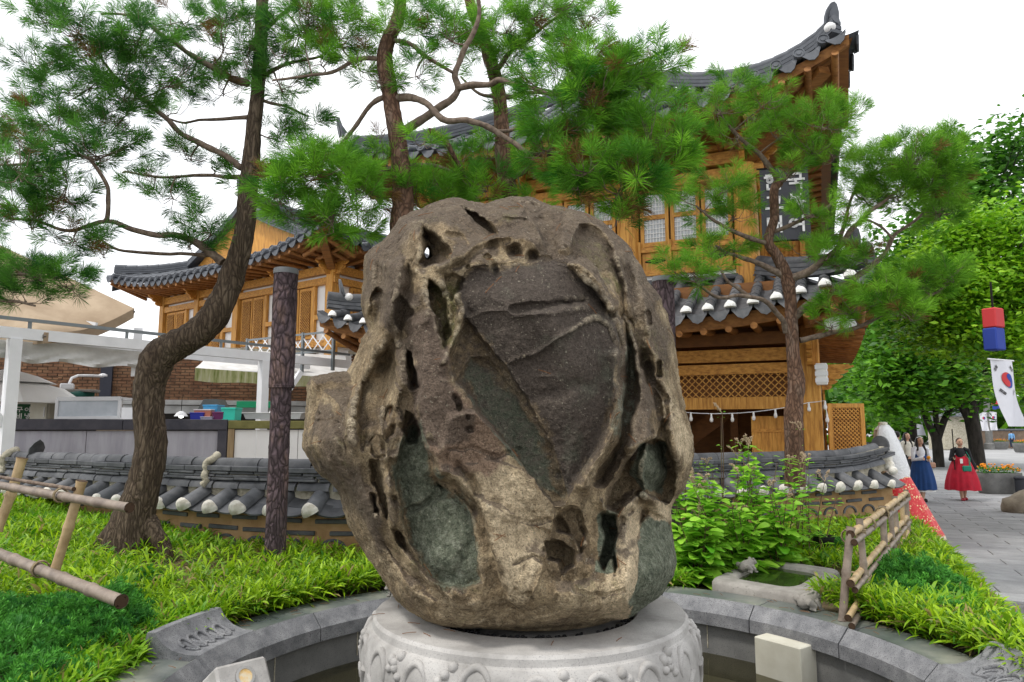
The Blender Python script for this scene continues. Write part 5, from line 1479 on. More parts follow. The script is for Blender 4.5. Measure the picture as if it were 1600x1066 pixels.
def rt_(t):
    w = -1.2 + LD * t; d = (w + 1.2) if w < .55 else (E1 - ur)
    s = abs(2 * t - 1)
    if w < .55: return LF(E1 - d, w, zb + .05 + .52 * s ** 3 * max(0, 1 - d / 2) + .42 * d)
    return LF(ur, w, 8.75 + .3 * abs((w - 4.2) / 4.4) ** 2)
tile_slope(sm_, lambda t: re_(1 - t), lambda t: rt_(1 - t), 28, .28, gm, r=.085, sub=5, tube_n=6)
def le_(t): w = -1.2 + LD * t; s = abs(2 * t - 1); return LF(E0, w, zb + .52 * s ** 3)
m = MB(); m.grid([[le_(t) for t in np.linspace(0, 1, 14)], [rt_(t) if -1.2 + LD * t >= .55 else LF(E0 + (-1.2 + LD * t + 1.2), -1.2 + LD * t, zb + .42 * LD * t) for t in np.linspace(0, 1, 14)]]); m.build('rear_roof', gm[0], sm_)
rdg = [LF(ur, w, 8.78 + .3 * abs((w - 4.2) / 4.4) ** 2) for w in np.linspace(.4, 8.6, 14)]; ridge_run(sm_, rdg, gm, .26, .36, .11)
finial(sm_, rdg[0] + Z3 * .4, -LF.ey, .9)
dr = [LF(ur + q * 4.4, .45, 8.78 - 1.9 * q ** .85) for q in np.linspace(0, 1, 9)]; ridge_run(sm_, dr, gm, .24, .2, .10)
dl2 = [LF(ur - q * 2.9, .45, 8.78 - 1.5 * q ** .85) for q in np.linspace(0, 1, 9)]; ridge_run(sm_, dl2, gm, .24, .2, .10)
finial(sm_, dr[-1] + Z3 * .1, LF.ex - LF.ey, .7)
hp4 = [ft(1 - q) + Z3 * .05 for q in np.linspace(.004, .18, 8)]; ridge_run(sm_, hp4, gm, .24, .2, .10); finial(sm_, hp4[0] + Z3 * .25, hp4[0] - hp4[2], .75)
hp5 = [ft(q) + Z3 * .05 for q in np.linspace(.004, .18, 8)]; ridge_run(sm_, hp5, gm, .24, .2, .10)
m = MB(); m.prism([(-3.3, 0), (4.6, 0), (4.2, .25), (0, 2.0), (-2.7, .4)], LF(ur, .62, 6.95), LF.ex, Z3, LF.ey * .08); m.build('gable_wall', M['wood'], sm_)
for k in range(5): part_box('gable_board', LF, (ur - 2.2 + .45 * k, ur - 1.8 + .45 * k), (.59, .62), (7.0, 7.5), M['woodh'], sm_)
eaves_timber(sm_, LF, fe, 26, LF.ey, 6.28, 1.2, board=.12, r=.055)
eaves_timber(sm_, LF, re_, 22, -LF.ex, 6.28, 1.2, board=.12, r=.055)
part_box('upper_wall', LF, (-8.5, 0), (.05, .12), (3.0, 6.3), M['plaster'], sm_)
part_box('upper_wall', LF, (-.12, -.05), (.12, 7.5), (3.0, 6.3), M['plaster'], sm_)
RECESS = flat_mat('dark brown window recess', (.10, .042, .014), .8)  # recess shade put into the colour of a flat panel
cols = [0, -2.1, -4.25, -6.4, -8.5]
for u in cols:
    m = MB(); m.cbox(LF(u, 0, 4.7), (.26, .26, 3.4), .015, M=LF.M()); m.build('column', M['wood'], sm_); bracket(sm_, LF(u, -.12, 5.95), -LF.ey, 3, .75)
for w in (2.3, 4.6, 7.0):
    m = MB(); m.cbox(LF(0, w, 4.7), (.24, .24, 3.4), .015, M=LF.M()); m.build('column', M['wood'], sm_)
bracket(sm_, LF(.12, 0, 5.95), LF.ex, 3, .75)
for z0, z1 in ((6.0, 6.22), (5.72, 5.90), (4.05, 4.22)):
    part_box('beam', LF, (-8.5, .2), (-.1, .06), (z0, z1), M['woodh'], sm_); part_box('beam', LF, (-.06, .1), (.1, 7.2), (z0, z1), M['woodh'], sm_)
m = MB(); m.beam(fe(1) - Z3 * .3 + LF.ey * .2 - LF.ex * .2, LF(-.2, .2, 6.05), .2, .26); m.build('hip_rafter', M['wood_eave'], sm_)
for a, b in zip(cols[1:], cols[:-1]):
    for (x0, x1) in ((a + .20, a + .74), (a + .78, a + 1.32)):
        fr = part_box('window_frame', LF, (x0, x1), (-.03, .045), (4.30, 5.70), M['wood'], sm_)
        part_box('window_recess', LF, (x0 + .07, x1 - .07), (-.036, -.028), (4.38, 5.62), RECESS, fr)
        lattice('lattice', LF, (x0 + .07, x1 - .07), (4.38, 5.62), -.06, M['woodh'], fr, 5, 12, .016, True)
    part_box('post', LF, (a + 1.34, a + 1.44), (-.05, .04), (4.22, 5.72), M['wood'], sm_)
    part_box('post', LF, (b - .24, b - .13), (-.05, .04), (4.22, 5.72), M['wood'], sm_)
    part_box('rail', LF, (a + 1.44, b - .24), (-.05, .04), (4.80, 4.92), M['wood'], sm_)
for (x0, x1) in ((.6, 1.0), (1.1, 1.5), (2.6, 3.2), (3.3, 3.9)):
    fr = part_box('window_frame', LF, (-.05, .06), (x0, x1), (4.30, 5.70), M['wood'], sm_)
    SFr = Frame((LF(.075, 0, 0).x, LF(.075, 0, 0).y), math.radians(36 - 90))
    part_box('window_recess', LF, (.055, .062), (x0 + .06, x1 - .06), (4.38, 5.62), M['wood_dark'], fr)
    m = MB()
    for k in range(1, 6): fbox(m, LF, (.06, .08), (x0 + .06 + (x1 - x0 - .12) * k / 6 - .01, x0 + .06 + (x1 - x0 - .12) * k / 6 + .01), (4.38, 5.62))
    for k in range(1, 14): fbox(m, LF, (.064, .076), (x0 + .06, x1 - .06), (4.38 + 1.24 * k / 14 - .01, 4.38 + 1.24 * k / 14 + .01))
    m.build('lattice', M['woodh'], fr)
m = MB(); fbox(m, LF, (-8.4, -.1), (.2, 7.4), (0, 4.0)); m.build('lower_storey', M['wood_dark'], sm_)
# ================================================================== food stalls and pergola behind the wall, left
# white steel pergola running back to the right
A0, A1 = at(-60, 513, 10.1), at(545, 580, 15.9)
pg = thing('pergola', 'white steel pergola frame with grey upper rail in front of the food stalls', 'pergola', (A0.x, A0.y, 0))
A1.z = A0.z; zt = A0.z
dP = (A1 - A0).normalized(); nP = Vector((dP.y, -dP.x, 0))
def pgl(px, z=None):                         # point of the pergola line seen at photograph column px
    k = (px - 800) / F; t = (k * A0.y - A0.x) / (dP.x - k * dP.y); p = A0 + dP * t
    return Vector((p.x, p.y, zt if z is None else z))
m = MB(); m.beam(A0, A1, .10, .17); m.build('beam', M['white'], pg)
steel = flat_mat('grey rail steel', (.18, .20, .21), .4, .5, .3)
m = MB(); m.beam(A0 + Z3 * .22, A1 + Z3 * .22, .06, .05); m.build('rail', steel, pg)
m = MB(); m.beam(A0 + Z3 * .02 + nP * -1.4, A1 + Z3 * .02 + nP * -1.4, .08, .12); m.build('beam', M['white'], pg)
for px in (17, 411):
    p = pgl(px); m = MB(); m.box((p.x, p.y, zt / 2), (.16, .16, zt - .18), math.atan2(dP.y, dP.x)); m.build('post', M['white'], pg)
for px in (39, 193, 342):
    p = pgl(px); m = MB(); m.box((p.x, p.y, zt + .14), (.05, .05, .16), .5); m.build('rail_stay', steel, pg)
p = pgl(411); m = MB(); m.beam(p + Z3 * -1.45 , p + dP * .9 + Z3 * -.25, .09, .10); m.build('brace', M['white'], pg)
p = pgl(17); m = MB(); m.beam(p - Z3 * 1.45, p - dP * .8 - Z3 * .3, .09, .10); m.build('brace', M['white'], pg)
p = pgl(224) + nP * -.3; m = MB(); m.box((p.x, p.y, zt - .1), (.14, .14, .85), .5); m.build('post', M['white'], pg)
# folded canvas roof blind hanging under the beam
canvas = pm('off white canvas', [(.50, .49, .47), (.70, .69, .67)], 2.5, .85, .3, 12, .02)
bl = thing('canvas_blind', 'wrinkled off white canvas blind slung under the pergola beam', 'blind', pgl(120))
m = MB(); rows = []
for j in range(7):
    q = j / 6; rows.append([pgl(-70 + 310 * i / 40) - nP * (.12 + .05 * math.sin(i * .9 + j * 2) * q) - Z3 * (.10 + .30 * q + .03 * math.sin(i * .5) * q) for i in range(41)])
m.grid(rows); m.build('cloth', canvas, bl, smooth=60)
aw = thing('awning', 'cream awning with a mossy hanging edge behind the pergola', 'awning', pgl(400) - nP * 1.2)
moss = pm('mossy canvas edge', [(.12, .16, .02), (.40, .40, .20), (.55, .53, .42)], 2.2, .9, .3, 20, .01, stretch=(4, 4, .6))
top0, top1 = at(330, 545, 16.6), at(540, 556, 18.5); lo0, lo1 = at(305, 575, 14.6), at(545, 592, 17.0)
m = MB(); m.grid([[a.lerp(b, q) + Z3 * (-.06 * math.sin(PI * q)) for q in np.linspace(0, 1, 8)] for a, b in ((top0.lerp(top1, r), lo0.lerp(lo1, r)) for r in np.linspace(0, 1, 10))]); m.build('canopy', canvas, aw, smooth=60)
m = MB(); m.grid([[p - Z3 * (.26 + .02 * math.sin(i)) * k for k in (0, .5, 1)] for i, p in enumerate(lo0.lerp(lo1, r) for r in np.linspace(0, 1, 16))]); m.build('valance', moss, aw, smooth=60)
# big beige square parasol, upper left
can = pm('beige canvas', [(.25, .18, .115), (.32, .24, .16), (.40, .31, .215)], 1.6, .85, .15, 14, .01)
bp = thing('parasol', 'large beige square canvas parasol sloping down above the stalls', 'parasol', at(-60, 670, 12.6))
apex = at(-70, 350, 12.8); cR = at(210, 482, 12.4); cF = at(70, 520, 10.9); cB = at(60, 455, 14.8); cL = at(-220, 505, 11.6)
def panel(a, b):
    return [[apex.lerp(a.lerp(b, r), q) - Z3 * (.22 * math.sin(PI * r) * q * .6) for r in np.linspace(0, 1, 9)] for q in np.linspace(0.02, 1, 7)]
m = MB()
for a, b in ((cF, cR), (cR, cB), (cL, cF), (cB, cL)): m.grid(panel(a, b))
m.build('canopy', can, bp, smooth=60)
m = MB()
for a, b in ((cF, cR), (cR, cB), (cL, cF)): m.grid([[a.lerp(b, r) - Z3 * (.22 * math.sin(PI * r) * .6 + .17 * k) for k in (0, 1)] for r in np.linspace(0, 1, 9)])
m.build('valance', can, bp, smooth=60)
for c in (cR, cF, cL, cB):
    m = MB(); m.beam(apex - Z3 * .10, c - Z3 * .07, .04, .05); m.build('rib', pm('grey brown rib', [(.16, .14, .12), (.24, .21, .19)], 4, .6, .1), bp)
m = MB(); m.beam(cF.lerp(cR, .55) - Z3 * .1, at(-60, 470, 12.4), .05, .06); m.build('stay', M['white'], bp)
m = MB(); m.tube([apex, Vector((apex.x, apex.y, 0))], .05, 8); m.build('pole', steel, bp)
# white parasol with a small top tier, far left
wp = thing('parasol', 'white two tier market parasol at the stall on the far left', 'parasol', at(15, 670, 13))
whc = pm('white parasol cloth', [(.74, .73, .70), (.84, .83, .80)], 2, .8, .1)
c = at(15, 578, 13); m = MB()
m.lathe([(0.02, .02), (.45, -.10), (.78, -.24)], c, 8); m.build('top_tier', whc, wp)
m = MB(); m.lathe([(.35, -.18), (.9, -.32), (1.34, -.62)], c, 8); m.build('canopy', whc, wp)
m = MB(); m.tube([c, Vector((c.x, c.y, 0))], .03, 8); m.build('pole', M['white'], wp)
# stall counter: grey boards with a dark top, then white boards with a mossy top
B0, B1, B2 = at(20, 657, 11.8), at(357, 655, 12.6), at(560, 652, 13.4)
for P_ in (B0, B1, B2): P_.z = 2.06
grey = pm('grey painted panel', [(.29, .28, .31), (.35, .34, .37), (.40, .39, .42)], 2, .6, .12, stretch=(4, 4, .5))
dkw = pm('dark stained board', [(.035, .035, .045), (.07, .065, .075)], 5, .6, .2)
ct = thing('stall_counter', 'long food stall counter clad in grey and white boards with a dark top rail', 'counter', (B1.x, B1.y, 0))
def wallstrip(name, a, b, z0, z1, off, th, mat, parent, n=1):
    d = (b - a); d.z = 0; L = d.length; d.normalize(); nn = Vector((d.y, -d.x, 0))
    for i in range(n):
        x0, x1 = L * i / n + .004, L * (i + 1) / n - .004
        c = a + d * (x0 + x1) / 2 + nn * off; m = MB(); m.cbox((c.x, c.y, (z0 + z1) / 2), (x1 - x0, th, z1 - z0), .006, math.atan2(d.y, d.x)); m.build(name, mat, parent)
wallstrip('panel', B0, B1, .2, 1.86, 0, .04, grey, ct, 3)
wallstrip('top_rail', B0, B1, 1.88, 2.06, .03, .10, dkw, ct, 2)
wallstrip('panel', B1 + (B2 - B1) * .05, B2, .2, 1.88, 0, .04, M['plaster'], ct, 6)
wallstrip('top_rail', B1, B2, 1.90, 2.04, .03, .10, pm('mossy board', [(.10, .10, .03), (.22, .20, .07)], 4, .8, .2), ct, 1)
wallstrip('end_post', B1 - (B1 - B0).normalized() * .16, B1, .2, 1.88, .03, .07, dkw, ct)
wallstrip('end_post', B1, B1 + (B2 - B1) * .05, .2, 1.90, .03, .07, pm('bare wood post', [(.22, .15, .08), (.34, .25, .14)], 6, .8, .2, stretch=(4, 4, .5)), ct)
# brick building behind the stalls
Q0, Q1 = at(-120, 600, 16.6), at(600, 600, 19.4)
dq = Vector((Q1.x - Q0.x, Q1.y - Q0.y, 0)); LQ = dq.length; dq.normalize(); nq = Vector((dq.y, -dq.x, 0))
bk = thing('brick_building', 'low red brick building with pale ledges in the shade behind the food stalls', 'building', ((Q0.x + Q1.x) / 2, (Q0.y + Q1.y) / 2, 0))
def qb(name, s0, s1, o0, o1, z0, z1, mat, mbx=None):
    m = mbx or MB(); c = Vector((Q0.x, Q0.y, 0)) + dq * (s0 + s1) / 2 + nq * (o0 + o1) / 2
    m.box((c.x, c.y, (z0 + z1) / 2), (s1 - s0, o1 - o0, z1 - z0), math.atan2(dq.y, dq.x))
    return m if mbx else m.build(name, mat, bk)
qb('mortar_wall', 0, LQ, -.3, 0, 0, 3.9, pm('brown mortar', [(.12, .09, .06), (.20, .16, .12)], 8, .9, .4))
bm_ = MB()
zs = 2.62; r_ = 0
while zs < 3.8:
    s = -.2 + (.11 if r_ % 2 else 0)
    while s < LQ - .2:
        c = Vector((Q0.x, Q0.y, 0)) + dq * (s + .105) + nq * (.006 + random.uniform(0, .012))
        bm_.box((c.x, c.y, zs + .035), (.20, .03, .062), math.atan2(dq.y, dq.x)); s += .22
    zs += .078; r_ += 1
brickm, nt_, b_ = new_mat('red brown brick'); v_ = coords(nt_, (4.5, 4.5, 12.8)); 
wn_ = nt_.nodes.new('ShaderNodeTexWhiteNoise'); fl_ = nt_.nodes.new('ShaderNodeVectorMath'); fl_.operation = 'FLOOR'; nt_.links.new(v_, fl_.inputs[0]); nt_.links.new(fl_.outputs[0], wn_.inputs['Vector'])
nt_.links.new(mixc(nt_, noise_n(nt_, coords(nt_), 1.2, 3), ramp(nt_, wn_.outputs['Value'], [(0, (.13, .05, .025)), (.5, (.24, .10, .05)), (1, (.36, .19, .10))]), (.10, .06, .03)), b_.inputs['Base Color']); b_.inputs['Roughness'].default_value = .9
bm_.build('bricks', brickm, bk, kind='stuff')
for z0, z1, o in ((2.50, 2.62, .10), (2.28, 2.48, .06)): qb('ledge', .4 * LQ, LQ, 0, o, z0, z1, pm('weathered pale ledge', [(.28, .28, .27), (.45, .45, .44)], 3, .8, .2))
sp_ = lambda px: max(0, min(LQ, ((lambda k: (k * Q0.y - Q0.x) / (dq.x - k * dq.y))((px - 800) / F))))
qb('pillar', sp_(158), sp_(176), 0, .12, 2.3, 3.88, flat_mat('dark blue pillar', (.03, .032, .045), .6))
qb('ledge', sp_(157), sp_(215), 0, .14, 2.12, 2.42, M['white'])
qb('dark_opening', 0, sp_(155), 0, .02, 0, 2.6, M['dark']); qb('dark_opening', sp_(250), LQ, 0, .05, 0, 2.27, M['dark'])  # black sheets stand in for the unlit interior
qb('green_panel', sp_(372), sp_(430), .02, .16, 2.44, 2.60, flat_mat('green panel', (.02, .35, .16), .5))
qb('roof_slab', 0, LQ, -.5, .1, 3.9, 3.98, M['mortar_grey'])
# lamp on a long arm
la = thing('arm_lamp', 'white floodlight on a long curved arm fixed to the dark pillar', 'lamp', at(160, 588, 15))
P = [at(161, 588, 16.4), at(140, 587, 15.6), at(122, 587, 15), at(112, 591, 14.8), at(108, 600, 14.7)]
m = MB(); m.tube(P, .028, 7); m.build('arm', M['white'], la, smooth=60)
m = MB(); m.lathe([(.09, 0), (.09, .04), (.03, .06)], at(161, 588, 16.4), 10); m.build('wall_plate', M['white'], la)
m = MB(); m.cbox(at(105, 604, 14.6), (.24, .18, .12), .02, .4); m.build('lamp_head', M['white'], la)
# display chiller and things standing on the counter
def on_counter(px, Y=None):
    return B0 + (B1 - B0) * ((px - 20) / 337.)
dc = thing('display_cabinet', 'white framed glass display cabinet standing on the stall counter', 'cabinet', at(136, 655, 12.6))
a, b = at(88, 655, 12.5), at(186, 654, 12.6); d = (b - a).normalized(); h = .35; back = Vector((0, .5, 0))
def cabbar(p, q, w=.05): m = MB(); m.beam(p, q, w, w); m.build('frame', M['white'], dc)
for p in (a, b): cabbar(p, p + Z3 * h); cabbar(p + Z3 * h, p + Z3 * h + back)
cabbar(a + Z3 * .02, b + Z3 * .02); cabbar(a + Z3 * h, b + Z3 * h, .07)
m = MB(); m.add([a, b, b + Z3 * h, a + Z3 * h], [(0, 1, 2, 3)]); m.build('glass', pm('misty cabinet glass', [(.40, .44, .48), (.55, .58, .62)], 4, .2, 0, spec=.6), dc)
m = MB(); m.add([a + Z3 * h, b + Z3 * h, b + Z3 * h + back, a + Z3 * h + back], [(0, 1, 2, 3)]); m.build('top', M['white'], dc)
fd = thing('fridge', 'beige fridge standing between the green sign and the display cabinet', 'fridge', at(72, 655, 13))
m = MB(); m.cbox(at(72, 645, 13.1), (.36, .4, .5), .02); m.build('body', pm('beige enamel', [(.36, .34, .27), (.45, .42, .34)], 3, .5, .05), fd)
m = MB(); c_ = at(72, 645, 13.1); m.cbox(c_ + Vector((.0, -.215, .02)), (.30, .02, .36), .01); m.build('door', M['cream_stone'], fd)
m = MB(); m.tube([c_ + Vector((.12, -.24, -.08)), c_ + Vector((.12, -.24, .1))], .01, 6); m.build('handle', M['white'], fd)
gs = thing('sign', 'green sign with white Korean lettering above the far left counter', 'sign', at(40, 640, 12.8))
ga, gb = at(22, 654, 12.8), at(58, 650, 12.95); gd = (gb - ga); gd.z = 0; GLn = gd.length; gd.normalize()
m = MB(); c = (ga + gb) / 2 + Z3 * .10; m.cbox(c, (GLn, .03, .27), .006, math.atan2(gd.y, gd.x)); m.build('board', flat_mat('green sign board', (.012, .085, .03), .5), gs)
for i, ch in enumerate('구이갈비냉면'):
    m = MB(); r_i, c_i = divmod(i, 3); glyph(m, '구이갈비냉면'[i], ga + gd * (.035 + .125 * c_i) + Vector((0, -.02, .115 - .12 * r_i - .0)), gd, Z3, .095, .014, Vector((gd.y, -gd.x, 0))); m.build('letter', M['plaster'], gs)
pp_ = thing('hose_rack', 'dark green folded awning roll above the display cabinet', 'awning', at(128, 615, 14))
m = MB(); m.tube([at(108, 620, 14.0), at(142, 615, 14.6)], .09, 10); m.build('roll', flat_mat('dark green cloth', (.01, .08, .06), .7), pp_, smooth=60)
m = MB(); m.cbox(at(128, 611, 14.4), (.6, .3, .05), .01, .3); m.build('cover', M['basin'], pp_)
def crate(px, py, w, h, col, label, Y=12.75, lid=None, alpha=False):
    t = thing('plastic_box', label, 'box', at(px, py + h / 2, Y), group='plastic boxes on the stall counter')
    s = pxm(Y); c = at(px, py, Y); m = MB()
    W_, H_, D_ = w * s / 2, h * s / 2, .16
    prof = [[(-W_ * .92, -D_ * .92), (W_ * .92, -D_ * .92), (W_ * .92, D_ * .92), (-W_ * .92, D_ * .92)], [(-W_, -D_), (W_, -D_), (W_, D_), (-W_, D_)]]
    rows = [[Vector((c.x + x, c.y + y, c.z + z)) for x, y in pr] for pr, z in ((prof[0], -H_), (prof[1], H_ * .7), )]
    m.grid(rows, closed_u=True); m.f += [(3, 2, 1, 0), (4, 5, 6, 7)]; m.m += [0, 0]
    m.build('tub', flat_mat(label[:24], col, .35, .4), t)
    m = MB(); m.cbox(c + Z3 * H_ * .85, (W_ * 2.12, D_ * 2.12, H_ * .3), .004); m.build('lid', flat_mat(label[:20] + ' lid', lid or col, .4), t)
crate(313, 651, 20, 12, (.02, .03, .30), 'deep blue low plastic tray at the end of the row of boxes')
crate(322, 646, 26, 12, (.46, .16, .10), 'clear box with reddish contents stacked in the row', 12.8, (.55, .5, .5))
crate(334, 640, 22, 14, (.05, .28, .52), 'light blue plastic box stacked highest in the row', 12.95)
crate(346, 650, 17, 12, (.12, .02, .09), 'maroon plastic box beside the turquoise one')
crate(362, 647, 21, 19, (.03, .50, .38), 'turquoise plastic box standing at the right of the row')
crate(328, 654, 18, 5, (.36, .36, .45), 'flat greyish lilac box under the reddish one', 12.7)
crate(430, 650, 90, 10, (.48, .48, .47), 'long low pale grey tub on the white boarded counter', 13.4)
hb = thing('hanging_bulb', 'bright round bulb glowing in the dark stall', 'lamp', at(283, 648, 14)); c = at(283, 649, 14)
m = MB(); m.ball(c, .055, 10); m.build('bulb', flat_mat('lit bulb', (1, 1, .95), .3, emit=4), hb, smooth=80)
m = MB(); m.lathe([(.13, -.02), (.08, .05), (.03, .08)], c, 12); m.build('shade', M['white'], hb, smooth=60)
m = MB(); m.tube([c + Z3 * .08, c + Z3 * .4], .006, 5); m.build('cord', M['dark'], hb)
hd = thing('range_hood', 'grey sloping extractor hood behind the plastic boxes', 'hood', at(330, 630, 14))
m = MB(); c = at(335, 640, 14.2); m.prism([(-.35, -.2), (.38, -.2), (.12, .2), (-.14, .2)], c - Vector((0, .2, 0)), Vector((1, 0, 0)), Z3, Vector((0, .4, 0))); m.build('hood', flat_mat('grey steel hood', (.10, .11, .11), .4, .5, .4), hd)
m = MB(); m.box(c + Vector((0, 0, -.22)), (.76, .44, .04)); m.build('rim', flat_mat('hood rim', (.2, .2, .2), .4), hd)
# small lattice balcony rail of the left house, above the pergola
lr = thing('balcony_rail', 'grey diamond lattice balcony rail in front of the smaller house', 'railing', at(470, 540, 16))
r0, r1 = at(385, 548, 17.0), at(520, 536, 15.4); r0.z = r1.z = min(r0.z, r1.z)
BR = Frame((r0.x, r0.y), -math.atan2(r1.y - r0.y, r1.x - r0.x)); Lr = (r1 - r0).length
for a_, z_ in ((0, 0), (0, .42)): part_box('rail', BR, (0, Lr), (0, .04), (r0.z - .18 + z_, r0.z - .14 + z_), steel, lr)
for k in range(4): part_box('post', BR, (Lr * k / 3 - .03, Lr * k / 3 + .03), (-.01, .05), (r0.z - .6, r0.z + .3), steel, lr)
lattice('lattice', BR, (0, Lr), (r0.z - .14, r0.z + .24), .01, M['white'], lr, 9, 3, .025, True)
# ================================================================== pines
def wobble(P, rad, amp, seed, sub=6):
    """smooth a traced polyline and give bark its own unevenness"""
    Q = catmull(P, sub); R_ = np.interp(np.linspace(0, len(P) - 1, len(Q)), range(len(P)), rad)
    return Q, R_
class Pine:
    def __init__(s, label, Y, pal, group='pines around the rock'):
        s.Y = Y; s.pal = pal; s.seed = random.randint(0, 999)
        s.root = None; s.label = label; s.group = group; s.nodes = []; s.tw = MB(); s.V = []; s.C = []
    def trunk(s, pts, mat='bark', n=16):
        P = [at(a, b, s.Y + (q[0] if q else 0)) for a, b, r, *q in pts]; R_ = [r * .88 * pxm(s.Y) for a, b, r, *q in pts]
        s.root = thing('pine_tree', s.label, 'tree', (P[0].x, P[0].y, P[0].z), group=None)
        Q, R_ = wobble(P, R_, 0, s.seed, 8)
        m = MB(); m.tube(Q, list(R_), n)
        V = np.array([tuple(v) for v in m.v]); ctr = np.repeat(np.array([tuple(q) for q in Q]), n, 0)[:len(V)]
        dirs = V - ctr; k = 1 + .10 * N1.fbm(V * np.array([1, 1, .5]), 7, 3)[:, None] + .06 * N2.fbm(V, 22, 2)[:, None]
        V = ctr + dirs * k; m.v = [tuple(v) for v in V]
        m.build('trunk', M[mat], s.root, smooth=80, fix=False)
        for q, r in zip(Q, R_): s.nodes.append((q, r))
        return s
    def branch(s, pts, r0, r1=2, dy=0, mat='bark_twig', y0=0):
        """pts in photograph pixels; dy is how far (m) the tip comes forward"""
        n = len(pts); P = [at(a, b, s.Y + y0 + dy * i / (n - 1)) for i, (a, b) in enumerate(pts)]
        R_ = [(r0 + (r1 - r0) * (i / (n - 1)) ** .8) * .8 * pxm(s.Y) for i in range(n)]
        Q, R_ = wobble(P, R_, 0, s.seed, 5)
        Q = [q + Vector((N1(np.array([q.x, q.y, q.z]), 5), N1(np.array([q.x + 9, q.y, q.z]), 5), N2(np.array([q.x, q.y, q.z]), 5))) * (.022 if 0 < i < len(Q) - 1 else 0) for i, q in enumerate(Q)]
        R_ = [r * (1 + .18 * N2(np.array([q.x, q.y, q.z]), 16)) for q, r in zip(Q, R_)]
        m = MB(); m.tube(Q, list(R_), 9); m.build('branch', M[mat], s.root, smooth=80, fix=False)
        for q, r in zip(Q, R_): s.nodes.append((q, r))
        return s
    def cloud(s, cx, cy, rx, ry, dens=1.0, dY=None, up=.35):
        """a pad of needle shoots; hung on the nearest limb by a forked twig"""
        best = min(s.nodes, key=lambda nd: (lambda x, y: math.hypot(x - cx, y - cy) + 30 * (nd[1] > .09))(*proj2(nd[0])))
        Yc = best[0].y + (dY if dY is not None else random.uniform(-.35, .2))
        c = at(cx, cy, Yc); k = pxm(Yc); n = max(4, int(rx * ry * PI / 150 * dens))
        mid = best[0].lerp(c, .55) + Vector((random.uniform(-.05, .05), random.uniform(-.05, .05), -.04))
        hub = c - Z3 * ry * k * .35
        tw0 = catmull([best[0], mid, hub], 4); s.tw.tube(tw0, [max(.004, min(.011, best[1] * .6) * (1 - .55 * i / (len(tw0) - 1))) for i in range(len(tw0))], 5)
        for _ in range(n):
            while True:
                d = Vector((random.uniform(-1, 1), random.uniform(-1, 1), random.uniform(-1, 1)))
                if d.length < 1: break
            p = c + Vector((d.x * rx * k, d.y * (rx + ry) * .5 * k, d.z * ry * k))
            j = random.random(); st = tw0[min(len(tw0) - 1, int(len(tw0) * (.5 + .5 * j)))]
            ax = (p - (hub - Z3 * .05)); ax = (ax.normalized() if ax.length > 1e-3 else Z3) * .9 + Z3 * up + Vector((random.gauss(0, .35), random.gauss(0, .35), random.gauss(0, .25)))
            ax.normalize()
            if random.random() < .5:
                e = p - ax * .02; m_ = st.lerp(e, .5) + Vector((random.uniform(-.03, .03), random.uniform(-.03, .03), -.03)); s.tw.tube([st, m_, e, p + ax * .10], [.0045, .004, .0032, .002], 4, caps=False)
            s.shoot(p, ax)
        return s
    def shoot(s, p, ax, n=84):
        L = random.uniform(.10, .17); nl = random.uniform(.12, .18)
        a = ax.orthogonal().normalized(); b = ax.cross(a)
        t = rng.random(n); ph = rng.random(n) * 2 * PI; sp = rng.uniform(.35, 1.2, n)
        ax_, a_, b_ = (np.array(tuple(q)) for q in (ax, a, b))
        base = np.array(tuple(p)) + ax_ * (t * L)[:, None]
        side = a_ * np.cos(ph)[:, None] + b_ * np.sin(ph)[:, None]
        d = ax_ * np.cos(sp)[:, None] + side * np.sin(sp)[:, None]; d += np.array([0, 0, -.10])
        ln = nl * rng.uniform(.75, 1.1, n)
        tip = base + d * ln[:, None]
        w = np.cross(d, rng.normal(size=(n, 3))); w /= np.linalg.norm(w, axis=1)[:, None] + 1e-9; w *= .0019
        mid = base + d * (ln * .55)[:, None] + np.array([0, 0, .004])
        s.V.append(np.stack([base, mid + w, tip, mid - w], 1).reshape(-1, 3))
        lo, hi = s.pal; q = min(1, max(0, random.gauss(.5, .27)))
        c = np.array(lo) * (1 - q) + np.array(hi) * q
        if random.random() < .05: c = np.array((.20, .11, .035))
        cc = c * rng.uniform(.75, 1.25, (n, 1)); s.C.append(np.repeat(cc, 4, 0))
    def done(s):
        s.tw.build('twigs', M['bark_twig'], s.root, fix=False, kind='stuff')
        V = np.concatenate(s.V); C = np.concatenate(s.C); n = len(V) // 4
        o = base_of(s.root); V = V - np.array(tuple(o))
        i = np.arange(n)[:, None] * 4
        F_ = np.concatenate([i + np.array([[0, 1, 2]]), i + np.array([[0, 2, 3]])], 1).reshape(-1, 3)
        link('foliage', np_mesh('foliage', V, F_, M['needle'], colors=C), s.root, kind='stuff')
def proj2(p):
    f = p.y * cP + (p.z - CAMZ) * sP; u = -p.y * sP + (p.z - CAMZ) * cP
    return 800 + F * p.x / f, 533 - F * u / f
DKP = ((.020, .105, .020), (.14, .37, .042))
MDP = ((.040, .19, .016), (.27, .58, .042))
LTP = ((.055, .20, .012), (.26, .54, .04))
t1 = Pine('leaning pine with an S shaped grey trunk left of the rock', 7.2, DKP)
t1.trunk([(196,862,50),(204,825,38),(224,760,29),(236,700,26.5),(232,640,25),(233,600,27),(246,562,30),(272,541,29),(303,524,26),(332,498,25),(352,462,22.5),(366,422,21.5),(376,388,19),(383,350,17.5),(388,300,17),(393,250,15),(397,200,13.5),(402,150,13),(406,100,12.5),(408,50,12),(410,0,11),(412,-60,10)])
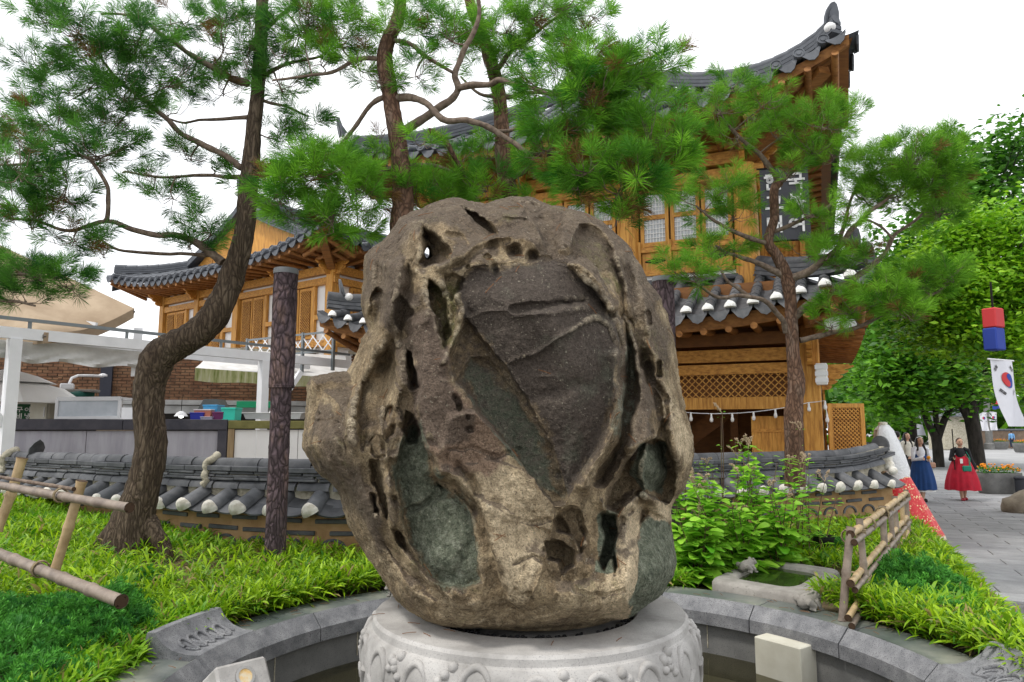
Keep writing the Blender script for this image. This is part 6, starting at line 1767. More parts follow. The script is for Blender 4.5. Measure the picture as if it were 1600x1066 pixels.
for r_ in ([(205,805),(180,832),(150,862),(138,885)], [(215,800),(240,835),(258,868),(268,895)]): t1.branch(r_, 26, 9, -.12, 'bark')
t1.branch([(380,262),(355,245),(312,226),(270,196),(230,160),(190,126),(165,100),(140,58)], 8, 2, -.5)
t1.branch([(348,410),(318,385),(290,372),(245,365),(205,357),(165,345),(112,360),(70,350),(15,340)], 9, 2, -.6)
t1.branch([(332,398),(250,396),(195,393),(155,375),(138,362)], 4.5, 2, .2)
t1.branch([(388,132),(350,115),(300,85),(250,55),(215,27),(158,22)], 8, 2, -.4)
t1.branch([(392,182),(350,186),(300,190),(262,186)], 4.5, 2, .3)
t1.branch([(378,276),(300,275),(240,275),(192,270)], 4.5, 2, .3)
t1.branch([(165,345),(168,312),(165,285),(130,245),(60,255),(0,258)], 5, 2, -.3, y0=-.4)
t1.branch([(405,122),(440,104),(475,96),(505,90)], 5, 2, -.3); t1.branch([(402,62),(430,32),(458,8),(480,-20)], 6, 2, -.2)
t1.branch([(395,262),(440,262),(485,255)], 4, 2, .2); t1.branch([(402,152),(440,165),(482,182)], 4, 2, .2)
for c in ((120,45,70,38),(215,60,70,40),(170,108,80,38),(60,95,50,26),(115,145,70,32),(200,150,60,32),(300,110,45,30),(285,25,80,28),(350,60,45,36),(250,120,55,28),(90,200,75,42),(150,232,70,38),
 (35,262,45,38),(25,312,45,30),(100,300,60,28),(180,190,60,28),(268,172,32,18),(240,290,45,24),(272,306,35,18),(300,245,40,20),(330,256,30,18),(380,278,38,22),(350,142,40,30),(388,70,26,50),
 (120,372,50,20),(50,350,50,24),(160,392,30,18),(330,352,40,30),(300,382,42,20),(440,130,48,32),(470,48,50,32),(505,18,50,28),(430,212,34,22),(468,232,42,26),(480,190,38,22),(30,215,30,22),(60,20,40,20),(360,20,40,22),(440,80,36,24)):
    t1.cloud(*c, dens=.66)
t1.done()
t0 = Pine('pine reaching in from beyond the left edge, its lowest bough over the beige parasol', 8.2, DKP)
t0.trunk([(-150,860,30),(-150,600,26),(-145,400,22),(-140,200,18),(-140,0,14)])
t0.branch([(-145,440),(-60,452),(0,466),(55,478)], 8, 2, -.3); t0.branch([(-145,400),(-50,425),(20,428),(100,432)], 6, 2, -.3)
for c in ((60,430,75,26),(110,445,38,20),(15,418,40,22),(40,466,45,14),(-40,430,60,30),(-20,250,50,60),(-60,330,60,50)): t0.cloud(*c, dens=1.1)
t0.done()
t2 = Pine('red barked pine whose trunk rises just behind the left top of the rock', 6.9, MDP)
t2.trunk([(622,860,24),(624,600,23),(625,365,19.5),(629,320,18.5),(627,260,17),(620,210,16),(612,160,15.5),(605,120,15),(601,90,14),(608,60,13),(620,35,12),(626,0,11),(630,-60,10)], 'bark_red')
t2.branch([(630,206),(655,188),(690,166),(716,140),(712,115),(725,80),(745,32),(748,-10)], 10, 4, -.3)
t2.branch([(618,152),(640,150),(665,163),(692,185),(740,190),(792,216),(832,240),(890,240),(942,238),(990,252)], 8.5, 2.5, -1.0)
t2.branch([(716,138),(760,132),(786,126),(830,141),(872,146),(916,130),(985,105),(1045,72)], 7, 2, -.9, y0=-.2)
t2.branch([(606,150),(580,165),(558,192),(535,222),(522,240)], 6, 3.5, .2)
t2.branch([(600,92),(560,93),(520,112),(480,118),(425,126)], 5.5, 2, -.3)
t2.branch([(606,62),(640,70),(680,100),(710,114)], 6, 3, -.2)
t2.branch([(634,260),(675,258),(700,266),(722,272)], 5, 3, .3)
t2.branch([(616,262),(580,272),(545,276),(500,270),(460,276),(428,312)], 5, 2, -.4)
t2.branch([(670,205),(692,217),(712,248),(727,276)], 7, 4, .3, 'bark_red'); t2.branch([(745,190),(785,206),(812,196),(832,160),(838,150)], 5, 2, -.4)
t2.branch([(545,276),(540,250),(525,235)], 3, 2, -.1)
for c in ((480,30,48,28),(530,50,52,36),(560,92,48,32),(500,92,42,28),(622,38,42,36),(662,28,48,32),(700,52,48,32),(650,112,38,26),(590,122,36,18),(552,308,48,38),(500,268,58,32),(450,290,48,32),(542,258,48,28),(580,292,38,34),
 (598,240,26,22),(470,332,38,28),(520,342,42,28),(560,352,36,26),(440,312,28,22),(700,300,55,26),(760,292,48,26),(682,332,38,16),(750,316,40,16),(720,246,36,18),(660,222,26,16),(642,300,22,36),(560,20,40,24)): t2.cloud(*c, dens=.95 if c[1] > 235 else .66)
for c in ((900,100,55,36),(950,112,55,36),(1002,108,48,32),(1040,88,36,24),(862,132,55,32),(932,150,62,36),(1002,162,55,36),(882,190,62,36),(952,200,62,36),(1020,212,55,40),(1052,235,30,36),(850,226,45,26),(920,260,62,32),(1002,266,55,36),(962,302,55,36),(962,345,26,26),(1040,272,36,32),(902,290,36,22)): t2.cloud(*c, dens=.74)
t2.done()
t3 = Pine('pine with a forked pale trunk farther back above the rock', 7.5, MDP)
t3.trunk([(800,860,18),(798,600,18),(796,330,16),(790,280,15),(786,240,14),(783,190,14),(780,150,13),(771,110,12),(756,60,11),(736,10,10),(722,-60,9)], 'bark_red')
t3.branch([(795,284),(820,266),(834,248)], 6, 4, -.2); t3.branch([(785,152),(830,146),(870,150)], 6, 2, -.3); t3.branch([(772,112),(800,80),(840,50),(880,20)], 6, 2, -.3); t3.branch([(780,150),(750,145),(720,120)], 5, 2, .2)
for c in ((740,60,48,36),(790,40,48,36),(832,20,48,26),(860,62,46,40),(800,100,48,32),(872,8,38,18),(762,102,36,22),(800,172,36,22),(832,262,36,26),(862,282,36,22),(832,316,36,12),(905,45,40,30),(930,20,30,22),(760,240,30,24),(800,60,60,40)): t3.cloud(*c, dens=.6)
t3.done()
t4 = Pine('small pine with spreading arms right of the rock, in front of the large house', 9.0, LTP)
t4.trunk([(1243,760,17),(1241,690,16.5),(1240,640,15.5),(1244,600,15),(1240,560,12),(1237,520,11),(1235,470,10.5),(1229,435,11),(1214,400,9.5),(1201,378,8.5),(1210,340,8),(1209,300,8),(1217,285,8)], 'bark_red')
t4.branch([(1217,286),(1205,265),(1170,225),(1140,200),(1118,168)], 7, 2, -.2); t4.branch([(1217,287),(1240,265),(1275,250),(1300,220),(1322,188)], 6, 2, -.2)
t4.branch([(1232,437),(1270,420),(1310,385),(1340,350),(1370,325),(1410,290),(1452,268)], 8, 2, -.4); t4.branch([(1240,495),(1275,470),(1320,445),(1350,425),(1380,400),(1396,370),(1412,358),(1442,333)], 9.5, 2.5, .2)
t4.branch([(1250,532),(1300,520),(1345,510),(1380,495),(1430,475),(1484,443)], 5.5, 2, -.5); t4.branch([(1228,520),(1222,498),(1200,475),(1170,462),(1130,465),(1105,458),(1078,438)], 6.5, 2, -.4)
t4.branch([(1226,434),(1180,410),(1150,400),(1118,384)], 7.5, 2.5, .2); t4.branch([(1203,382),(1150,365),(1110,340),(1088,322)], 5.5, 2, -.3); t4.branch([(1210,362),(1250,345),(1290,325),(1306,308)], 4.5, 2, -.3)
t4.branch([(1310,386),(1320,350),(1330,310),(1346,278)], 5, 2, .2); t4.branch([(1170,462),(1140,440),(1120,415)], 4, 2, .1); t4.branch([(1395,372),(1370,350),(1350,345)], 3, 2, -.1)
t4.branch([(1420,305),(1440,280),(1470,230)], 3.5, 2, 0)
for c in ((1150,130,36,26),(1120,170,42,30),(1180,178,46,30),(1150,212,36,22),(1205,150,26,20),(1232,200,46,34),(1282,190,46,34),(1320,178,32,26),(1262,232,46,30),(1302,242,36,26),(1130,290,42,26),(1100,320,42,26),(1150,330,36,22),
 (1062,300,26,22),(1110,392,42,20),(1062,420,32,22),(1092,428,36,22),(1140,382,36,20),(1232,272,26,20),(1272,332,36,22),(1290,362,26,20),(1262,392,36,20),(1290,402,26,16),(1370,260,46,34),(1420,250,55,36),(1460,270,46,44),(1402,302,55,30),
 (1350,302,32,26),(1470,320,36,44),(1330,352,26,16),(1312,412,42,16),(1330,482,46,26),(1380,462,46,26),(1440,442,55,26),(1480,422,28,22),(1420,490,36,16),(1300,502,32,16),(1350,402,26,16),(1482,232,34,34)): t4.cloud(*c, dens=1.8 if c[0] > 1340 else 1.0)
t4.done()
# ================================================================== ground cover, shrubs, bamboo fences, poles
# dwarf bamboo: blades in little fans on thin stems
def blade_mesh(P, D, Ln, Wd, tint, bend=.25):
    """P base, D unit direction, returns V, F, C for folded lance-shaped blades"""
    n = len(P); up = np.array([0, 0, 1.0])
    sd = np.cross(D, up + rng.normal(0, .35, (n, 3))); sd /= np.linalg.norm(sd, axis=1)[:, None] + 1e-9
    L = Ln[:, None]; W_ = Wd[:, None]
    droop = np.array([0, 0, -1.0]) * bend * L
    a = P; b = P + D * L * .35 + np.cross(sd, D) * L * .02; c = P + D * L * .70 + droop * .35; d = P + D * L * .97 + droop
    V = np.stack([a, b - sd * W_, b + sd * W_, c - sd * W_ * .75, c + sd * W_ * .75, d], 1).reshape(-1, 3)
    i = np.arange(n)[:, None] * 6
    F_ = np.concatenate([i + np.array([[0, 1, 2]]), i + np.array([[1, 3, 4]]), i + np.array([[1, 4, 2]]), i + np.array([[3, 5, 4]])], 1).reshape(-1, 3)
    return V, F_, np.repeat(tint, 6, 0)
def in_poly(x, y, P):
    c = False; n = len(P)
    for i in range(n):
        (ax, ay), (bx, by) = P[i], P[(i + 1) % n]
        if (ay > y) != (by > y) and x < (bx - ax) * (y - ay) / (by - ay) + ax: c = not c
    return c
def wall_front(x, y):                        # distance in front of the wall line (positive = garden side)
    q = min(wc, key=lambda p: (p.x - x) ** 2 + (p.y - y) ** 2); i = wc.index(q); d = (wc[min(i + 1, len(wc) - 1)] - wc[max(i - 1, 0)]).normalized()
    return (Vector((x, y, 0)) - q).dot(Vector((d.y, -d.x, 0)))
wcx = np.array([[p.x, p.y] for p in wc])
def garden_ok(x, y, gap=-.03):
    r = math.hypot(x - PC.x, y - PC.y)
    if r < R_OUT + gap or x > edge_x(y) + .03: return False
    px, py = proj2(Vector((x, y, .6)))
    if px < -160 or px > 1700 or py > 1200 or y < 1.2: return False
    return True
def behind_wall(x, y):
    d2 = (wcx[:, 0] - x) ** 2 + (wcx[:, 1] - y) ** 2; i = int(d2.argmin()); a, b = wcx[max(i - 1, 0)], wcx[min(i + 1, len(wcx) - 1)]
    t = b - a; return (x - wcx[i, 0]) * t[1] - (y - wcx[i, 1]) * t[0] < .2 * np.hypot(*t)
dry = [onz(a, b, .58) for a, b in ((250, 885), (285, 895), (330, 880), (380, 868), (390, 880), (300, 905))]
BAS = (fl + br) / 2
JUN = [(onz(a, b, z).x + ox, onz(a, b, z).y + oy, rx, ry) for a, b, z, ox, oy, rx, ry in ((70, 985, .62, 0, 0, .66, .6), (-40, 1060, .62, 0, 0, .5, .5), (1418, 925, .55, 0, 0, .42, .38), (1270, 865, .52, .25, .1, .3, .28))]
def scatter_grass():
    Ps, Ds, Ls, Ws, Cs = [], [], [], [], []
    def sprig(x, y, h, nb, pal, lb, wb):
        z0 = soil_z(x, y); lean = Vector((random.gauss(0, .22), random.gauss(0, .22), 1)).normalized()
        for k in range(nb):
            t = random.uniform(.35, 1.0) if nb > 3 else random.uniform(.1, .5)
            b = Vector((x, y, z0)) + lean * h * t
            az = random.uniform(0, 2 * PI); el = random.uniform(.05, 1.25)
            D = Vector((math.cos(az) * math.cos(el), math.sin(az) * math.cos(el), math.sin(el)))
            Ps.append(tuple(b)); Ds.append(tuple(D)); Ls.append(random.uniform(*lb)); Ws.append(random.uniform(*wb))
            q = min(1, max(0, random.gauss(.55, .32) * (.45 + .55 * t))); c = np.array(pal[0]) * (1 - q) + np.array(pal[1]) * q
            if random.random() < .05: c = np.array((.34, .27, .10))
            Cs.append(c)
    G1 = ((.045, .17, .006), (.42, .64, .02)); G2 = ((.08, .26, .010), (.36, .60, .03))
    cand = 0
    dens = lambda y: 1.0 if y < 6 else .75
    x0, x1, y0, y1 = -9.2, 7.8, 1.3, 12.5
    N = 42000
    xs_ = rng.uniform(x0, x1, N); ys_ = rng.uniform(y0, y1, N)
    ra, rr = rng.uniform(-.9, 4.1, 5200), rng.uniform(R_OUT - .02, R_OUT + .32, 5200)
    xs_ = np.concatenate([xs_, PC.x + rr * np.cos(ra)]); ys_ = np.concatenate([ys_, PC.y + rr * np.sin(ra)])
    for x, y in zip(xs_, ys_):
        if not garden_ok(x, y) or behind_wall(x, y): continue
        v = Vector((x, y, 0))
        if (Vector((BAS.x, BAS.y, 0)) - v).length < .88: continue
        # leave clear where the leafy bed grows dark, thin out the dry patch
        dmin = min((Vector((p.x, p.y, 0)) - v).length for p in dry)
        if dmin < .42:
            if random.random() < .75:
                if random.random() < .5: sprig(x, y, .05, 3, ((.25, .18, .08), (.50, .40, .20)), (.08, .16), (.003, .005))
                continue
        if any(((x - jx) / ja) ** 2 + ((y - jy) / jb) ** 2 < .7 for jx, jy, ja, jb in JUN) and random.random() < .93: continue
        n1 = N1(np.array([x, y, 0]), .9); e = edge_x(y) - x
        h = .16 + .07 * n1
        if x > .8 and y > 5.9 and e > .7: h *= .75; 
        if e < .5: h *= .8
        if x < 0 or e < 1.4 or y < 5.5 or random.random() < .7:
            sprig(x, y, max(.06, h), random.randint(6, 9), G1 if n1 > -.3 else G2, (.10, .20) if y < 5 else (.12, .22), (.0055, .0095) if random.random() < .85 else (.010, .015))
    V, F_, C = blade_mesh(np.array(Ps), np.array(Ds), np.array(Ls), np.array(Ws), np.array(Cs))
    link('dwarf_bamboo', np_mesh('dwarf_bamboo', V, F_, M['grassleaf'], colors=C), kind='stuff')
scatter_grass()
# low junipers: mounds of scale-leaf sprays
def juniper(label, cx, cy, rx, ry, h, n, rz=0):
    zb_ = soil_z(cx, cy); t = thing('juniper_shrub', label, 'shrub', (cx, cy, zb_), group=None)
    Vs, Cs = [], []; tw = MB()
    for i in range(n):
        while True:
            a, b = random.uniform(-1, 1), random.uniform(-1, 1)
            if a * a + b * b < 1: break
        rr = math.sqrt(a * a + b * b); x = cx + rx * a; y = cy + ry * b
        if math.hypot(x - PC.x, y - PC.y) < R_OUT - .02: continue
        top = h * (.72 + .75 * N2(np.array([x, y, 1.]), 3.6)) * math.sqrt(max(0, 1 - rr ** 2.4)) * (.72 + .28 * N1(np.array([x, y, 3.]), 5))
        z = soil_z(x, y) + .02 + top * (1 - random.random() ** 2 * .5)
        ax = Vector((a * .9 + random.gauss(0, .4), b * .9 + random.gauss(0, .4), .65 + random.random() * .4)).normalized()
        if i % 9 == 0: tw.tube([(cx + rx * a * .4, cy + ry * b * .4, soil_z(cx, cy) + .03), (x, y, z - .06), (x + ax.x * .05, y + ax.y * .05, z + .02)], [.006, .004, .002], 4, caps=False)
        k = 30; L = random.uniform(.08, .13)
        tt = rng.random(k); ph = rng.random(k) * 2 * PI; A_ = np.array(tuple(ax)); o1 = np.array(tuple(ax.orthogonal().normalized())); o2 = np.cross(A_, o1)
        rad = .040 * np.sin(PI * np.clip(tt * .85 + .12, 0, 1))
        base = np.array([x, y, z]) + A_ * (tt * L)[:, None]; sd = o1 * np.cos(ph)[:, None] + o2 * np.sin(ph)[:, None]
        tip = base + sd * rad[:, None] + A_ * (rad * .9)[:, None] + np.array([0, 0, .004])
        d = tip - base; w = np.cross(d, rng.normal(size=(k, 3))); w /= np.linalg.norm(w, axis=1)[:, None] + 1e-9; w *= .0042; mid = base + d * .55
        Vs.append(np.stack([base, mid + w, tip, mid - w], 1).reshape(-1, 3))
        q = min(1, max(0, random.gauss(.5, .25))); c = np.array((.022, .13, .024)) * (1 - q) + np.array((.13, .42, .05)) * q
        Cs.append(np.repeat(c * rng.uniform(.8, 1.25, (k, 1)), 4, 0))
    V = np.concatenate(Vs) - np.array([cx, cy, zb_]); C = np.concatenate(Cs); i = np.arange(len(V) // 4)[:, None] * 4
    F_ = np.concatenate([i + np.array([[0, 1, 2]]), i + np.array([[0, 2, 3]])], 1).reshape(-1, 3)
    link('foliage', np_mesh('foliage', V, F_, M['juniper'], colors=C), t, kind='stuff'); tw.build('twigs', M['bark_twig'], t, kind='stuff', fix=False)
p = onz(70, 985, .62); juniper('wide dark green juniper mound in the lower left corner below the broken bamboo rail', p.x, p.y, .66, .60, .36, 1700)
p = onz(185, 925, .62); juniper('small juniper tuft under the end of the lower bamboo rail', p.x + .1, p.y + .05, .22, .2, .2, 240)
p = onz(-40, 1060, .62); juniper('juniper mound cut by the left edge of the picture', p.x, p.y, .5, .5, .3, 700)
p = onz(1418, 925, .55); juniper('dark green juniper right of the bamboo fence, among the dwarf bamboo', p.x, p.y, .42, .38, .36, 800)
p = onz(1270, 865, .52); juniper('low juniper behind the square basin', p.x + .25, p.y + .1, .3, .28, .24, 360)
p = onz(1500, 985, .5); juniper('little juniper near the right end of the pond rim', p.x - .1, p.y, .2, .2, .18, 200)

# tall leafy weeds right of the rock
def leaf_geo(p, d, nrm, L, W_, pal, V, F_, C):
    """pointed oval leaf with a folded midrib: 8 triangles"""
    s = d.cross(nrm).normalized(); n = s.cross(d)
    prof = [(0, .05), (.22, .78), (.48, 1.0), (.75, .62), (1.0, 0)]
    b = len(V); q = min(1, max(0, random.gauss(.55, .25))); c = [pal[0][i] * (1 - q) + pal[1][i] * q for i in range(3)]
    for t, w in prof:
        m = p + d * L * t - n * (.35 * L * t * t * .6)
        V += [tuple(m + s * W_ * w + n * W_ * w * .30), tuple(m), tuple(m - s * W_ * w + n * W_ * w * .30)]; C += [c, [x * 1.12 for x in c], c]
    for i in range(4):
        for j in (0, 1):
            k = b + i * 3 + j; F_ += [(k, k + 1, k + 4), (k, k + 4, k + 3)]
def weed(base, h, label, nst=3, leaf=(.11, .17), spike=True, spread=.16, pal=((.10, .34, .015), (.42, .74, .07)), name='leafy_plant', cat='plant', group=None, wr=.30, ns=17):
    t = thing(name, label, cat, base, group=group); V, F_, C = [], [], []; stems = MB(); sp = MB()
    for s_ in range(nst):
        az = random.uniform(0, 2 * PI); tip = base + Vector((math.cos(az) * spread * random.uniform(.3, 1.4), math.sin(az) * spread * random.uniform(.3, 1.4), h * random.uniform(.75, 1.05)))
        mid = base.lerp(tip, .5) + Vector((random.gauss(0, .03), random.gauss(0, .03), 0)); b0 = base + Vector((random.gauss(0, .05), random.gauss(0, .05), 0))
        Q = catmull([b0, mid, tip], 8); stems.tube(Q, [.009 * (1 - .7 * i / (len(Q) - 1)) for i in range(len(Q))], 5)
        for k in range(ns):
            u = .12 + .88 * k / (ns - 1); q = Q[int(u * (len(Q) - 1))]; a = k * 2.4 + az
            for side in (0, PI):
                if random.random() < .15: continue
                d = Vector((math.cos(a + side), math.sin(a + side), random.uniform(-.15, .55))).normalized(); L = random.uniform(*leaf) * (1.1 - .55 * u)
                st = q + d * .03
                leaf_geo(st, d, Vector((random.gauss(0, .25), random.gauss(0, .25), 1)), L, L * wr, pal, V, F_, C)
        if spike and random.random() < .3:
            for _ in range(2):
                e = tip + Vector((random.gauss(0, .05), random.gauss(0, .05), random.uniform(.05, .13))); pts = catmull([tip, tip.lerp(e, .6) + Vector((random.gauss(0, .015), 0, .02)), e], 6)
                sp.tube(pts, [.003] * len(pts), 4)
                for p_ in pts[3:]:
                    for _k in range(4): sp.ball(p_ + Vector((random.gauss(0, .007), random.gauss(0, .007), random.gauss(0, .006))), .0052, 5)
    o = np.array(tuple(base)); link('leaves', np_mesh('leaves', np.array(V) - o, np.array(F_), M['leaf'], colors=np.array(C)), t, kind='stuff')
    stems.build('stems', pm('purple green stem', [(.10, .05, .05), (.16, .14, .06)], 8, .6, .1) if 'stem' not in M else M['stem'], t, kind='stuff', fix=False)
    if spike: sp.build('flower_spikes', M['spike'], t, kind='stuff', smooth=70, fix=False)
M['stem'] = pm('purple green stem', [(.10, .045, .045), (.17, .13, .06)], 8, .6, .1)
M['spike'] = pm('dry pinkish flower spike', [(.36, .26, .16), (.50, .38, .26)], 30, .9, .2)
W_LAB = ['nearest tall broad leaved weed against the right foot of the rock', 'tall weed with purple stems and pale flower spikes beside the rock', 'bushy weed standing behind the stone frog of the basin',
 'weed with long drooping flower spikes in front of the tiled wall', 'slender weed reaching above the wall ridge in the middle of the clump', 'weed with narrow leaves at the right of the clump', 'short broad leaved weed at the back left of the basin',
 'tall weed half way between rock and black flowerpot', 'narrow leaved weed leaning over the black flowerpot', 'weed growing close under the wall behind the clump']
for (px, py, Y, h, nst, lf), lab in zip(((1090, 895, 6.7, .62, 7, (.20, .29)), (1120, 900, 6.9, .95, 7, (.18, .27)), (1165, 880, 7.0, .72, 7, (.18, .27)), (1150, 870, 7.5, 1.15, 5, (.15, .22)), (1195, 870, 7.7, 1.22, 6, (.15, .22)),
        (1250, 850, 7.8, 1.08, 6, (.15, .22)), (1085, 880, 7.3, .95, 7, (.17, .25)), (1215, 870, 7.3, .8, 7, (.17, .25)), (1285, 850, 7.9, .9, 3, (.11, .17)), (1110, 860, 8.2, 1.2, 3, (.10, .14))), W_LAB):
    p = at(px, py, Y); p.z = soil_z(p.x, p.y)
    nar = 'narrow' in lab
    weed(p, h, lab, nst, lf, not nar or True, .2, wr=.15 if nar else .30, group='tall weeds beside the rock')
# slim seed heads rising above the clump
for px, py, Y, h, lab in ((1130, 860, 7.9, 1.55, 'thin stalk with curled seed heads before the dark house opening, the left one'), (1160, 860, 8.0, 1.45, 'thin stalk with curled seed heads before the wooden cupboard'), (1265, 850, 8.2, 1.5, 'tall wispy stalk rising beside the pine trunk')):
    p = at(px, py, Y); p.z = soil_z(p.x, p.y); weed(p, h, lab, 2, (.05, .08), True, .10, ns=5, group='seeding stalks above the weeds')
pot = thing('flowerpot', 'black plastic flowerpot standing in the grass under the weeds', 'flowerpot', Vector((at(1285, 835, 8.0).x, 8.0, soil_z(at(1285, 835, 8.0).x, 8.0))))
m = MB(); b = pot.location; m.lathe([(.085, .0), (.115, .24), (.125, .24), (.125, .27), (.112, .27), (.10, .22), (0, .22)], Vector(b), 18); m.build('pot', flat_mat('black plastic pot', (.012, .012, .013), .45), pot, smooth=40)

# bamboo rails
def bamboo(m, a, b, r, seg=.22, hollow=True, mi=0):
    a, b = Vector(a), Vector(b); L = (b - a).length; n = max(2, int(L / seg)); pts, rad = [], []
    bow = Vector((random.gauss(0, .006), random.gauss(0, .006), random.gauss(0, .006)))
    for k in range(n):
        t0, t1 = k / n, (k + 1) / n
        for t, q in ((t0 + .004, 1.16), (t0 + .03 / max(L, .3), 1.0), ((t0 + t1) / 2, .97), (t1 - .03 / max(L, .3), 1.0), (t1 - .004, 1.16)):
            pts.append(a.lerp(b, t) + bow * math.sin(PI * t)); rad.append(r * q)
    m.tube(pts, rad, 12, caps=False, mi=mi)
    for e, o in ((pts[0], pts[1]), (pts[-1], pts[-2])):           # cut ends show the hollow
        d = (o - e).normalized(); m.tube([e - d * .001, e - d * .0012, e + d * .06], [r * 1.08, r * .72, r * .66], 12, caps=False, mi=1)
    return m
hol = flat_mat('hollow bamboo inside', (.06, .035, .02), .9)
def rope_at(name, p, ax, r, parent, turns=4):
    m = MB(); ax = Vector(ax).normalized(); a = ax.orthogonal().normalized(); b = ax.cross(a)
    m.tube([p + ax * (.012 * (t / (2 * PI)) - .012 * turns / 2) + (a * math.cos(t) + b * math.sin(t)) * r for t in np.linspace(0, 2 * PI * turns, 12 * turns)], .006, 5); m.build(name, M['rope'], parent)
lf_ = thing('bamboo_fence', 'broken grey bamboo rail fence in the grass at the left', 'fence', at(110, 885, 4.6))
bg = [M['bamboo_grey'], hol]
ta, tb = at(-160, 728, 6.2), at(205, 794, 4.15); la, lb = at(-160, 800, 6.3), at(192, 941, 4.0)
for a, b, r in ((ta, tb, .028), (la, lb, .035)):
    m = MB(); bamboo(m, a, b, r, .34); m.build('rail', bg, lf_, smooth=50)
m = MB(); bamboo(m, ta + Vector((0, .01, .055)), ta.lerp(tb, .82) + Vector((0, .01, .05)), .012, .3); m.build('rail', [M['bark_twig'], hol], lf_, smooth=50)
def on_seg(a, b, px):
    k = (px - 800) / F; d = b - a; t = (k * a.y - a.x) / (d.x - k * d.y); return a + d * t
m = MB(); q0 = on_seg(la, lb, 100); q1 = on_seg(ta, tb, 126); bamboo(m, q0 + Vector((0, .05, .0)) - (q1 - q0) * .02, q0 + (q1 - q0) * 1.22 + Vector((0, .05, 0)), .030, .3); m.build('post', [M['bamboo_tan'], hol], lf_, smooth=50)
m = MB(); q2 = on_seg(ta, tb, 20); bamboo(m, at(-5, 830, 5.2), at(35, 715, 5.25), .034, .3); m.build('post', [M['bamboo_tan'], hol], lf_, smooth=50)
rope_at('binding', on_seg(la, lb, 86), lb - la, .05, lf_, 2); rope_at('binding', on_seg(ta, tb, 108), tb - ta, .042, lf_, 2)
rf = thing('bamboo_fence', 'tan bamboo rail fence bound with straw rope beside the paved path', 'fence', onz(1312, 962, COP))
f0, f1 = Vector((2.55, 5.45, 0)), Vector((at(1418, 800, 8.9).x, 8.9, 0))
def fl_at(t): return f0.lerp(f1, t)
fz = .56
def rail(t0, z0, t1, z1, r, mat='bamboo_tan', o=0, drop=0):
    a = fl_at(t0) + Vector((o, 0, z0)); b = fl_at(t1) + Vector((o, 0, z1)); m = MB(); bamboo(m, a, b, r * .74, .32); m.build('rail', [M[mat], hol], rf, smooth=50)
rail(-.03, 1.13, 1, 1.12, .036); rail(-.04, 1.075, 1.0, 1.05, .030, 'bamboo_grey', .03)
rail(-.06, .80, .96, .84, .034); rail(-.06, .755, .96, .78, .027, 'bamboo_grey', .03)
rail(-.10, .60, .16, .71, .030); rail(-.11, .555, .2, .60, .028, 'bamboo_grey', .03); rail(.62, .62, 1.02, .66, .03)
for t, lean, top, r, mt in ((-.03, -.10, 1.18, .040, 'bamboo_grey'), (.07, .02, 1.2, .036, 'bamboo_grey'), (.42, .0, 1.17, .042, 'bamboo_grey'), (.55, .02, 1.14, .034, 'bamboo_grey'), (.68, .0, 1.18, .038, 'bamboo_grey'), (.84, 0, 1.16, .036, 'bamboo_tan'), (.98, 0, 1.16, .038, 'bamboo_grey')):
    p = fl_at(t); m = MB(); bamboo(m, Vector((p.x + lean, p.y - .02, .52 if t < .3 else .3)), Vector((p.x + .03, p.y + .045, top)), r * .74, .3); m.build('post', [M[mt], hol], rf, smooth=50)
    for z in (1.09, .78): 
        if t > -.01: rope_at('binding', Vector((p.x + .02, p.y + .03, z)), (0, .1, 1), r * .74 + .016, rf, 4)
rope_at('binding', fl_at(0) + Vector((-.03, 0, 1.1)), f1 - f0, .052, rf, 3); rope_at('binding', fl_at(.02) + Vector((-.03, 0, .78)), f1 - f0, .048, rf, 3); rope_at('binding', fl_at(-.03) + Vector((0, 0, .58)), f1 - f0, .042, rf, 3)
rope_at('binding', fl_at(.2) + Vector((0, 0, 1.1)), f1 - f0, .055, rf, 4); rope_at('binding', fl_at(.42) + Vector((0, 0, 1.1)), f1 - f0, .06, rf, 4)

# moulded bark poles
def bark_pole(px, ytop, Y, r0, r1, ycol, label):
    top = at(px, ytop, Y); zb = soil_z(top.x, Y) - .1 if ycol else .3
    t = thing('bark_pole', label, 'pole', (top.x, Y, zb), group=None)
    zc = at(px, ycol or ytop, Y).z
    def shaft(name, r, z0, z1):
        m = MB(); Q = [Vector((top.x, Y, z0 + (z1 - z0) * i / 30)) for i in range(31)]; m.tube(Q, r, 24)
        V = np.array([tuple(v) for v in m.v]); c = np.array([top.x, Y, 0]); d = V - c; d[:, 2] = 0
        V = V + d * (.05 * N1.fbm(V * np.array([1, 1, .4]), 16, 3))[:, None]; m.v = [tuple(v) for v in V]; m.build(name, M['bark_pole'], t, smooth=60)
    if ycol: shaft('lower_shaft', r0, zb, zc + .05)
    shaft('upper_sleeve', r1, zc if ycol else zb, top.z)
    m = MB(); m.lathe([(r1 * 1.03, -.02), (r1 * 1.04, .015), (r1 * 1.0, .035), (0, .04)], top, 24); m.build('cap', flat_mat('grey pole cap', (.16, .165, .17), .5), t, smooth=40)
    if ycol:
        m = MB(); m.lathe([(r1 * 1.04, -.015), (r1 * 1.05, .01), (r1 * .98, .02)], (top.x, Y, zc), 24); m.build('sleeve_rim', M['bark_pole'], t, smooth=40)
bark_pole(447, 426, 7.0, .098, .118, 604, 'purple brown bark covered pole with a wider upper sleeve, left of the rock')
bark_pole(1036, 438, 8.4, .1, .13, 0, 'top of a bark covered pole showing behind the right shoulder of the rock')
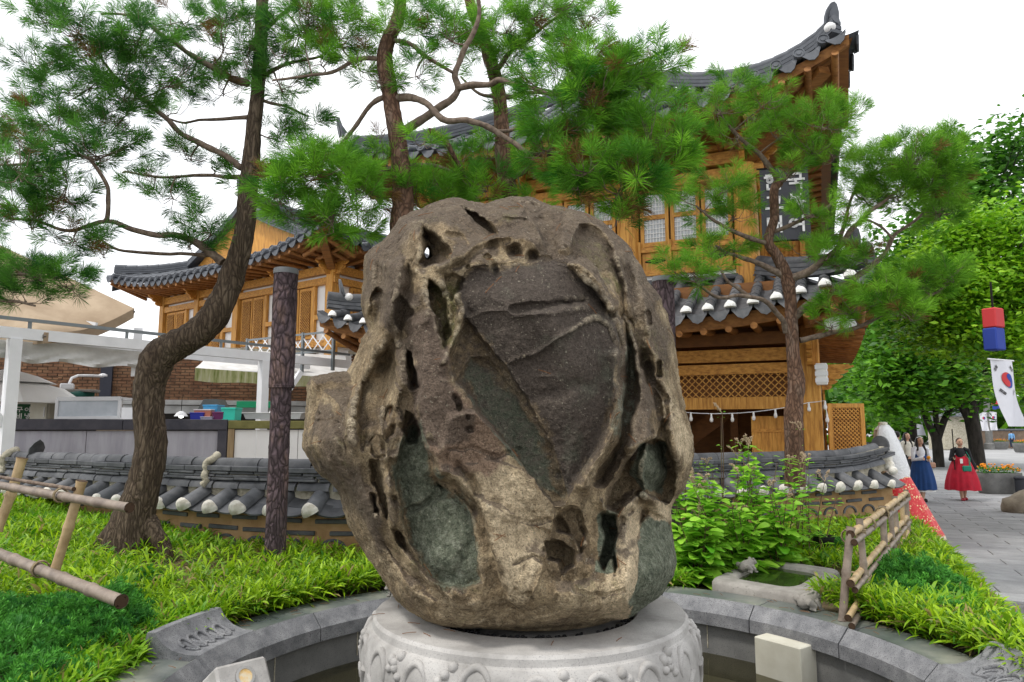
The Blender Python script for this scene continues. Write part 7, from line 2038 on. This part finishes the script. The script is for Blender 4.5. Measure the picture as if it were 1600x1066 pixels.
# ================================================================== street side: trees, flags, planters, people
def leafy_tree(name, label, base, limbs, clouds, Y, nleaf, size, pal, mat='bark_dark', r=1.0, group=None, dsp=.5, flat=.3):
    t = thing(name, label, 'tree', base, group=group); nodes = []
    for i, pts in enumerate(limbs):
        P = [at(a, b, Y + (d[0] if d else 0)) for a, b, rr, *d in pts]; R_ = [rr * pxm(Y) * r for a, b, rr, *d in pts]
        if i == 0: P[0].z = base.z - .1
        Q = catmull(P, 6); RR = np.interp(np.linspace(0, len(P) - 1, len(Q)), range(len(P)), R_)
        m = MB(); m.tube(Q, list(RR), 10); m.build('trunk' if i == 0 else 'limb', M[mat], t, smooth=80, fix=False); nodes += Q
    Vs, Cs = [], []; tot = sum(a * b for _, _, a, b, *_ in clouds); tw = MB()
    for cx, cy, rx, ry, *o in clouds:
        c = at(cx, cy, Y + (o[0] if o else random.uniform(-.12, .12) * Y * dsp)); k = pxm(c.y); n = int(nleaf * rx * ry / tot)
        nd = min(nodes, key=lambda q: (q - c).length)
        for _ in range(3): e = c + Vector((random.uniform(-.6, .6) * rx * k, random.uniform(-.5, .5) * rx * k, random.uniform(-.5, .5) * ry * k)); tw.tube([nd, nd.lerp(e, .5) + Vector((0, 0, .05 * rx * k)), e], [.012 * size * 12, .008 * size * 12, .003 * size * 12], 5, caps=False)
        nb = max(6, n // 22)                    # sub-clusters give the crown its lumps and holes
        d = rng.normal(size=(nb, 3)); d /= np.linalg.norm(d, axis=1)[:, None]; d *= rng.random((nb, 1)) ** .45
        cc = np.array(tuple(c)) + d * np.array([rx * k, rx * k * dsp * 1.3, ry * k])
        idx = rng.integers(0, nb, n); p = cc[idx] + rng.normal(size=(n, 3)) * np.array([1, 1, .6]) * size * 2.0
        D = rng.normal(size=(n, 3)); D[:, 2] = D[:, 2] * flat - .15; D /= np.linalg.norm(D, axis=1)[:, None]
        U_ = rng.normal(size=(n, 3)) * .5 + np.array([0, -.25, 1]); s = np.cross(D, U_); s /= np.linalg.norm(s, axis=1)[:, None] + 1e-9
        L = size * rng.uniform(.7, 1.25, n)[:, None]
        Vs.append(np.stack([p, p + D * L * .45 + s * L * .27, p + D * L, p + D * L * .45 - s * L * .27], 1).reshape(-1, 3))
        q = np.clip(rng.normal(.5, .22, nb)[idx] + rng.normal(0, .12, n), 0, 1)[:, None]
        Cs.append(np.repeat(np.array(pal[0]) * (1 - q) + np.array(pal[1]) * q, 4, 0))
    V = np.concatenate(Vs) - np.array(tuple(base)); C = np.concatenate(Cs); i = np.arange(len(V) // 4)[:, None] * 4
    F_ = i + np.array([[0, 1, 2, 3]])
    link('crown', np_mesh('crown', V, F_, M['leaf'], colors=C), t, kind='stuff'); tw.build('twigs', M[mat], t, kind='stuff', fix=False)
ZK = ((.016, .085, .006), (.12, .33, .022)); ZM = ((.03, .135, .006), (.19, .44, .024)); ZL = ((.075, .26, .008), (.34, .60, .026))
leafy_tree('street_tree', 'broad dark street tree with forked black limbs behind the woman in red', onz(1529, 729, 0), [[(1529,729,11),(1524,690,10),(1518,655,10),(1514,620,10)], [(1516,640,9),(1513,600,8),(1512,565,7),(1508,520,5),(1500,470,4)], [(1514,630,6),(1530,590,5),(1536,550,5),(1545,500,4)], [(1518,662,7),(1500,628,6),(1486,602,5),(1470,560,3)], [(1522,650,5),(1530,620,4),(1545,570,3)]],
   [(1500,560,70,44),(1560,540,60,44),(1450,570,60,40),(1520,480,70,44),(1580,470,50,50),(1460,500,60,44),(1590,580,34,30),(1500,610,40,20),(1440,610,46,26),(1480,420,60,44),(1550,410,60,44),(1590,340,44,54),(1530,320,55,44),(1575,250,44,48),(1540,270,44,40),(1480,330,44,50),(1440,380,46,50),(1500,280,36,36),(1595,215,30,34),(1500,350,36,34),(1515,235,16,26)], 35, 21000, .40, ZK)
leafy_tree('street_tree', 'slimmer street tree with two upright forks between the women and the wall', onz(1467, 727, 0), [[(1467,727,8),(1465,700,7.5),(1462,680,7)], [(1462,684,6),(1448,655,5),(1442,625,4.5),(1440,590,4),(1430,540,3)], [(1464,690,5.5),(1474,660,5),(1484,640,4.5),(1496,618,4)], [(1466,684,4),(1462,650,4),(1462,610,3.5),(1466,560,2.5)]],
   [(1440,560,55,40),(1400,590,50,40),(1480,590,50,34),(1410,530,55,44),(1450,620,45,22),(1400,640,36,22),(1380,560,30,40),(1460,520,50,40),(1430,470,55,40),(1400,440,40,36)], 36, 15000, .38, ZM)
leafy_tree('street_tree', 'thin street tree just right of the wall end', onz(1428, 722, 0), [[(1430,722,6),(1428,690,5.5),(1424,640,5),(1420,600,4)], [(1426,650,4),(1412,620,3),(1400,590,2)], [(1425,640,3.5),(1438,600,2.5)]],
   [(1400,610,44,26),(1430,580,44,30),(1380,600,30,44),(1365,560,26,60),(1400,540,40,40),(1370,640,24,24),(1390,490,36,40),(1375,430,26,40)], 42, 9000, .42, ZK)
leafy_tree('street_tree', 'nearer bright green tree leaning in from beyond the right edge', Vector((11.5, 15.5, 0)), [[(1640,790,16),(1635,700,14),(1625,600,12),(1610,520,9)], [(1612,530,7),(1590,470,5),(1560,420,4),(1535,370,3)], [(1620,580,6),(1590,545,4),(1560,530,3)], [(1600,490,4),(1560,470,3),(1510,450,2),(1470,430,1.5)], [(1612,500,4),(1600,420,3),(1590,350,2)]],
   [(1490,400,44,24),(1530,410,55,38),(1580,360,40,44),(1590,430,45,46),(1530,465,60,32),(1570,490,50,34),(1460,440,36,22),(1590,530,36,38),(1552,535,36,22),(1546,340,14,34),(1500,440,40,24),(1480,480,30,20),(1590,590,30,22),(1594,594,24,24,11.7),(1580,606,14,12,11.8),(1530,480,22,16,12.4),(1450,410,24,16),(1640,450,40,90),(1560,440,50,34),(1462,478,34,24),(1440,520,36,24),(1490,530,40,26),(1470,380,30,24),(1520,360,36,34),(1510,510,40,30),(1430,470,24,24)], 15, 24000, .15, ZL, dsp=.4)
# far wooded edge and the low walls of the street
def far_wood():
    Vs, Cs = [], []
    n = 16000; x = rng.uniform(20, 95, n); y = rng.uniform(85, 110, n); h = 16 + 4 * N1.fbm(np.stack([x, y, 0 * x], 1), .12, 3)
    z = rng.random(n) ** .8 * h; p = np.stack([x, y, z], 1)
    D = rng.normal(size=(n, 3)); D /= np.linalg.norm(D, axis=1)[:, None]; s = np.cross(D, rng.normal(size=(n, 3))); s /= np.linalg.norm(s, axis=1)[:, None]; L = rng.uniform(.9, 1.9, n)[:, None]
    V = np.stack([p, p + D * L * .5 + s * L * .4, p + D * L, p + D * L * .5 - s * L * .4], 1).reshape(-1, 3); q = rng.random((n, 1)); C = np.repeat(np.array(ZK[0]) * (1 - q) + np.array(ZM[1]) * q, 4, 0)
    i = np.arange(n)[:, None] * 4; link('wood', np_mesh('wood', V, i + np.array([[0, 1, 2, 3]]), M['leaf'], colors=C), kind='stuff')
far_wood()
def low_wall(a, b, h, th, label, mat, cap=True):
    a, b = Vector((a.x, a.y, 0)), Vector((b.x, b.y, 0)); t = thing('low_wall', label, 'wall', (a + b) / 2); d = b - a; rz = math.atan2(d.y, d.x); L = d.length
    m = MB(); c = (a + b) / 2; m.box((c.x, c.y, h / 2), (L, th, h), rz); m.build('body', mat, t)
    m = MB(); m.cbox((c.x, c.y, h + .09), (L + .1, th + .3, .18), .05, rz); m.build('coping', M['giwa_far'], t)
low_wall(onz(1520, 701, 0), onz(1680, 699, 0), 1.7, .5, 'long low brown wall across the far side of the street', pm('brown stone wall', [(.14, .10, .07), (.24, .17, .12)], 2, .9, .3))
hut = thing('ticket_hut', 'small grey hut with a peaked roof far down the street', 'hut', onz(1486, 700, 0)); c = onz(1486, 702, 0)
m = MB(); m.box((c.x, c.y, 1.5), (2.6, 2.6, 3)); m.build('wall', M['mortar_grey'], hut); m = MB(); m.lathe([(2.5, 3.0), (2.5, 3.1), (.05, 5.0)], (c.x, c.y, 0), 4); m.build('roof', M['giwa_far'], hut)
# flags: white cloth, red over blue circle, black bars
red, blue = flat_mat('flag red', (.52, .045, .05), .7), flat_mat('flag blue', (.025, .055, .30), .7)
cloth = pm('white flag cloth', [(.62, .62, .66), (.74, .74, .78)], 2, .85, .1, 8, .01)
def flag(tl, w, h, label, group, lean=0, full=True, rot=.0):
    """hangs with its long side vertical; tl is the top left corner"""
    t = thing('flag', label, 'flag', tl, group=group); ex = Vector((math.cos(rot), math.sin(rot), 0)); ny = Vector((-ex.y, ex.x, 0))
    def Pp(u, v, o=0): return tl + ex * (w * u + lean * v) - Z3 * h * v + ny * (.09 * w * math.sin(u * 6 + v * 4) * (.3 + v) - o)
    m = MB(); m.grid([[Pp(u, v) for u in np.linspace(0, 1, 10)] for v in np.linspace(0, 1, 14)]); m.build('cloth', cloth, t, smooth=60)
    def disc(cu, cv, r, a0, a1, mat, name):
        m = MB(); pts = [(0, 0)] if a1 - a0 < 6 else []
        vs = []; n = 20
        for j in range(5): vs.append([Pp(cu + r / w * j / 4 * math.cos(a), cv + r / h * j / 4 * math.sin(a), .012) for a in np.linspace(a0, a1, n)])
        m.grid(vs); m.build(name, mat, t)
    r = w * .20; cv, cu = .30, .52
    disc(cu, cv, r, PI * .75, PI * 1.75, red, 'red_half'); disc(cu, cv, r, -PI * .25, PI * .75, blue, 'blue_half')
    for sgn, mt in ((1, red), (-1, blue)):
        a = PI * .75 if sgn > 0 else -PI * .25
        m = MB(); cc = (cu + .5 * r / w * math.cos(a), cv + .5 * r / h * math.sin(a)); vs = [[Pp(cc[0] + .5 * r / w * j / 3 * math.cos(b), cc[1] + .5 * r / h * j / 3 * math.sin(b), .016) for b in np.linspace(0, 2 * PI, 16)] for j in range(4)]; m.grid(vs); m.build('swirl', mt, t)
    for (qu, qv) in ((.22, .12), (.82, .12), (.22, .48), (.82, .48)):
        m = MB()
        for k in (-1, 0, 1):
            for u0, u1 in ((-.085, -.008), (.008, .085)) if (qu > .5) == (qv > .3) or k == 0 else ((-.085, .085),):
                s_ = 1 if (qu - .5) * (qv - .3) > 0 else -1
                pts = []
                for du, dv in ((u0, k * .020 - .007), (u1, k * .020 - .007), (u1, k * .020 + .007), (u0, k * .020 + .007)):
                    X_, Y_ = du * w, dv * w * 1.5; ca, sa_ = math.cos(-s_ * .8), math.sin(-s_ * .8); pts.append(Pp(qu + (X_ * ca - Y_ * sa_) / w, qv + (X_ * sa_ + Y_ * ca) / h, .014))
                m.add(pts, [(0, 1, 2, 3)])
        m.build('bars', M['dark'], t)
    m = MB(); m.tube([tl - ex * .1 * w + Z3 * .01, tl + ex * 1.1 * w + Z3 * .01], .012 * w / .6, 6); m.build('rod', M['white'], t)
Yf = 12.2; tl = at(1547, 562, Yf); k = pxm(Yf)
flag(tl, 62 * k, 104 * k, 'large white Korean flag hanging at the right edge of the street', 'flags along the street', lean=26 * k, rot=.5)
for px, py, Y, w, h, lean, lab in ((1448, 634, 40, 13, 45, 3, 'white flag hanging between the trunks behind the woman in blue'), (1417, 634, 42, 18, 46, 8, 'white flag partly hidden by the thin tree trunk'), (1530, 645, 52, 11, 28, 2, 'small white flag left of the lamp post far down the street'), (1546, 644, 52, 11, 28, -1, 'small white flag right of the lamp post far down the street')):
    flag(at(px, py, Y), w * pxm(Y), h * pxm(Y), lab, 'flags along the street', lean * pxm(Y))
def lantern(px0, py0, w, h, Y, label):
    t = thing('street_lantern', label, 'lantern', at(px0 + w / 2, py0 + h / 2, Y), group='red and blue cloth lanterns'); k = pxm(Y)
    for mt, y0, y1, nm in ((red, 0, .47, 'red_half'), (blue, .47, 1, 'blue_half')):
        m = MB(); c = at(px0 + w / 2 + (3 * (y0 + y1) / 2), py0 + h * (y0 + y1) / 2, Y); m.cbox(c, (w * k, w * k * .8, h * k * (y1 - y0)), .02, .5); m.build(nm, mt, t)
    m = MB(); c = at(px0 + w / 2, py0, Y); m.tube([c, c + Z3 * .5], .02, 6); m.build('hanger', M['dark'], t)
lantern(1538, 482, 26, 66, 13, 'red over blue cloth lantern hanging in the bright green leaves'); lantern(1550, 627, 8, 13, 50, 'tiny red over blue lantern above the far flags')
lp = thing('lamp_post', 'grey post between the two far flags', 'lamp post', onz(1547, 700, 0)); c = onz(1547, 702, 0)
m = MB(); m.tube([c, c + Z3 * 5.0], [.32, .26], 10); m.build('shaft', M['granite_wall'], lp); m = MB(); m.lathe([(.45, 0), (.45, .5), (.34, .6)], c, 10); m.build('foot', M['granite_wall'], lp)
# stone flower troughs, bollard, boulder
def trough(c, w, d, h, label, fl_=True):
    t = thing('flower_trough', label, 'planter', c, group='stone flower troughs along the street'); m = MB()
    def ring(sx, sy, z): return [Vector((c.x + sx * w / 2 * math.copysign(abs(math.cos(a)) ** .6, math.cos(a)), c.y + sy * d / 2 * math.copysign(abs(math.sin(a)) ** .6, math.sin(a)), c.z + z)) for a in np.linspace(0, 2 * PI, 25)[:-1]]
    m.grid([ring(.74, .74, 0), ring(.84, .84, h * .12), ring(.98, .98, h * .75), ring(1, 1, h * .8), ring(1, 1, h), ring(.9, .9, h), ring(.88, .88, h * .85)], closed_u=True); m.f.append(tuple(6 * 24 + i for i in range(24))); m.m.append(0)
    m.build('trough', M['granite_wall'], t, smooth=40)
    V, F_, C = [], [], []
    for _ in range(420):
        p = Vector((c.x + random.uniform(-.44, .44) * w, c.y + random.uniform(-.42, .42) * d, c.z + h * .85 + random.random() ** .7 * .22)); dr_ = Vector((random.gauss(0, 1), random.gauss(0, 1), random.uniform(.1, 1))).normalized()
        leaf_geo(p, dr_, Vector((0, 0, 1)), random.uniform(.07, .13), .022, ((.02, .10, .01), (.08, .28, .02)), V, F_, C)
    o = np.array(tuple(c)); link('leaves', np_mesh('leaves', np.array(V) - o, np.array(F_), M['leaf'], colors=np.array(C)), t, kind='stuff')
    m = MB()
    for _ in range(70): m.ball((c.x + random.uniform(-.42, .42) * w, c.y + random.uniform(-.42, .3) * d, c.z + h + random.uniform(.05, .26)), (.032, .032, .022), 6)
    m.build('blossoms', flat_mat('orange blossom', (.75, .26, .01), .7) if 'blossom' not in M else M['blossom'], t, kind='stuff', smooth=70)
M['blossom'] = flat_mat('orange blossom', (.75, .26, .01), .7)
c = onz(1560, 771, 0); trough(c, 66 * pxm(c.y), .75, 33 * pxm(c.y) * .95, 'large stone trough of orange flowers beside the woman in red')
c = onz(1600, 707, 0); trough(c, 1.5, 1.0, .75, 'stone trough of yellow flowers far off at the right edge'); c = onz(1561, 702, 0); trough(c, 1.7, 1.0, .7, 'pale trough beside the far lamp post')
bo = thing('bollard', 'dark round bollard at the right edge of the path', 'bollard', onz(1596, 774, 0)); c = onz(1596, 774, 0); h = 30 * pxm(c.y)
m = MB(); m.lathe([(.17, 0), (.17, .05), (.14, .07), (.14, h * .8), (.16, h * .83), (.16, h * .9), (.12, h * .97), (0, h)], c, 16); m.build('shaft', flat_mat('dark bollard iron', (.02, .022, .028), .5), bo, smooth=40)
m = MB(); m.ball((0, 0, 0), (.62, .42, .36), 18); V = np.array([tuple(v) for v in m.v]); V *= (1 + .16 * N1.fbm(V, 3, 3))[:, None]; c = onz(1606, 800, 0); m.v = [(x + c.x, y + c.y, z + .12) for x, y, z in V]
tag(m.build('boulder', pm('brown kerb boulder', [(.16, .13, .10), (.30, .26, .20)], 5, .9, .6), smooth=70), 'rough brown boulder at the right edge of the path below the bollard', 'boulder')

# ------------------------------------------------------------------ people
SK = flat_mat('skin', (.52, .31, .21), .55); HAIR = flat_mat('black hair', (.012, .009, .008), .45); SHOE = flat_mat('dark shoes', (.015, .013, .013), .5)
def person(base, H, label, face=0, top=(.02, .02, .022), skirt=None, skirt_len=(.60, .10), trousers=None, hair='long', pose='walk', sleeve=1.0, prop=None, shoe=None, petti=False):
    """figure facing local -y, standing on base; H height in metres"""
    t = thing('person', label, 'person', base, face, group=None); s = H / 1.62
    P3 = lambda x, y, z: Vector((x * s, y * s, z * s))
    m = MB()
    m.tube([P3(0, 0, .84), P3(0, 0, .98), P3(0, -.005, 1.12), P3(0, 0, 1.24), P3(0, .005, 1.33), P3(0, .0, 1.38)], [.135 * s, .118 * s, .125 * s, .13 * s, .085 * s, .05 * s], 14, flat=.72)
    m.tube([P3(0, 0, 1.34), P3(0, -.01, 1.44)], [.052 * s, .048 * s], 10)
    m.ball(P3(0, -.015, 1.50), (.073 * s, .088 * s, .108 * s), 16)
    m.ball(P3(0, -.095, 1.485), (.012 * s, .016 * s, .018 * s), 8)                    # nose
    for q in (-1, 1): m.ball(P3(q * .075, 0, 1.49), (.010 * s, .018 * s, .028 * s), 8)  # ears
    fx = {'walk': ((-.08, -.10), (.08, .12)), 'stand': ((-.08, 0), (.08, 0))}[pose]
    for x, y in fx: m.tube([P3(x, 0, .86), P3(x * 1.1, y * .5 - .02, .46), P3(x, y, .09), P3(x, y - .02, .05)], [.085 * s, .062 * s, .038 * s, .036 * s], 10)
    for q in (-1, 1):
        sh = P3(q * .165, 0, 1.30)
        if prop == 'drink': el, ha = P3(q * .22, -.02, 1.04), P3(q * .07, -.20, 1.08 if q < 0 else 1.05)
        elif prop == 'pole' and q < 0: el, ha = P3(-.24, .0, 1.05), P3(-.24, -.18, 1.10)
        elif prop == 'pole': el, ha = P3(.25, .02, 1.04), P3(.33, -.05, .80)
        else: el, ha = P3(q * .21, .03, 1.04), P3(q * .20, -.06, .80)
        m.tube([P3(q * .10, 0, 1.31), sh, el, ha], [.05 * s, .05 * s, .036 * s, .026 * s], 9)
        m.ball(ha, (.028 * s, .032 * s, .036 * s), 8)
        for k in range(4): m.tube([ha + P3(.012 * (k - 1.5), -.02, -.02), ha + P3(.013 * (k - 1.5), -.035, -.05)], [.009 * s, .007 * s], 6)
        m.tube([ha, ha + P3(-q * .03, -.03, -.005)], [.010 * s, .008 * s], 6)
        if sleeve:
            e2 = el.lerp(ha, sleeve - .0) if sleeve > .05 else el
            mm = MB(); mm.tube([P3(q * .09, 0, 1.325), sh + P3(q * .008, 0, .0), el, e2], [.062 * s, .064 * s, .056 * s, .052 * s], 10); mm.build('sleeve', top_m(top), t, smooth=70, local=True)
    bm2 = remesh(m, .012, 'body', [SK], 2); link('body', bm2, t)
    mm = MB(); mm.tube([P3(0, 0, .92), P3(0, 0, 1.04), P3(0, -.005, 1.14), P3(0, 0, 1.25), P3(0, .004, 1.335), P3(0, .0, 1.365)], [.15 * s, .136 * s, .146 * s, .15 * s, .105 * s, .062 * s], 16, flat=.76); mm.build('jacket', top_m(top), t, smooth=60, local=True)
    if skirt:
        z1, z0 = 1.18, skirt_len[1]; n = 64; rows = []
        for i in range(9):
            q = i / 8; z = z1 + (z0 - z1) * q; r = .135 + (skirt_len[0] - .135) * (1 - (1 - q) ** 1.7)
            rows.append([P3(r * (1 + .06 * math.sin(13 * a + 2 * math.sin(3 * a)) * q) * math.cos(a), r * .8 * (1 + .06 * math.sin(13 * a + 2 * math.sin(3 * a)) * q) * math.sin(a), z + .01 * math.sin(7 * a) * q) for a in np.linspace(0, 2 * PI, n + 1)[:-1]])
        mm = MB(); mm.grid(rows, closed_u=True); mm.build('skirt', top_m(skirt), t, smooth=70, local=True)
        if petti:
            r0 = skirt_len[0] - .02; mm = MB(); mm.grid([[P3(r0 * k_ * math.cos(a), r0 * .8 * k_ * math.sin(a), z) for a in np.linspace(0, 2 * PI, 31)[:-1]] for k_, z in ((.9, z0 + .05), (1.0, z0 - .045))], closed_u=True); mm.build('petticoat', M['plaster'], t, smooth=70, local=True)
    if trousers:
        for x, y in fx:
            mm = MB(); mm.tube([P3(x * .8, 0, .95), P3(x, 0, .84), P3(x * 1.1, y * .5 - .02, .46), P3(x, y, .12)], [.11 * s, .105 * s, .08 * s, .06 * s], 12); mm.build('trouser_leg', top_m(trousers), t, smooth=70, local=True)
    for x, y in fx:
        mm = MB(); mm.ball(P3(x, y - .05, .035), (.042 * s, .11 * s, .04 * s), 12); mm.build('shoe', flat_mat('shoe', shoe, .5) if shoe else SHOE, t, smooth=70, local=True)
    mm = MB(); mm.ball(P3(0, .012, 1.525), (.082 * s, .092 * s, .100 * s), 16); V = [(x, y, z) for x, y, z in mm.v]
    mm.v = [(x, max(y, (-.062 if z > 1.575 * s else -.01) * s), z) for x, y, z in V]
    if hair == 'long':
        for q in (-1, 1): mm.tube([P3(q * .065, .0, 1.54), P3(q * .085, -.01, 1.42), P3(q * .10, -.06, 1.28), P3(q * .09, -.10, 1.16)], [.035 * s, .034 * s, .03 * s, .012 * s], 8)
        mm.tube([P3(0, .06, 1.52), P3(0, .08, 1.38), P3(0, .09, 1.22)], [.07 * s, .075 * s, .04 * s], 10)
    mm.build('hair', HAIR if hair != 'brown' else flat_mat('brown short hair', (.05, .025, .015), .5), t, smooth=70, local=True)
    for q in (-1, 1):
        mm = MB(); mm.ball(P3(q * .030, -.090, 1.505), (.013 * s, .006 * s, .007 * s), 8); mm.build('eye', HAIR, t, local=True)
        mm = MB(); mm.beam(P3(q * .018, -.094, 1.527), P3(q * .044, -.086, 1.527), .005 * s, .005 * s); mm.build('eyebrow', HAIR, t, local=True)
    mm = MB(); mm.ball(P3(0, -.093, 1.447), (.020 * s, .006 * s, .007 * s), 8); mm.build('mouth', flat_mat('lips', (.45, .08, .07), .5), t, local=True)
    return t, P3
_tm = {}
def top_m(c):
    if c not in _tm: _tm[c] = pm('garment cloth', [tuple(x * .8 for x in c), c, tuple(min(1, x * 1.15) for x in c)], 6, .8, .15, 40, .004)
    return _tm[c]
c = onz(1443, 784, 0); t, P3 = person(c, 99 * pxm(c.y), 'woman in a white blouse and long navy skirt carrying an orange drink', .1, (.70, .70, .74), (.012, .05, .17), (.33, .30), hair='long', prop='drink', petti=True)
mm = MB(); mm.ball(P3(.06, -.22, 1.10), .048, 10); mm.build('drink', flat_mat('orange drink', (.85, .32, .01), .4), t, smooth=70, local=True)
mm = MB(); mm.tube([P3(-.075, -.02, 1.59), P3(0, -.03, 1.615), P3(.075, -.02, 1.59)], .012, 6); mm.build('headband', M['plaster'], t, local=True)
mm = MB(); mm.cbox(P3(.26, -.04, .90), (.20, .10, .15), .03); mm.build('handbag', flat_mat('tan handbag', (.45, .25, .16), .5), t, local=True)
mm = MB(); mm.tube([P3(.14, .02, 1.32), P3(.25, -.02, 1.1), P3(.27, -.04, .96)], .008, 5); mm.build('bag_strap', flat_mat('brown strap', (.12, .06, .03), .5), t, local=True)
c = onz(1506, 782, 0); t, P3 = person(c, 95 * pxm(c.y), 'woman in a black jacket and wide red skirt holding a thin stick', -.15, (.012, .012, .015), (.42, .012, .030), (.41, .27), hair='brown', prop='pole', shoe=(.45, .03, .05))
mm = MB(); mm.cbox(P3(.03, -.24, .83), (.22, .06, .15), .02); mm.build('shoulder_bag', flat_mat('green shoulder bag', (.01, .20, .13), .45), t, local=True)
mm = MB(); mm.tube([P3(-.11, .0, 1.33), P3(.12, -.17, 1.1), P3(.10, -.23, .9)], .010, 5); mm.tube([P3(.11, .0, 1.33), P3(.17, -.12, 1.1), P3(.12, -.23, .9)], .010, 5); mm.build('bag_strap', flat_mat('green strap', (.01, .20, .13), .45), t, local=True)
mm = MB(); mm.tube([P3(-.24, -.2, .80), P3(-.24, -.2, 1.85)], .014, 6); mm.build('stick', M['dark'], t, local=True)
mm = MB(); mm.cbox(P3(-.08, -.22, 1.02), (.07, .01, .12), .004); mm.build('tag', M['plaster'], t, local=True)
c = onz(1422, 762, 0); t, P3 = person(c, 84 * pxm(c.y), 'woman in a cream top and black trousers behind the woman in navy', .2, (.60, .57, .48), None, trousers=(.014, .014, .016), hair='long')
c = onz(1407, 758, 0); t, P3 = person(c, 82 * pxm(c.y), 'man in a grey blue shirt next to the wall end', 2.6, (.14, .16, .22), None, trousers=(.03, .03, .04), hair='short')
c = onz(1582, 701, 0); t, P3 = person(c, 1.7, 'far off man in a light blue shirt and dark shorts', 3.0, (.16, .36, .62), None, trousers=(.02, .03, .06), hair='short', pose='stand')
c = onz(1595, 700, 0); t, P3 = person(c, 1.75, 'far off man dressed in black at the right edge', 3.2, (.012, .012, .012), None, trousers=(.012, .012, .012), hair='short', pose='stand')
c = at(430, 690, 9.6); c.z = c.z - 1.5; t, P3 = person(Vector((c.x, c.y, at(430, 697, 9.6).z - 1.55)), 1.63, 'dark haired person in pink behind the wall between the white post and bark pole', .6, (.62, .36, .40), None, trousers=(.03, .03, .04), hair='short', pose='stand')
# ------------------------------------------------------------------ red and gold dress on a stand wrapped in clear plastic
dp = at(1420, 800, 12.3); dp.z = .0
dr_t = thing('dress_stand', 'red and gold embroidered dress on a dummy wrapped in white plastic at the wall end', 'dress', (dp.x, dp.y, .35))
redgold, nt, b = new_mat('red gold embroidered silk'); v = coords(nt, (1, 1, 1))
wv = nt.nodes.new('ShaderNodeTexWave'); wv.wave_type = 'BANDS'; wv.bands_direction = 'Z'; wv.inputs['Scale'].default_value = 1.9; wv.inputs['Distortion'].default_value = 1.0; nt.links.new(v, wv.inputs['Vector'])
vo = nt.nodes.new('ShaderNodeTexVoronoi'); vo.inputs['Scale'].default_value = 26; nt.links.new(v, vo.inputs['Vector'])
msk = math_n(nt, 'MULTIPLY', ramp(nt, wv.outputs['Fac'], [(.35, (.12, .12, .12)), (.6, (1, 1, 1))]), ramp(nt, vo.outputs['Distance'], [(.32, (1, 1, 1)), (.42, (0, 0, 0))]))
nt.links.new(mixc(nt, msk, (.62, .018, .025), (.78, .58, .30)), b.inputs['Base Color']); b.inputs['Roughness'].default_value = .5
zt_ = at(1420, 735, 12.3).z; zb_ = at(1440, 836, 12.3).z; k = pxm(12.3)
def drow(q, z): 
    cx = dp.x + (-14 + 12 * q) * k; r = (14 + 34 * q) * k
    return [Vector((cx + r * (1 + .05 * math.sin(11 * a) * q) * math.cos(a), dp.y + .8 * r * (1 + .05 * math.sin(11 * a) * q) * math.sin(a), z)) for a in np.linspace(0, 2 * PI, 45)[:-1]]
m = MB(); m.grid([drow(q, zt_ + (zb_ - zt_) * q) for q in np.linspace(0, 1, 10)], closed_u=True); m.build('skirt', redgold, dr_t, smooth=70)
m = MB(); m.grid([drow(1.0, zb_ + .01), drow(1.02, zb_ - .05)], closed_u=True); m.build('hem', pm('pale lace hem', [(.6, .5, .35), (.72, .62, .48)], 20, .9, .3), dr_t)
film, nt, b = new_mat('white wrapping film'); b.inputs['Base Color'].default_value = (.85, .86, .87, 1); b.inputs['Roughness'].default_value = .25; b.inputs['Alpha'].default_value = .88
v = coords(nt); bp = node(nt, 'ShaderNodeBump', Strength=.8, Distance=.03); nt.links.new(noise_n(nt, v, 14, 4, .6, 1), bp.inputs['Height']); nt.links.new(bp.outputs['Normal'], b.inputs['Normal'])
zz = [at(1385, y, 12.3).z for y in (664, 672, 690, 712, 735, 765)]
m = MB(); prof_ = ((7, zz[0], -30), (13, zz[1], -31), (17, zz[2], -28), (19, zz[3], -22), (20, zz[4], -17), (15, zz[5], -12))
m.grid([[Vector((dp.x + (o + r * (1 + .34 * N1(np.array([math.cos(a) * 2, math.sin(a) * 2, z * 6]), 1.5)) * math.cos(a)) * k, dp.y + r * .8 * k * math.sin(a), z)) for a in np.linspace(0, 2 * PI, 29)[:-1]] for r, z, o in prof_], closed_u=True)
m.f.append(tuple(range(28))[::-1]); m.m.append(0); m.build('wrapped_bust', film, dr_t, smooth=70)
m = MB(); m.lathe([(.07, 0), (.07, .04), (.03, .05)], (dp.x - 31 * k, dp.y, zz[0]), 12); m.build('neck_cap', M['cream_stone'], dr_t)
m = MB(); m.tube([(dp.x, dp.y, 0), (dp.x - 10 * k, dp.y, zt_)], .03, 8); m.build('stand_pole', M['dark'], dr_t)
